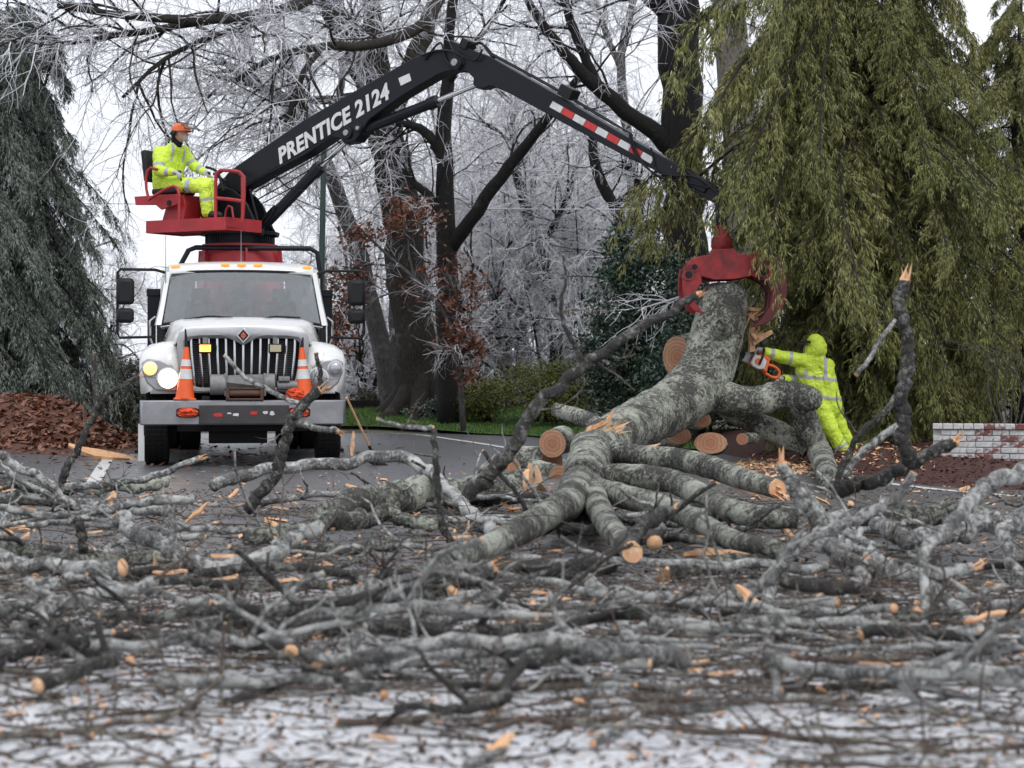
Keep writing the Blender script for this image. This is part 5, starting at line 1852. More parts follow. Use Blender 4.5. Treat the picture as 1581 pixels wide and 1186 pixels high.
# lower forks of the same tree, lying over the pile
limb('limb', [(907, 694, 19.4, 28), (906, 722, 17.6, 24), (915, 760, 15.4, 20), (932, 800, 18.0, 19), (958, 833, 16.2, 18), (976, 853, 15.2, 17)], seed=71, rough=0.045, e1='cut')
limb('limb', [(899, 738, 16.6, 29), (880, 774, 14.8, 25), (845, 796, 18.8, 23), (806, 818, 17.0, 22), (767, 838, 15.6, 20), (707, 863, 14.0, 18), (655, 884, 13.0, 15)], seed=81, rough=0.05, n=52)
limb('limb', [(908, 704, 19.0, 22), (950, 700, 18.8, 19), (994, 706, 18.5, 18), (1040, 709, 18.1, 18), (1090, 719, 17.5, 18), (1140, 737, 16.7, 17), (1200, 755, 15.8, 15)], seed=91, rough=0.045, e1='torn', n=52)
limb('limb', [(903, 742, 16.4, 24), (950, 738, 16.2, 22), (994, 738, 16.0, 20), (1040, 744, 15.7, 19), (1082, 765, 19.2, 19), (1126, 788, 18.0, 19), (1178, 798, 17.4, 18), (1230, 800, 17.2, 16)], seed=101, rough=0.05, n=52)
limb('limb', [(925, 758, 15.6, 20), (985, 772, 14.8, 19), (1040, 788, 18.4, 17), (1090, 812, 16.8, 16), (1140, 836, 15.4, 15), (1200, 848, 14.8, 13)], seed=111, rough=0.055, n=46)

# ------------------------------------------------------------------ sawn log rounds
def log_round(px, py, Y, rpx, rpy, ln, yaw, pitch, label, mat='log', half=False):
    r = rpx * Y / F
    c = P(px, py, Y)
    o = empty('log_round', tuple(c))
    o.rotation_euler = (pitch, 0, yaw)
    tag(o, label, 'log', 'sawn log rounds around the fallen tree')
    k = 26
    path = np.array([(0, t, 0) for t in np.linspace(0.0, ln, 8)])
    V, q, t = skin(path, np.full(8, r), k, 0.03, seed=px)
    V[:, 2] *= rpy / rpx
    if half:
        V[:, 2] = np.minimum(V[:, 2], r * 0.05)
    link('bark', raw_mesh('bark', V, q, t), M[mat], o)
    m = MB()
    ring_ = [(r * 0.97 * math.cos(a), -0.004, min(r * 0.97 * math.sin(a) * rpy / rpx, r * 0.05 if half else 9)) for a in np.linspace(0, 2 * math.pi, k, endpoint=False)]
    ring2 = [(x, 0.02, z) for x, _, z in ring_]
    m.add(ring_ + ring2, [tuple(range(k))] + [(i, (i + 1) % k, k + (i + 1) % k, k + i) for i in range(k)])
    m.build('sawn_face', M['rings'], o)
    return o


log_round(853, 685, 23.0, 21.5, 22, 0.55, R(-14), R(3), 'round sawn log end with growth rings resting on a mossy log')
log_round(852, 712, 23.4, 26, 22, 0.6, R(50), 0, 'mossy log under the round sawn log end')
log_round(793, 724, 22.4, 15, 17, 0.6, R(40), R(-10), 'small sawn log end behind the leaning dark branch')
log_round(1046, 551, 25.6, 25, 33, 0.5, R(-30), R(6), 'large split log end standing behind the raised trunk')
log_round(1083, 648, 24.9, 17, 13, 0.5, R(20), R(-14), 'flat split log wedge under the raised trunk near its fork')
log_round(1047, 672, 24.4, 24, 15, 0.5, R(25), R(-22), 'split log wedge with red face tucked under the sloping trunk')
log_round(1097, 684, 24.0, 26, 17, 0.45, R(-8), R(-5), 'split log with flat red sawn face below the fork')
log_round(1146, 678, 23.9, 10, 9, 0.35, R(-30), 0, 'small pale sawn branch end beside the split red logs')
log_round(862, 742, 21.6, 20, 24, 0.5, R(30), R(5), 'dark red split log among torn pale wood')
# standing support of the pile: cut logs lying behind the split faces
for i, (px, py, Y, rp, ln, yaw, lab) in enumerate(((1020, 690, 25.2, 26, 1.0, R(80), 'log lying on the ground behind the split wedges'), (1066, 610, 26.0, 22, 0.9, R(60), 'upended log behind the trunk fork'))):
    pass

# ------------------------------------------------------------------ traced branches
BR = [
    # pts, w0, w1, row, k, mat, e0, e1, twigs, label
    ([(94, 745), (106, 716), (124, 689), (136, 659), (148, 632), (146, 590), (145, 545)], 13, 7, 770, 0.0, 'brancdark', None, 'cut', 4, 'dark forked branch standing upright before the leaf heap'),
    ([(146, 634), (165, 610), (190, 594), (214, 582)], 8, 6, 770, 0.0, 'brancdark', None, 'torn', 2, 'short side fork of the upright branch before the leaf heap'),
    ([(0, 704), (30, 722), (54, 731), (82, 752), (106, 775), (133, 787), (172, 792)], 14, 11, 815, 0.0, 'branch', None, None, 3, 'grey branch sloping down past two orange cut knots'),
    ([(0, 752), (50, 751), (124, 753), (198, 750), (262, 744)], 22, 18, 768, 0.2, 'log', None, None, 0, 'straight pale log lying at the back before the truck wheel'),
    ([(100, 752), (163, 748), (237, 735), (277, 719), (308, 706)], 13, 9, 775, 0.0, 'branch', None, 'torn', 2, 'branch with torn orange tip rising before the truck tyre'),
    ([(330, 752), (376, 735), (425, 722), (475, 717), (530, 714), (574, 708), (619, 709), (655, 722), (683, 748), (708, 773), (732, 798), (777, 834)], 18, 20, 800, 0.12, 'branch', None, None, 5, 'long arching branch bowed across the pile before the truck'),
    ([(381, 790), (415, 748), (434, 714), (440, 679), (455, 644), (475, 617), (493, 600)], 19, 15, 806, 0.0, 'brancdark', None, 'torn', 3, 'thick upright branch standing before the truck bumper'),
    ([(455, 650), (485, 661), (522, 664)], 10, 9, 806, 0.0, 'branch', None, 'torn', 0, 'broken side stub with orange end before the truck bumper'),
    ([(493, 602), (494, 572), (487, 545)], 9, 6, 806, 0.0, 'brancdark', None, 'cut', 0, 'short upright stick before the unlit headlight'),
    ([(346, 549), (378, 581), (416, 603), (462, 624)], 6, 8, 806, 0.0, 'branch', 'cut', None, 0, 'thin stick slanting across the truck grille and winch'),
    ([(0, 785), (59, 793), (99, 796), (148, 788), (198, 779), (262, 772), (300, 770)], 11, 14, 840, 0.0, 'branch', None, None, 3, 'thin grey branch lying level above the thick dark bough'),
    ([(40, 812), (99, 806), (150, 792), (190, 782)], 9, 11, 845, 0.0, 'branch', None, None, 1, 'slender branch crossing under the level grey branch'),
    ([(183, 798), (213, 825), (257, 847), (297, 868), (336, 877), (376, 871), (420, 857), (450, 830), (494, 813)], 25, 24, 900, 0.15, 'branch', 'cut', None, 5, 'thick dark bough dipping in a long curve with an orange cut end'),
    ([(0, 846), (49, 853), (99, 862), (173, 864), (247, 860), (300, 858)], 21, 17, 886, 0.2, 'log', None, None, 2, 'pale log lying flat under the dipping bough'),
    ([(79, 882), (148, 888), (208, 884), (277, 874)], 14, 12, 905, 0.2, 'brancdark', None, 'cut', 1, 'dark straight branch with orange end below the pale flat log'),
    ([(118, 798), (126, 830), (128, 868)], 15, 14, 880, 0.0, 'brancdark', None, None, 0, 'short dark prop standing between two pale logs'),
    ([(265, 780), (268, 817), (262, 862)], 11, 8, 905, 0.0, 'branch', None, 'cut', 0, 'hanging stub before the dipping bough'),
    ([(20, 985), (60, 952), (100, 930), (150, 917), (198, 911), (240, 897)], 26, 16, 985, 0.3, 'branch', None, None, 4, 'grey branch curving up to a split orange slab'),
    ([(0, 950), (45, 925), (82, 905), (112, 886)], 14, 12, 960, 0.3, 'branch', None, None, 2, 'short grey branch beside the split orange slab'),
    ([(245, 895), (320, 900), (400, 907), (470, 905), (510, 903)], 13, 11, 930, 0.2, 'brancdark', None, 'cut', 3, 'dark branch with orange knots lying straight'),
    ([(297, 970), (356, 957), (410, 946), (470, 938), (530, 920), (590, 905), (648, 893), (700, 882), (757, 874)], 22, 21, 975, 0.25, 'branch', None, 'torn', 4, 'long straight pale branch ending in a torn orange face'),
    ([(432, 975), (447, 930), (462, 902), (500, 884)], 12, 9, 975, 0.1, 'branch', None, 'cut', 0, 'bent lichen stick leaning over the long pale branch'),
    ([(360, 925), (395, 940), (430, 955)], 16, 13, 960, 0.3, 'branch', None, 'cut', 0, 'short pale stub beside the bent lichen stick'),
    ([(0, 1139), (99, 1129), (198, 1114), (257, 1108), (297, 1084), (346, 1045)], 10, 8, 1120, 0.5, 'twig', None, None, 3, 'thin crooked stick on bare ice with a raised tip'),
    ([(346, 1085), (420, 1062), (494, 1034), (520, 1018)], 13, 11, 1075, 0.5, 'brancdark', None, None, 2, 'dark stick lying slantwise on the ice'),
    ([(341, 1068), (342, 1020), (347, 962)], 7, 5, 1068, 0.0, 'twig', None, 'cut', 0, 'thin upright twig stuck in the ice'),
    ([(722, 770), (767, 722), (796, 686), (826, 630), (860, 598), (901, 563), (928, 546), (980, 511), (1038, 480), (1078, 454)], 24, 12, 850, 0.0, 'brancdark', None, 'torn', 3, 'long dark branch leaning up towards the grapple'),
    ([(903, 560), (886, 534), (871, 500), (866, 470), (873, 430), (870, 394)], 9, 4, 850, 0.0, 'brancdark', None, 'cut', 2, 'slim fork rising straight from the long leaning branch'),
    ([(905, 556), (922, 552), (940, 562)], 7, 5, 850, 0.0, 'branch', None, 'cut', 1, 'short drooping fork on the long leaning branch'),
    ([(668, 660), (672, 694), (675, 738), (679, 788), (694, 838)], 9, 12, 870, 0.0, 'brancdark', 'cut', None, 3, 'black upright stick topped by a level orange cut twig'),
    ([(582, 647), (619, 658), (668, 661)], 6, 8, 870, 0.0, 'branch', 'cut', 'cut', 2, 'level twig with orange cut ends on the black upright stick'),
    ([(505, 795), (574, 780), (648, 764), (722, 754), (812, 755)], 44, 52, 792, 0.3, 'log', None, 'cut', 0, 'massive lichen log lying level before the wet road'),
    ([(560, 810), (600, 792), (625, 800), (660, 812), (690, 806)], 24, 18, 830, 0.2, 'log', None, None, 3, 'knotted root like limb before the massive lichen log'),
    ([(380, 832), (440, 822), (500, 806), (560, 796)], 26, 30, 850, 0.3, 'log', None, None, 2, 'mossy log running under the arching branch'),
    ([(400, 858), (470, 850), (540, 846), (600, 842), (650, 834)], 18, 16, 868, 0.3, 'log', None, None, 2, 'pale log end lying flat in front of the mossy log'),
    ([(846, 893), (885, 878), (930, 872), (959, 850), (994, 815), (1032, 789)], 26, 20, 905, 0.12, 'brancdark', None, 'torn', 2, 'charcoal branch with a long torn orange tip'),
    ([(905, 890), (935, 926), (959, 956), (970, 990), (1020, 1018), (1045, 1022)], 21, 13, 945, 0.6, 'branch', None, None, 2, 'grey branch bending down from the charcoal branch to the ice'),
    ([(440, 985), (500, 972), (574, 957), (633, 950), (698, 927), (775, 918)], 22, 18, 985, 0.35, 'branch', None, None, 3, 'wavy pale branch behind the short slanted log'),
    ([(560, 985), (640, 968), (708, 952), (777, 940)], 16, 15, 1000, 0.35, 'branch', None, None, 2, 'thin pale branch beside the wavy pale branch'),
    ([(490, 1030), (530, 1016), (554, 982), (576, 955)], 22, 16, 1030, 0.3, 'branch', 'cut', None, 1, 'short slanted log across the wavy pale branch'),
    ([(520, 1116), (599, 1114), (663, 1104), (722, 1089), (790, 1081)], 12, 10, 1120, 0.6, 'twig', 'cut', None, 3, 'long thin stick lying straight on the ice'),
    ([(690, 1057), (777, 1062), (861, 1052), (945, 1054), (1040, 1066)], 12, 11, 1070, 0.5, 'brancdark', None, None, 3, 'dark stick lying level on the ice beside orange chips'),
    ([(757, 1126), (806, 1111), (871, 1116), (945, 1108), (1040, 1096)], 11, 11, 1115, 0.6, 'twig', None, None, 2, 'wavy dark stick on the bare ice'),
    ([(915, 1150), (960, 1124), (985, 1104)], 12, 10, 1140, 0.6, 'branch', 'cut', None, 0, 'short stick with one orange end on the bare ice'),
    ([(720, 1186), (752, 1168), (780, 1160)], 14, 13, 1178, 0.6, 'branch', None, None, 0, 'stubby lichen stick lying alone on the bare ice'),
    ([(960, 985), (1000, 962), (1046, 938), (1090, 922)], 16, 14, 990, 0.3, 'branch', None, None, 2, 'grey branch reaching over the torn orange planks'),
    ([(688, 848), (727, 887), (777, 917), (826, 941), (850, 925), (885, 901), (935, 862), (975, 840)], 6, 7, 960, 0.1, 'brancdark', None, None, 3, 'thin dark sinuous branch looping over the pile'),
    ([(745, 695), (767, 725), (797, 760), (812, 788)], 6, 8, 840, 0.0, 'brancdark', 'cut', None, 1, 'thin dark stick leaning before the small log end'),
    ([(1210, 718), (1222, 748), (1247, 783), (1272, 812), (1300, 838)], 17, 36, 880, 0.0, 'branch', 'torn', None, 1, 'thick stump like limb with a pointed torn top'),
    ([(1272, 842), (1317, 870), (1361, 880), (1410, 883), (1460, 888), (1497, 880)], 28, 18, 905, 0.15, 'branch', None, 'torn', 3, 'bough running level from the thick stump like limb'),
    ([(1188, 893), (1213, 867), (1238, 842), (1257, 829), (1302, 812), (1346, 788), (1388, 766), (1410, 730)], 22, 13, 915, 0.0, 'branch', None, 'cut', 2, 'grey branch climbing from the stump like limb past the wall'),
    ([(1188, 890), (1186, 946), (1188, 995), (1193, 1035), (1199, 1074)], 21, 12, 935, 0.8, 'branch', None, None, 1, 'branch drooping straight down onto the ice'),
    ([(1190, 895), (1150, 913), (1114, 922), (1048, 928)], 19, 13, 935, 0.2, 'branch', None, None, 2, 'branch end pointing at the torn orange planks'),
    ([(1327, 876), (1336, 916), (1351, 941), (1342, 980), (1327, 1015)], 21, 13, 940, 0.7, 'branch', None, 'cut', 1, 'zigzag branch with orange tip hanging from the level bough'),
    ([(1581, 728), (1534, 742), (1499, 771), (1470, 806), (1440, 838), (1426, 868), (1428, 906), (1430, 946), (1430, 988)], 26, 10, 960, 0.1, 'branch', None, 'cut', 2, 'long grey branch hooked like a cane across the pile'),
    ([(1600, 796), (1534, 808), (1485, 817), (1435, 832), (1386, 827), (1356, 803)], 38, 24, 870, 0.15, 'branch', None, None, 2, 'heavy dark limb behind the cane shaped branch'),
    ([(1546, 812), (1556, 850), (1570, 880), (1592, 898)], 22, 14, 905, 0.1, 'branch', None, None, 1, 'forked offshoot of the heavy dark limb'),
    ([(1440, 904), (1475, 936), (1504, 961), (1529, 990), (1541, 1022)], 20, 14, 975, 0.5, 'branch', None, None, 2, 'branch slanting down beside the cane shaped branch'),
    ([(1404, 716), (1395, 672), (1391, 624), (1400, 579), (1402, 535), (1395, 490), (1388, 458), (1396, 436)], 24, 17, 840, 0.0, 'brancdark', None, 'torn', 2, 'tall dark snag with splintered orange top before the evergreen'),
    ([(1384, 493), (1359, 525), (1343, 554), (1322, 578)], 7, 8, 840, 0.0, 'branch', None, 'cut', 0, 'bare side branch hanging from the tall dark snag'),
    ([(1390, 590), (1384, 613), (1359, 643), (1326, 672), (1312, 698), (1297, 725), (1288, 770)], 10, 10, 840, 0.0, 'brancdark', None, None, 2, 'curved offshoot running down from the tall dark snag'),
    ([(1386, 656), (1353, 682), (1324, 706), (1302, 738)], 12, 12, 840, 0.0, 'branch', None, None, 1, 'lower offshoot beside the curved one on the tall snag'),
    ([(1282, 760), (1324, 750), (1359, 741), (1398, 721), (1436, 699), (1472, 680)], 25, 17, 835, 0.0, 'brancdark', None, 'torn', 1, 'dark limb ending in a torn orange face before the brick wall'),
    ([(1040, 1099), (1114, 1085), (1178, 1081), (1238, 1079), (1300, 1078)], 15, 12, 1100, 0.4, 'branch', None, 'cut', 2, 'grey stick with an orange end lying along the ice'),
    ([(1205, 1066), (1280, 1064), (1340, 1056), (1400, 1062)], 12, 11, 1075, 0.4, 'brancdark', 'cut', None, 1, 'brown stick lying beside the flat orange chips'),
    ([(1208, 896), (1262, 906), (1336, 916), (1386, 941), (1460, 962)], 24, 15, 955, 0.2, 'brancdark', None, None, 3, 'blackened branch lying behind the zigzag branch'),
    ([(1275, 822), (1310, 842), (1345, 862), (1375, 868)], 14, 17, 890, 0.1, 'branch', 'cut', None, 0, 'short stub lying over the level bough'),
    ([(1330, 795), (1400, 800), (1470, 790), (1530, 800)], 34, 30, 835, 0.3, 'log', None, None, 0, 'broad pale log lying behind the heavy dark limb'),
    ([(1040, 884), (1090, 872), (1150, 868), (1200, 872)], 26, 18, 905, 0.3, 'log', None, None, 1, 'half split log beside the torn orange planks'),
    ([(1490, 960), (1540, 948), (1600, 940)], 10, 8, 985, 0.3, 'cut', None, None, 0, 'long stripped orange stick lying on the pile'),
    ([(1430, 985), (1500, 1005), (1560, 1000), (1600, 985)], 15, 12, 1015, 0.4, 'branch', None, None, 2, 'curved branch lying near the slanting one'),
    ([(560, 705), (620, 700), (680, 705)], 3, 3, 726, 0.5, 'twig', None, None, 4, 'sparse twigs fallen on the clear wet road'),
]
for e in BR:
    pts, w0, w1, row, k, mat, e0, e1, tw, lab = e
    tw = (tw + 1) // 2
    branch('broken_branch' if mat != 'log' else 'log', pts, w0, w1, row, k, mat, e0, e1, tw, lab, 'branch' if mat != 'log' else 'log', sides=14 if w0 > 18 else 10)

# ------------------------------------------------------------------ untraced branches of the pile: prototypes and copies
def view_x(Y, g, m_=1.25):
    return g.uniform(-1, 1) * Y * 790 / F * m_


gp_ = random.Random(21)
protos = []
for i in range(16):
    gg = np.random.default_rng(100 + i)
    L = gp_.uniform(1.2, 2.6)
    n = 22
    x = np.linspace(-L / 2, L / 2, n)
    path = np.stack([x, np.cumsum(gg.normal(0, 0.035, n)) + 0.30 * np.sin(x * gp_.uniform(1.2, 3.0) + i), 0.04 + np.abs(np.cumsum(gg.normal(0, 0.016, n))) + 0.07 * np.sin(x * 1.8 + i) ** 2], -1)
    r0 = gp_.uniform(0.018, 0.05)
    rad = np.linspace(r0, r0 * 0.5, n)
    T1, R1 = grow(path[None], rad[None], 4, 0.15, 1.0, 0.75, L * 0.30, r0 * 0.5, 8, 0.7, -0.1, 0.16, g=gg)
    T2, R2 = grow(T1, R1, 2, 0.2, 1.0, 0.8, L * 0.13, r0 * 0.25, 6, 0.6, 0.0, 0.2, g=gg)
    for A_ in (T1, T2):
        A_[:, :, 2] = np.maximum(A_[:, :, 2], 0.012)
    VV = join([skin(path, rad, 10, 0.06, i, 14.0), tubes(T1, R1, 7), tubes(T2, R2, 5)])
    nq = len(VV[1])
    me = raw_mesh('broken_branch', *VV, mi3=[1] * len(VV[2]))
    me.materials.append(M['branch'] if i % 3 else M['brancdark'])
    me.materials.append(M['cut'])
    protos.append(me)
for i in range(58):
    f_ = (i + 0.5) / 58
    Y = 7.2 + 9.5 * f_ ** 1.9 + gp_.uniform(-0.5, 0.5)
    o = bpy.data.objects.new('broken_branch', protos[i % 16])
    COL.objects.link(o)
    o.location = (view_x(Y, gp_), Y, gp_.uniform(0.0, 0.03))
    o.rotation_euler = (gp_.uniform(-0.05, 0.05), gp_.uniform(-0.04, 0.04), gp_.gauss(0, 0.75) + (math.pi if gp_.random() < 0.5 else 0))
    s = gp_.uniform(0.7, 1.15) * (0.75 if Y < 10 else 1)
    o.scale = (s, s, s)
    kind_ = 'grey lichen branch' if (i % 16) % 3 else 'dark wet branch'
    if Y < 9.2:
        tag(o, kind_ + ' lying on the ice at the front of the pile', 'branch', kind_ + 'es on the ice')
    elif Y < 13.5:
        tag(o, kind_ + ' lying low between the thick boughs of the pile', 'branch', kind_ + 'es in the pile')
    else:
        tag(o, kind_ + ' at the back of the pile near the clear road', 'branch', kind_ + 'es behind the pile')
# thin sticks on the ice in front
sticks = []
for i in range(10):
    gg = np.random.default_rng(300 + i)
    L = gp_.uniform(0.5, 1.1); n = 14
    x = np.linspace(-L / 2, L / 2, n)
    path = np.stack([x, np.cumsum(gg.normal(0, 0.01, n)), 0.012 + np.abs(np.cumsum(gg.normal(0, 0.004, n)))], -1)
    rad = np.linspace(0.009, 0.004, n) * gp_.uniform(0.7, 1.3)
    T1, R1 = grow(path[None], rad[None], 5, 0.2, 1.0, 0.8, 0.2, 0.004, 6, 0.9, 0.5, 0.2, g=gg)
    T1[:, :, 2] = np.maximum(T1[:, :, 2], 0.006)
    VV = join([tubes(path[None], rad[None], 7), tubes(T1, R1, 5)])
    me = raw_mesh('stick', *VV, mi3=[1] * len(VV[2]))
    me.materials.append(M['twig']); me.materials.append(M['cut'])
    sticks.append(me)
for i in range(100):
    Y = 5.6 + 5.5 * ((i + .5) / 100) ** 0.9
    o = bpy.data.objects.new('stick', sticks[i % 10])
    COL.objects.link(o)
    o.location = (view_x(Y, gp_), Y, 0.003)
    o.rotation_euler = (0, 0, gp_.gauss(0, 0.7) + (math.pi if gp_.random() < 0.5 else 0))
    s = gp_.uniform(0.7, 1.4)
    o.scale = (s, s, s)
    tag(o, 'thin bare stick lying loose on the icy road', 'stick', 'loose sticks on the icy road')

# ------------------------------------------------------------------ fine twig litter: nobody could count it
def twig_cloud(n, y0, y1, pw, lmin, lmax, r, zmax, seed, spread=0.75, lift=0.25):
    g = np.random.default_rng(seed)
    Y = y0 + (y1 - y0) * g.random(n) ** pw
    X = g.uniform(-1, 1, n) * Y * 790 / F * 1.30
    Z = g.random(n) ** 2 * zmax * np.clip((Y - 6.5) / 4, 0.03, 1)
    yaw = g.normal(0, spread, n)
    d = np.stack([np.cos(yaw), np.sin(yaw), g.normal(0, lift, n) * np.clip((Y - 6.5) / 4, 0.05, 1)], -1) * np.where(g.random(n) < .5, 1, -1)[:, None]
    L = g.uniform(lmin, lmax, n)
    m = 6
    out = np.empty((n, m, 3)); out[:, 0] = np.stack([X, Y, Z + 0.006], -1)
    for j in range(1, m):
        d = nrm(d + g.normal(0, 0.22, d.shape) * np.array([1, 1, 0.5]))
        out[:, j] = out[:, j - 1] + d * (L / (m - 1))[:, None]
    out[:, :, 2] = np.maximum(out[:, :, 2], 0.004)
    rad = (r * g.uniform(0.5, 1.4, n))[:, None] * np.linspace(1, 0.5, m)[None]
    return tubes(out, rad, 4, False)


parts = [twig_cloud(900, 7.0, 17.5, 0.85, 0.25, 0.7, 0.0045, 0.035, 1, 0.8, 0.05), twig_cloud(1700, 5.2, 11.5, 0.62, 0.12, 0.5, 0.0036, 0.03, 2, 0.9, 0.12), twig_cloud(40, 8, 17, 0.9, 0.3, 0.6, 0.004, 0.3, 5, 1.2, 0.7)]
tag(link('twig_litter', raw_mesh('twig_litter', *join(parts)), M['twig']), 'fine broken twigs strewn through the pile and over the ice', 'twigs', kind='stuff')
g_ = np.random.default_rng(8)
n = 26000
Y = np.where(g_.random(n) < 0.3, 5.3 + 5 * g_.random(n), 8.0 + 11.5 * g_.random(n))
V, q = flakes(np.stack([g_.uniform(-1, 1, n) * Y * 790 / F * 1.30, Y, 0.004 + 0.012 * g_.random(n)], -1), 0.042, 0.4, 0.3, g=g_)


def m_deb():
    n = NT('bark_crumbs')
    c = n.ramp(n.island(), [(0, (0.022, 0.014, 0.010)), (0.5, (0.085, 0.052, 0.036)), (1, (0.19, 0.13, 0.09))])
    return n.done(c, 0.8)


tag(link('bark_litter', raw_mesh('bark_litter', V, q, smooth=False), m_deb()), 'dark crumbs of bark and wet leaf scattered over the ice', 'debris', kind='stuff')
n = 2600
Y = 5.6 + 17 * g_.random(n) ** 0.85
V, q = flakes(np.stack([g_.uniform(-1, 1, n) * Y * 790 / F * 1.30, Y, 0.006 + 0.05 * g_.random(n) * np.clip((Y - 7) / 4, 0, 1)], -1), 0.05, 0.38, 0.3, g=g_)
tag(link('sawdust_chips', raw_mesh('sawdust_chips', V, q, smooth=False), M['cut']), 'small orange wood chips strewn among the twigs', 'wood chips', kind='stuff')
n = 1500
a = g_.normal(3.0, 0.9, n); b = g_.normal(23.6, 0.9, n)
V, q = flakes(np.stack([a, b, 0.02 + np.abs(g_.normal(0, .02, n)) + np.maximum(mulch_h(a, b), 0)], -1), 0.07, 0.35, 0.4, g=g_)
tag(link('saw_chips', raw_mesh('saw_chips', V, q, smooth=False), M['cut']), 'fresh orange chips heaped on the ground under the raised trunk', 'wood chips', kind='stuff')

# ------------------------------------------------------------------ splinters one can pick out
spl = []
for i in range(9):
    g = random.Random(500 + i)
    L = g.uniform(0.10, 0.22); w = L * g.uniform(0.16, 0.34); t = w * g.uniform(0.25, 0.5)
    n = 6
    secs = []
    for j in range(n):
        f_ = j / (n - 1)
        ww = w * (0.25 + 0.9 * math.sin(math.pi * min(1, f_ * 0.85 + 0.1))) * g.uniform(0.75, 1.15)
        cx_ = L * (f_ - 0.5); cy = g.uniform(-.15, .15) * w; cz = t / 2 + 0.12 * L * (f_ - 0.5) ** 2 * g.choice((0, 1, 2))
        secs.append([(cx_, cy - ww / 2, cz - t * .3), (cx_, cy - ww * .3, cz + t / 2), (cx_, cy + ww * .35, cz + t * .4), (cx_, cy + ww / 2, cz - t / 2)])
    me = MB().loft(secs, closed=True, caps=True)
    o = me.build('wood_splinter', M['cut'], sharp=30)
    spl.append(o.data)
    bpy.data.objects.remove(o)
for i in range(200):
    Y = 6.0 + 15 * ((i + .5) / 200) ** 0.9
    o = bpy.data.objects.new('wood_splinter', spl[i % 9]); COL.objects.link(o)
    o.location = (view_x(Y, gp_), Y, 0.012 if Y < 9 else gp_.uniform(0.01, 0.06))
    o.rotation_euler = (gp_.gauss(0, 0.25), gp_.gauss(0, 0.3), gp_.uniform(0, 6.283))
    s = gp_.uniform(0.55, 1.35) * (0.55 if Y < 9 else 1)
    o.scale = (s, s, s)
    if Y < 9.2:
        tag(o, 'flat splinter of fresh orange wood lying loose on the ice', 'splinter', 'loose wood splinters on the ice')
    else:
        tag(o, 'splinter of fresh orange wood lying loose between the branches', 'splinter', 'loose wood splinters in the pile')
BIG = [
    (445, 858, 12.6, 62, R(-42), 0.05, 'pale splinter propped on end before the mossy log'), (579, 887, 11.4, 34, R(48), 0.05, 'short orange splinter stuck between two pale branches'),
    (50, 882, 12.0, 70, R(55), 0.04, 'long curved orange slab of bark wood'), (237, 912, 11.2, 58, R(82), 0.03, 'narrow orange splinter standing on end'),
    (305, 792, 15.0, 46, R(40), 0.10, 'thick orange splinter on the arching branch'), (22, 815, 14.5, 50, R(-8), 0.05, 'pale torn wood strip lying on the level branch'),
    (1085, 832, 13.4, 60, R(6), 0.05, 'thin torn strip near the charcoal branch'), (1130, 876, 12.4, 150, R(3), 0.09, 'broad torn orange planks lying on the ice'),
    (1180, 762, 18.3, 95, R(-10), 0.12, 'orange heartwood split open between two limbs'), (1218, 832, 14.0, 40, R(-55), 0.05, 'pale splinter hanging on the stump like limb'),
    (1480, 925, 10.8, 50, R(-40), 0.10, 'chunk of torn orange wood on the heavy limb'), (1060, 1036, 8.2, 66, R(6), 0.05, 'flat pale chip lying on the ice'),
    (1370, 1056, 7.7, 90, R(4), 0.05, 'wide pale chip lying beside the brown stick'), (810, 1045, 8.0, 56, R(2), 0.05, 'flat oval chip on the ice beside the dark stick'),
    (770, 1000, 8.8, 40, R(-10), 0.04, 'small curled chip on the ice'), (545, 685, 22.5, 38, R(85), 0.07, 'upright torn splinter on the road by the truck tyre'),
    (815, 745, 20.5, 60, R(80), 0.10, 'tall pale torn wood by the dark red log'), (832, 752, 20.3, 56, R(96), 0.09, 'second pale torn strip by the dark red log'),
    (160, 702, 26.2, 110, R(-12), 0.16, 'long split orange slab lying on the road by the truck'), (25, 1115, 6.6, 34, R(30), 0.03, 'bent pale chip on the bare ice'),
    (1000, 690, 21.2, 40, R(10), 0.06, 'orange chip under the level limb'), (720, 845, 14.0, 40, R(75), 0.05, 'pale torn strip hanging over the curved limb'),
    (1310, 745, 17.5, 34, R(-24), 0.05, 'orange chip stuck on the dark limb'), (1395, 620, 16.0, 40, R(80), 0.05, 'pale torn strip on the tall snag'),
]
for i, (px, py, Y, lp, an, th, lab) in enumerate(BIG):
    o = bpy.data.objects.new('wood_splinter', spl[i % 9].copy()); COL.objects.link(o)
    me = o.data
    co = np.empty(len(me.vertices) * 3); me.vertices.foreach_get('co', co); co = co.reshape(-1, 3)
    L = co[:, 0].max() - co[:, 0].min()
    co = co * (lp * Y / F / L)
    co[:, 1:] *= 0.45 if lp > 60 else 0.7
    me.vertices.foreach_set('co', co.ravel()); me.update()
    p = P(px, py, Y); p[2] = max(p[2], 0.02)
    o.location = tuple(p)
    o.rotation_euler = (R(60), -an, 0) if Y > 9 else (0.12, 0.05, an)
    tag(o, lab, 'splinter')
# ================================================================== trees and shrubs
def limb_paths(limbs, n=16):
    A, Rr = [], []
    for L in limbs:
        P3 = np.array([P(a, b, Y) for a, b, Y, w in L]); rr = np.array([w * Y / F for a, b, Y, w in L])
        A.append(spline(P3, n))
        seg = np.concatenate([[0], np.cumsum(np.linalg.norm(np.diff(P3, axis=0), axis=1))])
        Rr.append(np.interp(np.linspace(0, seg[-1], n), seg, rr))
    return np.array(A), np.array(Rr)


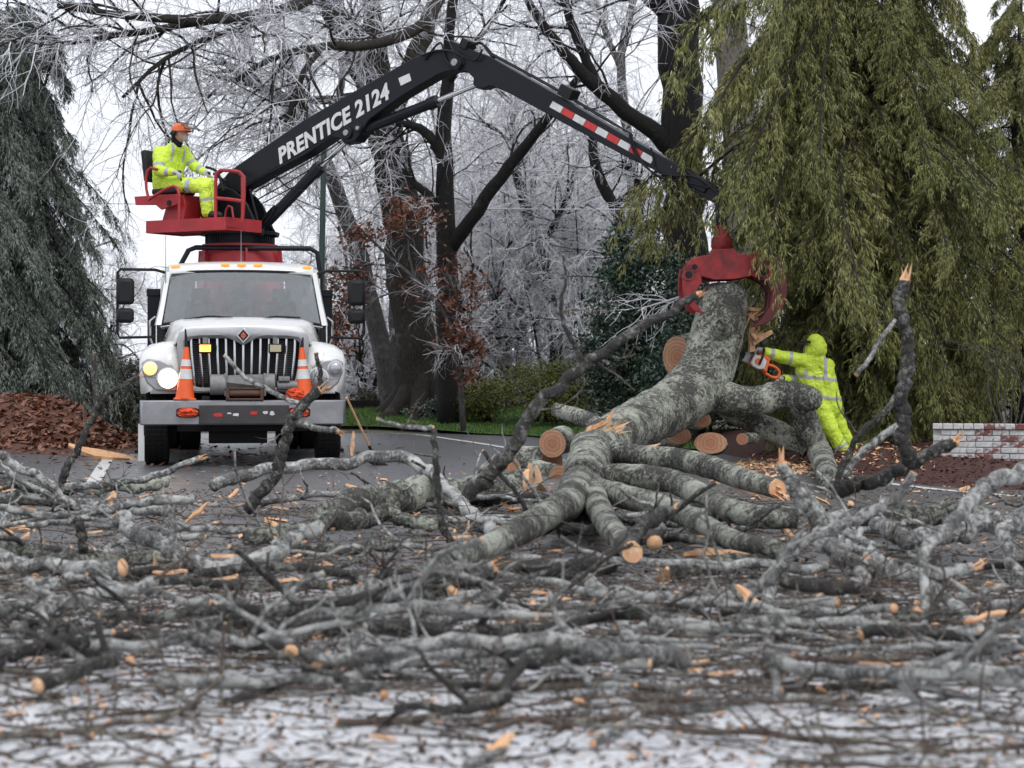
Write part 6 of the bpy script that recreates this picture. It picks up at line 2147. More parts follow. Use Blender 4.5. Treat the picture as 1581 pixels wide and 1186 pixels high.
def bare_tree(name, label, limbs, mat, ntw=(6, 6, 7), lens=(2.0, 0.9, 0.42), rads=(0.03, 0.013, 0.0065), crownfrom=0, group=None, seed=1, ice='ice', grav=(-0.2, -0.35, -0.2), t0=0.25, sink=0.25, roots=0):
    g = np.random.default_rng(seed)
    A, Rr = limb_paths(limbs, 18)
    jit = g.standard_normal(A.shape) * 0.10 * Rr[:, :, None]
    A = A + jit
    base = np.array([A[0, 0, 0], A[0, 0, 1], A[0, 0, 2] - sink])
    # carry the trunk below the ground so that it stands in it
    A[0, 0, 2] -= sink
    t = empty(name, tuple(base))
    tag(t, label, 'tree', group)
    parts = []
    for i in range(len(A)):
        parts.append(skin(A[i] - base, Rr[i], 18 if i == 0 else 12, 0.05, seed + i, 1.2 / max(Rr[i].mean(), .03) * 0.5))
    for k in range(roots):
        a = k / roots * 6.283 + 0.4
        r = Rr[0, 0]
        p = np.array([(r * 0.5 * math.cos(a), r * .5 * math.sin(a), 0.75 + sink), (r * 0.95 * math.cos(a), r * .95 * math.sin(a), 0.35 + sink), (r * 1.6 * math.cos(a), r * 1.6 * math.sin(a), 0.05 + sink), (r * 2.3 * math.cos(a), r * 2.3 * math.sin(a), -0.15 + sink)])
        parts.append(tubes(spline(p, 10)[None], np.linspace(r * 0.42, r * 0.16, 10)[None], 10))
    link('trunk', raw_mesh('trunk', *join(parts)), M[mat], t)
    CA, CR = A[crownfrom:] - base, Rr[crownfrom:]
    L1, R1 = grow(CA, CR, ntw[0], t0, 1.0, 0.85, lens[0], rads[0], 9, 0.7, grav[0], 0.14, g=g)
    L2, R2 = grow(np.concatenate([L1]), R1, ntw[1], 0.12, 1.0, 0.75, lens[1], rads[1], 6, 0.6, grav[1], 0.16, g=g)
    L3, R3 = grow(L2, R2, ntw[2], 0.1, 1.0, 0.75, lens[2], rads[2], 4, 0.5, grav[2], 0.2, g=g)
    k = L1.reshape(len(L1), -1, 3)
    link('limbs', raw_mesh('limbs', *tubes(L1, R1, 5, False)), M[mat], t)
    link('crown', raw_mesh('crown', *join([tubes(L2, R2, 4, False), tubes(L3, R3, 3, False)])), M[ice], t)
    return t


G1 = 'large bare trees behind the road'
oak = [
    [(655, 650, 40, 44), (650, 620, 40, 38), (642, 560, 40, 33), (634, 440, 40, 31), (614, 300, 40, 29), (598, 210, 40, 28), (588, 165, 40, 26)],
    [(590, 185, 40, 20), (562, 110, 40, 22), (530, 50, 40, 20), (502, -15, 40, 17), (480, -70, 40, 14)],
    [(592, 180, 40, 18), (586, 110, 40.2, 17), (577, 40, 40.5, 15), (570, -40, 41, 13)],
    [(600, 190, 40, 17), (638, 90, 40.5, 15), (664, 30, 41, 13), (682, -40, 41, 11)],
    [(556, 150, 39.6, 9), (503, 155, 39, 7), (440, 152, 38.5, 6), (385, 128, 38, 5), (340, 90, 37.5, 4)],
    [(548, 165, 39.6, 8), (520, 185, 39.3, 7), (480, 190, 39, 5), (450, 210, 38.6, 4)],
    [(500, -20, 39.5, 11), (440, 15, 37, 9), (330, 30, 35, 8), (200, 25, 33.5, 6), (90, 8, 32.5, 5)],
    [(330, 30, 35, 7), (250, 44, 34.5, 5.5), (160, 58, 34, 4.5), (60, 74, 33.5, 3)],
    [(480, -10, 39, 7), (410, 30, 37, 5), (320, 60, 35.5, 4.5), (250, 95, 34.5, 3.5), (190, 150, 34, 2.5)],
    [(690, -20, 40, 9), (650, 40, 38.5, 9), (570, 70, 37.5, 8), (500, 72, 36.8, 6.5), (420, 90, 36.2, 5), (365, 125, 36, 3.5)],
    [(500, 70, 36.8, 5), (470, 110, 36.5, 4.5), (458, 150, 36.4, 4), (440, 190, 36.4, 3)],
]
bare_tree('oak_tree', 'massive oak with ridged grey brown trunk and roots in the lawn edge', oak, 'oakbark', (13, 8, 8), (2.0, 0.95, 0.45), (0.026, 0.012, 0.0068), 1, G1, 11, roots=9)
blk = [
    [(692, 645, 38.5, 17), (690, 560, 38.5, 15), (690, 460, 38.5, 16), (690, 380, 38.5, 16), (688, 300, 38.5, 14), (686, 200, 38.5, 12), (690, 120, 38.5, 10), (694, 40, 38.5, 8), (705, -30, 38.5, 7)],
    [(690, 388, 38.5, 13), (720, 350, 38.3, 11), (760, 292, 38, 10), (800, 240, 37.8, 9), (850, 174, 37.5, 7), (905, 105, 37.2, 5)],
    [(687, 255, 38.5, 9), (666, 214, 38.5, 8), (642, 196, 38.5, 7), (612, 188, 38.6, 5)],
    [(688, 340, 38.5, 9), (668, 308, 38.6, 7), (645, 288, 38.8, 6), (622, 262, 39, 5)],
    [(692, 130, 38.5, 6), (725, 80, 38, 5), (760, 30, 37.8, 4), (790, -20, 37.6, 3)],
]
bare_tree('black_forked_tree', 'wet black tree with one long limb slanting up beside the oak', blk, 'wetbark', (8, 7, 8), (1.7, 0.8, 0.4), (0.024, 0.011, 0.0062), 1, G1, 12)
bare_tree('leaning_tree', 'slim grey brown tree leaning across the back of the boom', [
    [(607, 645, 41.5, 17), (592, 560, 41.5, 15), (576, 480, 41.5, 14), (549, 380, 41.5, 13), (521, 300, 41.5, 12), (490, 220, 41.5, 11), (455, 130, 41.5, 9), (430, 50, 41.5, 8), (408, -30, 41.5, 6)],
    [(492, 225, 41.5, 7), (520, 170, 41.5, 6), (528, 110, 41.5, 5), (520, 60, 41.5, 4)],
    [(476, 190, 41.5, 6), (420, 150, 41, 5), (370, 125, 40.6, 4), (320, 120, 40.4, 3)]], 'greybark', (12, 7, 7), (1.8, 0.85, 0.42), (0.022, 0.011, 0.0065), 0, G1, 13, t0=0.45)
bare_tree('young_tree', 'narrow pale trunk standing right beside the oak', [
    [(611, 645, 42.5, 10), (611, 540, 42.5, 9), (609, 450, 42.5, 8.5), (613, 380, 42.5, 7.5), (620, 300, 42.5, 6), (626, 230, 42.5, 4)]], 'greybark', (12, 6, 6), (1.2, 0.7, 0.38), (0.02, 0.01, 0.0065), 0, G1, 14, t0=0.4)
bare_tree('dark_broad_tree', 'broad black trunk with a heavy crooked limb behind the evergreen', [
    [(1062, 620, 35.5, 36), (1060, 420, 35.5, 33), (1056, 300, 35.5, 32), (1052, 180, 35.5, 32), (1048, 80, 35.5, 32), (1040, 0, 35.5, 33), (1034, -60, 35.5, 32)],
    [(1046, 232, 35.5, 20), (1012, 206, 35.3, 14), (985, 186, 35.2, 13), (930, 141, 35, 12), (890, 105, 34.8, 10), (860, 68, 34.6, 8), (824, 18, 34.5, 6.5), (800, -25, 34.5, 5)],
    [(926, 141, 35, 9), (905, 92, 35, 8), (884, 40, 35, 7), (866, -15, 35, 6)],
    [(1040, 25, 35.5, 15), (1008, 2, 35.4, 12), (980, -25, 35.3, 10)],
    [(1062, 45, 35.3, 11), (1100, 18, 35.2, 9), (1130, 5, 35.2, 7)]], 'wetbark', (9, 7, 8), (1.5, 0.75, 0.38), (0.022, 0.010, 0.006), 1, G1, 15)
bare_tree('pale_tree', 'tall pale pinkish grey trunk rising behind the grapple', [
    [(1156, 640, 34, 32), (1150, 420, 34, 30), (1148, 330, 34, 29), (1142, 250, 34, 28.5), (1135, 150, 34, 27.5), (1128, 60, 34, 26), (1122, -40, 34, 25)]], 'palebark', (6, 6, 6), (1.2, 0.6, 0.35), (0.02, 0.009, 0.006), 0, G1, 16, t0=0.4)
bare_tree('slender_tree', 'slender pale tree with a kinked top between the boom and the broad black trunk', [
    [(985, 640, 45, 9), (980, 420, 45, 8), (975, 300, 45, 8), (968, 200, 45, 7.5), (958, 100, 45, 7), (968, 40, 45, 6), (985, -30, 45, 5)],
    [(958, 105, 45, 5), (935, 50, 45, 5), (920, 0, 45, 4)]], 'greybark', (18, 7, 7), (1.7, 0.85, 0.45), (0.022, 0.011, 0.007), 0, G1, 17, t0=0.35)
bare_tree('curved_tree', 'dark curved stem hidden by frost below the stick boom', [
    [(975, 640, 41, 11), (968, 480, 41, 10), (958, 350, 41, 10), (938, 300, 41, 9), (920, 260, 41, 8.5), (914, 222, 41, 7), (922, 180, 41, 5)],
    [(946, 320, 41, 6), (985, 285, 41, 5), (965, 250, 41, 4)]], 'wetbark', (12, 7, 7), (1.2, 0.7, 0.4), (0.02, 0.011, 0.0065), 0, G1, 18, t0=0.4)
bare_tree('frosted_tree', 'dark leaning stem inside the ice white thicket', [
    [(868, 640, 43.5, 12), (858, 540, 43.5, 11), (845, 440, 43.5, 10), (830, 380, 43.5, 9.5), (815, 330, 43.5, 8.5), (798, 265, 43.5, 7), (790, 190, 43.5, 5)],
    [(832, 385, 43.5, 6), (865, 330, 43, 5), (880, 280, 43, 4)]], 'wetbark', (16, 8, 8), (1.5, 0.8, 0.42), (0.02, 0.011, 0.0068), 0, G1, 19, t0=0.15)


# ------------------------------------------------------------------ ice-laden small trees behind: prototypes + copies
def frost_proto(seed, h, stems, spread, cnt=(9, 7, 8)):
    g = np.random.default_rng(seed)
    S = []
    for k in range(stems):
        a = g.uniform(0, 6.283)
        lean = g.uniform(0.05, 0.28)
        zz = np.linspace(0, h * g.uniform(0.75, 1.0), 10)
        x = np.cos(a) * lean * zz + np.cumsum(g.normal(0, 0.06, 10)); y = np.sin(a) * lean * zz + np.cumsum(g.normal(0, 0.06, 10))
        x -= x[0] - 0.1 * math.cos(a) * (stems > 1); y -= y[0] - 0.1 * math.sin(a) * (stems > 1)
        S.append(np.stack([x, y, zz - 0.2], -1))
    S = np.array(S)
    SR = np.broadcast_to(np.linspace(0.10, 0.02, 10), (stems, 10)) * (1.2 if stems == 1 else 0.75)
    L1, R1 = grow(S, SR, cnt[0], 0.12, 1.0, 0.9, spread, 0.028, 8, 0.7, -0.15, 0.15, g=g)
    L2, R2 = grow(L1, R1, cnt[1], 0.1, 1.0, 0.8, spread * 0.5, 0.013, 6, 0.6, -0.5, 0.18, g=g)
    L3, R3 = grow(L2, R2, cnt[2], 0.1, 1.0, 0.8, spread * 0.24, 0.0085, 4, 0.5, -0.4, 0.22, g=g)
    me1 = raw_mesh('trunk', *join([tubes(S, SR, 9), tubes(L1, R1, 5, False)]))
    me1.materials.append(M['greybark'] if seed % 2 else M['wetbark'])
    me2 = raw_mesh('crown', *join([tubes(L2, R2, 4, False), tubes(L3, R3, 3, False)]))
    me2.materials.append(M['icefar'])
    return me1, me2


FP = [frost_proto(31, 7.5, 1, 2.1, (24, 8, 9)), frost_proto(32, 6.0, 3, 1.7, (9, 8, 9)), frost_proto(33, 9.0, 2, 2.2, (13, 8, 9))]
FS = frost_proto(34, 2.6, 5, 0.9, (6, 7, 8))
gf = random.Random(5)


def put_frost(pr, px, Y, rz, s, label, group, zoff=0.0):
    x = (px - CX) * Y / F
    t = empty('ice_coated_tree', (x, Y, float(terrain_z(x, Y)) + zoff), rz)
    t.scale = (s, s, s)
    tag(t, label, 'tree', group)
    for nm, me in (('trunk', pr[0]), ('crown', pr[1])):
        o = bpy.data.objects.new(nm, me); COL.objects.link(o); o.parent = t
    return t


G2 = 'ice coated trees in the background'
for i, (px, Y, s, k) in enumerate(((760, 46, 1.0, 1), (820, 50, 1.15, 0), (890, 47, 1.0, 1), (730, 54, 1.2, 2), (950, 52, 1.1, 0), (850, 60, 1.3, 2), (660, 58, 1.1, 0), (1010, 55, 1.2, 1), (560, 62, 1.1, 1), (1120, 58, 1.2, 2), (780, 72, 1.5, 0), (930, 74, 1.5, 2), (1560, 50, 1.1, 0), (1640, 44, 1.0, 1), (440, 74, 0.9, 1), (520, 80, 1.0, 0), (600, 85, 1.3, 2), (690, 48, 0.85, 1), (740, 43, 0.8, 1), (800, 45, 0.8, 0), (870, 44, 0.85, 1), (910, 46, 0.8, 2), (845, 42, 0.6, 1), (640, 50, 0.9, 0), (1540, 42, 0.9, 1),  (180, 70, 0.85, 1), (80, 66, 1.0, 0), (250, 80, 0.75, 1), (790, 44, 0.72, 1), (920, 43, 0.75, 1))):
    put_frost(FP[k], px, Y, gf.uniform(0, 6.28), s, 'grey ice coated tree in the wood behind the lawn', G2)
G3 = 'frosted shrubs'
for i, (px, Y, s) in enumerate(((110, 37.5, 0.9), (148, 41, 1.0), (70, 40, 1.1), (560, 45, 0.9), (582, 48, 0.8), (725, 43, 1.1), (760, 44, 1.2), (545, 52, 1.0), (940, 38, 0.9))):
    put_frost(FS, px, Y, gf.uniform(0, 6.28), s, 'low shrub whitened with ice beside the lawn and road', G3)
# frosted branchlets beside the grapple
nb = np.array([P(1070, 452, 25.6), P(1040, 462, 25.5), P(1005, 472, 25.4), P(985, 480, 25.3)])
gg = np.random.default_rng(77)
pa = spline(nb, 10)
A1, B1 = grow(pa[None], np.linspace(0.02, 0.006, 10)[None], 12, 0.1, 1, 0.7, 0.5, 0.008, 8, 0.5, -0.1, 0.15, g=gg)
A2, B2 = grow(A1, B1, 5, 0.2, 1, 0.7, 0.2, 0.006, 5, 0.4, -0.1, 0.2, g=gg)
tag(link('icy_branch', raw_mesh('icy_branch', *join([tubes(pa[None], np.linspace(0.02, 0.006, 10)[None], 8), tubes(A1, B1, 5, False), tubes(A2, B2, 4, False)])), M['ice']), 'pale ice coated branchlets sticking out beside the grapple jaw', 'branch')


# ------------------------------------------------------------------ weeping evergreens
_bough = {}


def bough_proto(key, L, mat, seed, nsec, nleaf, leaf, wid, droop, secl, bark):
    """one weeping bough along +X: limb, side sprays that hang, fine leaflets on the sprays"""
    g = np.random.default_rng(seed)
    m = 10
    tt = np.linspace(0, 1, m)
    rise = g.uniform(0.10, 0.38)
    wig = g.normal(0, 0.12)
    B = np.stack([L * tt, wig * L * tt ** 2, L * (rise * tt - (droop + rise) * tt ** 2.1)], -1)
    BR_ = np.linspace(1, 0.25, m) * (0.008 + 0.008 * L)
    t2 = g.uniform(0.06, 1.0, nsec) ** 0.8
    f = t2 * (m - 1); i = np.clip(f.astype(int), 0, m - 2); fr = (f - i)[:, None]
    b0 = B[i] * (1 - fr) + B[i + 1] * fr
    tan = nrm(B[i + 1] - B[i])
    sg = np.where(g.random(nsec) < 0.5, -1, 1)[:, None]
    d = nrm(tan * g.uniform(0.5, 1.0, (nsec, 1)) + np.array([0, 1., 0]) * sg * g.uniform(0.1, 1.0, (nsec, 1)) + np.array([0, 0, 1]) * g.normal(0.05, 0.2, (nsec, 1)))
    L2 = secl * (0.30 + 0.20 * L) * g.uniform(0.4, 1.25, nsec) * (1.1 - 0.45 * t2)
    ms = 8
    S = np.empty((nsec, ms, 3)); S[:, 0] = b0
    for j in range(1, ms):
        d = nrm(d + np.array([0, 0, -0.30]) * g.uniform(0.5, 1.5, (nsec, 1)) + g.normal(0, 0.08, d.shape))
        S[:, j] = S[:, j - 1] + d * (L2 / (ms - 1))[:, None]
    # third order: short twiglets, pendulous
    T, TR = grow(S, np.full((nsec, ms), 0.004), 7, 0.05, 1.0, 0.7, 0.15, 0.002, 4, 0.4, -0.9, 0.12, g=g)
    A = np.concatenate([S.reshape(nsec, ms, 3)[:, ::2], T])
    n3 = len(A) * nleaf
    p3 = np.repeat(np.arange(len(A)), nleaf)
    q = A.shape[1] - 1
    f = g.uniform(0.02, 0.999, n3) * q; i = f.astype(int); fr = (f - i)[:, None]
    c = A[p3, i] * (1 - fr) + A[p3, i + 1] * fr
    tn = nrm(A[p3, i + 1] - A[p3, i])
    rv = g.standard_normal((n3, 3))
    sd = nrm(rv - (rv * tn).sum(-1, keepdims=True) * tn)
    dl = nrm(tn * 0.85 + sd * 0.6 + np.array([0, 0, -0.3]))
    Ll = g.uniform(leaf[0], leaf[1], n3)[:, None]
    wv = nrm(np.cross(dl, g.standard_normal((n3, 3)))) * wid * g.uniform(0.6, 1.4, (n3, 1))
    tip = c + dl * Ll + np.array([0, 0, -1]) * Ll * 0.2
    mid = c + dl * Ll * 0.45
    V = np.stack([c, mid + wv, tip, mid - wv], 1).reshape(-1, 3)
    Vt, qt, _ = join([tubes(B[None], BR_[None], 6, False), tubes(S, np.full((nsec, ms), 0.004), 3, False)])
    Q = np.concatenate([qt, np.arange(n3 * 4).reshape(-1, 4) + len(Vt)])
    me = raw_mesh('bough', np.concatenate([Vt, V]), Q, mi4=np.concatenate([np.zeros(len(qt), int), np.ones(n3, int)]), smooth=False)
    me.materials.append(M[bark]); me.materials.append(M[mat])
    return me


def conifer(name, label, x, y, z0, H, radf, nb, mat, seed, nsec=34, nleaf=9, leaf=(0.03, 0.075), wid=0.0052, droop=0.5, zmin=0.3, bark='wetbark', secl=0.9, group=None, extra=(), ztop=1e9):
    g = np.random.default_rng(seed)
    t = empty(name, (x, y, z0))
    tag(t, label, 'tree', group)
    zt = np.linspace(-0.3, H, 14)
    trunk = np.stack([0.05 * np.sin(zt), 0.05 * np.cos(zt * 1.3), zt], -1)
    link('trunk', raw_mesh('trunk', *tubes(trunk[None], np.interp(zt, [0, H], [0.022 * H, 0.012])[None], 14)), M[bark], t)
    cls = (0.8, 1.4, 2.1, 2.9)
    for ci, Lc in enumerate(cls):
        for k in range(3):
            key = (mat, droop, ci, k)
            if key not in _bough:
                _bough[key] = bough_proto(key, Lc, mat, seed * 10 + ci * 3 + k, int(nsec * (0.45 + 0.3 * Lc)), nleaf, leaf, wid, droop, secl, bark)
    zb = zmin + (min(H * 0.97, ztop) - zmin) * (np.arange(nb) + g.random(nb)) / nb
    az = np.arange(nb) * 2.39996 + g.normal(0, 0.3, nb)
    Lb = np.array([radf(z / H) for z in zb]) * g.uniform(0.70, 1.15, nb)
    for k_, (ez, ea, el) in enumerate(extra):
        zb[-1 - k_] = ez; az[-1 - k_] = ea; Lb[-1 - k_] = el
    for i in range(nb):
        ci = int(np.argmin(np.abs(np.log(np.array(cls) / Lb[i]))))
        o = bpy.data.objects.new('bough', _bough[(mat, droop, ci, i % 3)])
        COL.objects.link(o)
        o.parent = t
        o.location = (0, 0, zb[i])
        s = Lb[i] / cls[ci]
        o.scale = (s, s * (-1 if i % 2 else 1), s)
        o.rotation_euler = (g.normal(0, 0.12), g.normal(0, 0.10), az[i])
    return t


# ------------------------------------------------------------------ leafy shrubs
def leaf_cloud(blobs, n, size, asp, seed, clump=0.28, shell=0.55):
    g = np.random.default_rng(seed)
    out = []
    vol = np.array([b[1][0] * b[1][1] * b[1][2] for b in blobs]); vol = vol / vol.sum()
    for (c, r), f in zip(blobs, vol):
        k = max(200, int(n * f))
        nc = max(12, k // 45)
        d = nrm(g.standard_normal((nc, 3))) * (shell + (1 - shell) * g.random((nc, 1)) ** 0.5)
        cc = np.array(c) + d * np.array(r)
        j = g.integers(0, nc, k)
        out.append(cc[j] + g.standard_normal((k, 3)) * clump * min(r) * np.array([1, 1, 0.8]))
    p = np.concatenate(out)
    V, q = flakes(p, size, asp, 0.8, 0.3, g=g)
    return V, q


def shrub(name, label, px, py_top, py_base, Y, hwpx, blobs_f, n, size, asp, mat, seed, stems=7, group=None):
    x = (px - CX) * Y / F
    zb = max(CH + (HZ - py_base) * Y / F, 0.0)
    h = CH + (HZ - py_top) * Y / F - zb
    w = hwpx * Y / F
    t = empty(name, (x, Y, zb - 0.03))
    tag(t, label, 'shrub', group)
    g = np.random.default_rng(seed)
    blobs = [((a * w, b * w * 0.7, c * h), (r * w, r * w * 0.8, rz * h)) for a, b, c, r, rz in blobs_f]
    V, q = leaf_cloud(blobs, n, size, asp, seed)
    V[:, 2] = np.maximum(V[:, 2], 0.02)
    link('foliage', raw_mesh('foliage', V, q, smooth=False), M[mat], t)
    st = []
    for k in range(stems):
        b = blobs[k % len(blobs)]
        p = np.array([(g.normal(0, .08 * w), g.normal(0, .08 * w), 0), np.array(b[0]) * 0.6 + g.normal(0, .08, 3), np.array(b[0]) + np.array(b[1]) * 0.5 * nrm(g.standard_normal(3))], float)
        st.append((spline(p, 10), np.linspace(0.03, 0.006, 10)))
    A = np.array([s[0] for s in st]); Br = np.array([s[1] for s in st])
    A2, B2 = grow(A, Br, 7, 0.2, 1, 0.8, 0.4 * w, 0.008, 6, 0.5, 0.1, 0.15, g=g)
    link('stems', raw_mesh('stems', *join([tubes(A, Br, 7), tubes(A2, B2, 4, False)])), M['wetbark'], t)
    return t


cx_ = (1335 - CX) * 27.0 / F
ext = [(4.15 + 0.14 * k, math.atan2(24.0 - 27.0, 2.80 - cx_) + gf.uniform(-0.22, 0.16), gf.uniform(3.4, 3.9)) for k in range(18)]
conifer('weeping_evergreen', 'big drooping olive green evergreen hanging over the grapple', cx_, 27.0, 0.15, 12.2, lambda f: float(np.interp(f, [0, 0.11, 0.19, 0.33, 0.5, 1], [1.2, 1.35, 2.15, 2.2, 1.5, 0.2])), 285, 'cedar', 41, 38, 14, droop=0.5, zmin=0.25, bark='oakbark', extra=ext, ztop=8.2)
conifer('weeping_evergreen', 'evergreen behind the white brick wall', (1600 - CX) * 30 / F, 31.0, 0.15, 7.2, lambda f: 2.2 * (1 - f) ** 0.7 + 0.2, 120, 'cedar', 41, 38, 14, droop=0.5, zmin=0.3, bark='oakbark')
xl = (18 - CX) * 33 / F
conifer('ice_laden_hemlock', 'tall dark hemlock bent down with ice behind the leaf heap', xl - 0.35, 34.0, 0.1, 7.6, lambda f: (1.95 + 0.35 * math.sin(f * 21)) * (1 - f) ** 0.42 + 0.25, 200, 'hemlock', 44, 38, 14, droop=0.95, zmin=0.9, secl=1.05)
conifer('ice_laden_hemlock', 'shorter hemlock with hanging grey green curtains right behind the leaves', xl - 0.3, 32.3, 0.05, 4.5, lambda f: (1.75 + 0.3 * math.sin(f * 17)) * (1 - f) ** 0.45 + 0.2, 140, 'hemlock', 44, 38, 14, droop=0.95, zmin=0.6, secl=1.05)
shrub('dark_backdrop_bush', 'added dark leafy mass closing sky gaps behind the drooping evergreen', 1300, 330, 690, 32, 150, [(0, 0, 0.75, 0.9, 0.25), (-0.5, 0, 0.35, 0.6, 0.35), (0.5, 0, 0.4, 0.7, 0.35), (0, 0, 0.3, 0.8, 0.3)], 15000, 0.12, 0.5, 'hemlock', 59, 7)  # added bush, blocks the white sky showing through the evergreen


shrub('holly_bush', 'tall dark green holly behind the raised trunk', 985, 318, 668, 33.0, 85,
      [(-0.1, 0, 0.82, 0.55, 0.17), (0.35, 0, 0.62, 0.75, 0.2), (-0.35, 0, 0.55, 0.6, 0.2), (0.1, 0, 0.32, 0.95, 0.26), (0.85, 0, 0.42, 0.6, 0.3), (-0.6, 0.2, 0.3, 0.45, 0.2), (0.5, 0, 0.12, 0.9, 0.14)], 26000, 0.085, 0.5, 'holly', 51, 9)
shrub('holly_bush', 'dark green bush in the gap between holly and evergreen', 1085, 430, 672, 31.5, 70,
      [(0, 0, 0.7, 0.8, 0.25), (-0.2, 0, 0.35, 1.0, 0.3), (0.6, 0, 0.4, 0.7, 0.35)], 12000, 0.08, 0.5, 'holly', 52, 7)
shrub('azalea_bush', 'broad yellow green azalea mound on the lawn beside the holly', 850, 556, 648, 38.0, 95,
      [(-0.3, 0, 0.55, 0.62, 0.42), (0.45, 0, 0.6, 0.6, 0.45), (0.1, -0.3, 0.42, 0.6, 0.38), (0.85, 0.2, 0.5, 0.4, 0.4)], 15000, 0.055, 0.4, 'azalea', 53, 12)
shrub('azalea_bush', 'smaller yellow green azalea mound near the black tree', 752, 582, 648, 38.6, 48,
      [(0, 0, 0.55, 0.85, 0.45), (-0.5, 0, 0.35, 0.5, 0.35)], 6000, 0.055, 0.4, 'azalea', 54, 9)
shrub('brown_bush', 'brownish green rounded bush beside the truck mirror', 200, 548, 667, 37.5, 50,
      [(0.2, 0, 0.68, 0.8, 0.28), (-0.3, 0, 0.35, 0.75, 0.32), (0.4, 0, 0.3, 0.8, 0.3)], 11000, 0.075, 0.3, 'brownshrub', 55, 9)
shrub('low_bush', 'small grey green bush at the foot of the leaning tree', 566, 600, 650, 43, 26,
      [(0, 0, 0.5, 0.9, 0.45)], 2500, 0.06, 0.4, 'brownshrub', 56, 5)
shrub('ivy_clump', 'ivy growing over the roots of the oak', 655, 608, 652, 39.2, 38,
      [(0.3, 0, 0.4, 0.6, 0.4), (-0.4, 0, 0.3, 0.4, 0.3), (0.75, 0, 0.25, 0.35, 0.25)], 2600, 0.05, 0.6, 'hemlock', 57, 4)
shrub('dark_backdrop_bush', 'dark leafy bush beyond the wall at the road bend', 1575, 330, 640, 36, 60,
      [(0, 0, 0.75, 0.8, 0.25), (-0.3, 0, 0.4, 0.9, 0.3), (0.5, 0, 0.3, 0.9, 0.3)], 9000, 0.085, 0.5, 'holly', 58, 7)

# ------------------------------------------------------------------ young oak that kept its dead leaves
yo = [
    [(716, 645, 36, 4.5), (706, 560, 36, 4), (694, 500, 36, 3.6), (650, 440, 36, 3), (596, 392, 36, 2.4), (548, 345, 36, 1.6)],
    [(700, 530, 36, 2.6), (708, 470, 35.8, 2), (690, 420, 35.6, 1.5)], [(668, 462, 36, 2.2), (620, 450, 35.8, 1.6), (560, 470, 35.6, 1.2), (515, 500, 35.5, 1)],
    [(620, 412, 36, 2), (560, 410, 36, 1.5), (510, 440, 36, 1)], [(640, 430, 36, 2), (630, 380, 36, 1.5), (640, 330, 36, 1)], [(690, 490, 36, 1.8), (720, 500, 35.8, 1.2), (715, 540, 35.6, 0.9)]]
yt = bare_tree('young_oak', 'young oak holding rusty brown dead leaves before the big oak trunk', yo, 'greybark', (7, 5, 3), (0.7, 0.35, 0.2), (0.010, 0.006, 0.004), 0, None, 61, t0=0.35)
A, Rr = limb_paths(yo, 16)
gg = np.random.default_rng(62)
base = v3(yt.location)
L1, R1 = grow(A - base, Rr, 15, 0.4, 1, 0.9, 0.5, 0.008, 6, 0.6, -0.1, 0.15, g=gg)
ce = L1[:, 3:].reshape(-1, 3)
sel = ce[gg.integers(0, len(ce), 120)]
pos = sel[gg.integers(0, 120, 2600)] + gg.standard_normal((2600, 3)) * np.array([0.13, 0.13, 0.12])
n = len(pos)
V, q = flakes(pos, 0.115, 0.5, 0.9, 0.4, g=gg)
o = link('leaves', raw_mesh('leaves', V, q, smooth=False), M['brownleaf'], yt)
link('leaf_twigs', raw_mesh('leaf_twigs', *tubes(L1, R1, 4, False)), M['greybark'], yt)
# bare shrub with reddish twigs beside the wall
gg = np.random.default_rng(66)
rt = empty('bare_shrub', tuple(P(1560, 690, 24.5) * np.array([1, 1, 0]) + np.array([0, 0, 0.1])))
tag(rt, 'bare thin stemmed shrub arching above the white brick wall', 'shrub')
S = np.array([spline(np.array([(0, 0, 0), (0.1 * k - .3, -.1, 0.8), (-0.35 + 0.14 * k, -.2, 1.3), (-0.9 + 0.2 * k, -.25, 1.45 - 0.12 * k)]), 12) for k in range(6)])
SR = np.broadcast_to(np.linspace(0.014, 0.004, 12), (6, 12))
A1, B1 = grow(S, SR, 7, 0.4, 1, 0.6, 0.4, 0.005, 6, 0.5, 0, 0.15, g=gg)
link('stems', raw_mesh('stems', *join([tubes(S, SR, 6), tubes(A1, B1, 4, False)])), M['greybark'], rt)

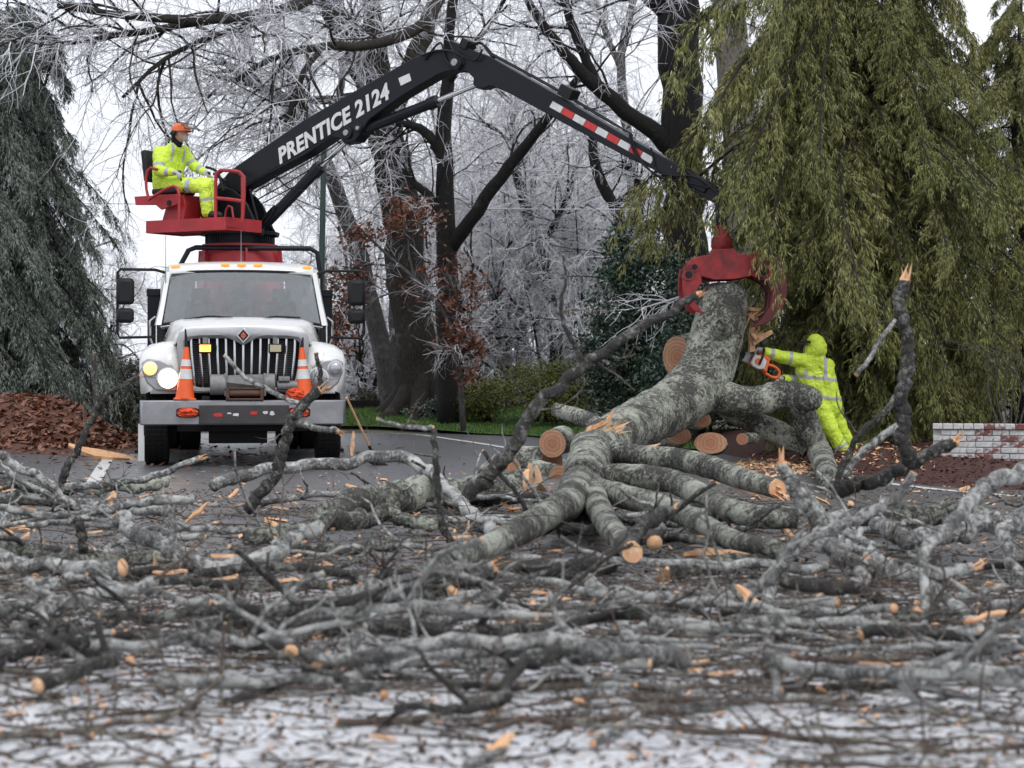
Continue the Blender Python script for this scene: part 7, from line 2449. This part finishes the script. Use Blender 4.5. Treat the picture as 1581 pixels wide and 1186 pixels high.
# ------------------------------------------------------------------ posts, pole, wire
m = MB()
x, Y = (495 - CX) * 33 / F, 33.0
pl = empty('green_pole', (x, Y, 0))
tag(pl, 'dark green metal pole rising behind the truck cab', 'pole')
MB().tube([(0, 0, -0.1), (0.02, 0, 3), (0.06, 0, 5.2)], [0.055, 0.05, 0.045], 14).build('shaft', M['greenpole'], pl)
MB().lathe([(0.12, 0), (0.12, 0.08), (0.075, 0.14), (0.075, 0.5), (0.06, 0.55)], k=18).build('base', M['greenpole'], pl)
MB().lathe([(0.05, 5.19), (0.065, 5.21), (0.05, 5.26), (0.01, 5.3)], (0.06, 0, 0), k=16).build('cap', M['greenpole'], pl)
q0 = P(688, 640, 39.0)
ps = empty('marker_post', (q0[0], 39.0, float(terrain_z(q0[0], 39.0))))
tag(ps, 'grey timber post with a yellow top beside the black tree', 'post')
MB().box((0.03, 0, 0.38), (0.17, 0.17, 0.85)).build('post', M['greybark'], ps, bevel=0.01)
MB().box((0.0, -0.02, 0.84), (0.21, 0.2, 0.16)).box((-0.06, -0.06, 0.4), (0.05, 0.04, 0.75)).build('cap', M['yellow'], ps, bevel=0.02)
w0 = P(400, 316, 41); w1 = P(1200, 322, 37)
tt = np.linspace(0, 1, 40)[:, None]
wp = w0 * (1 - tt) + w1 * tt
wp = np.concatenate([wp[:1] + (wp[:1] - wp[1:2]) * 60, wp, wp[-1:] + (wp[-1:] - wp[-2:-1]) * 60])
wp[:, 2] += -0.05 * np.sin(np.linspace(0, 3.14, len(wp)))
wr_ = np.full(len(wp), 0.011) * rng.uniform(0.7, 1.3, len(wp))
tag(link('utility_wire', raw_mesh('utility_wire', *tubes(wp[None], wr_[None], 6)), M['ice']), 'ice coated utility wire strung across the trees', 'wire')
# low timber edging at the far side of the road
e0 = P(515, 648, 42.2); e0[2] = float(terrain_z(e0[0], e0[1]))
ed = empty('timber_edging', tuple(e0))
tag(ed, 'low dark timber edging in front of the leaning tree', 'edging')
for k in range(2):
    MB().bx(0, 1.0, -0.06, 0.06, 0.02 + k * 0.125, 0.14 + k * 0.125).build('timber', M['wetbark'], ed, bevel=0.008)
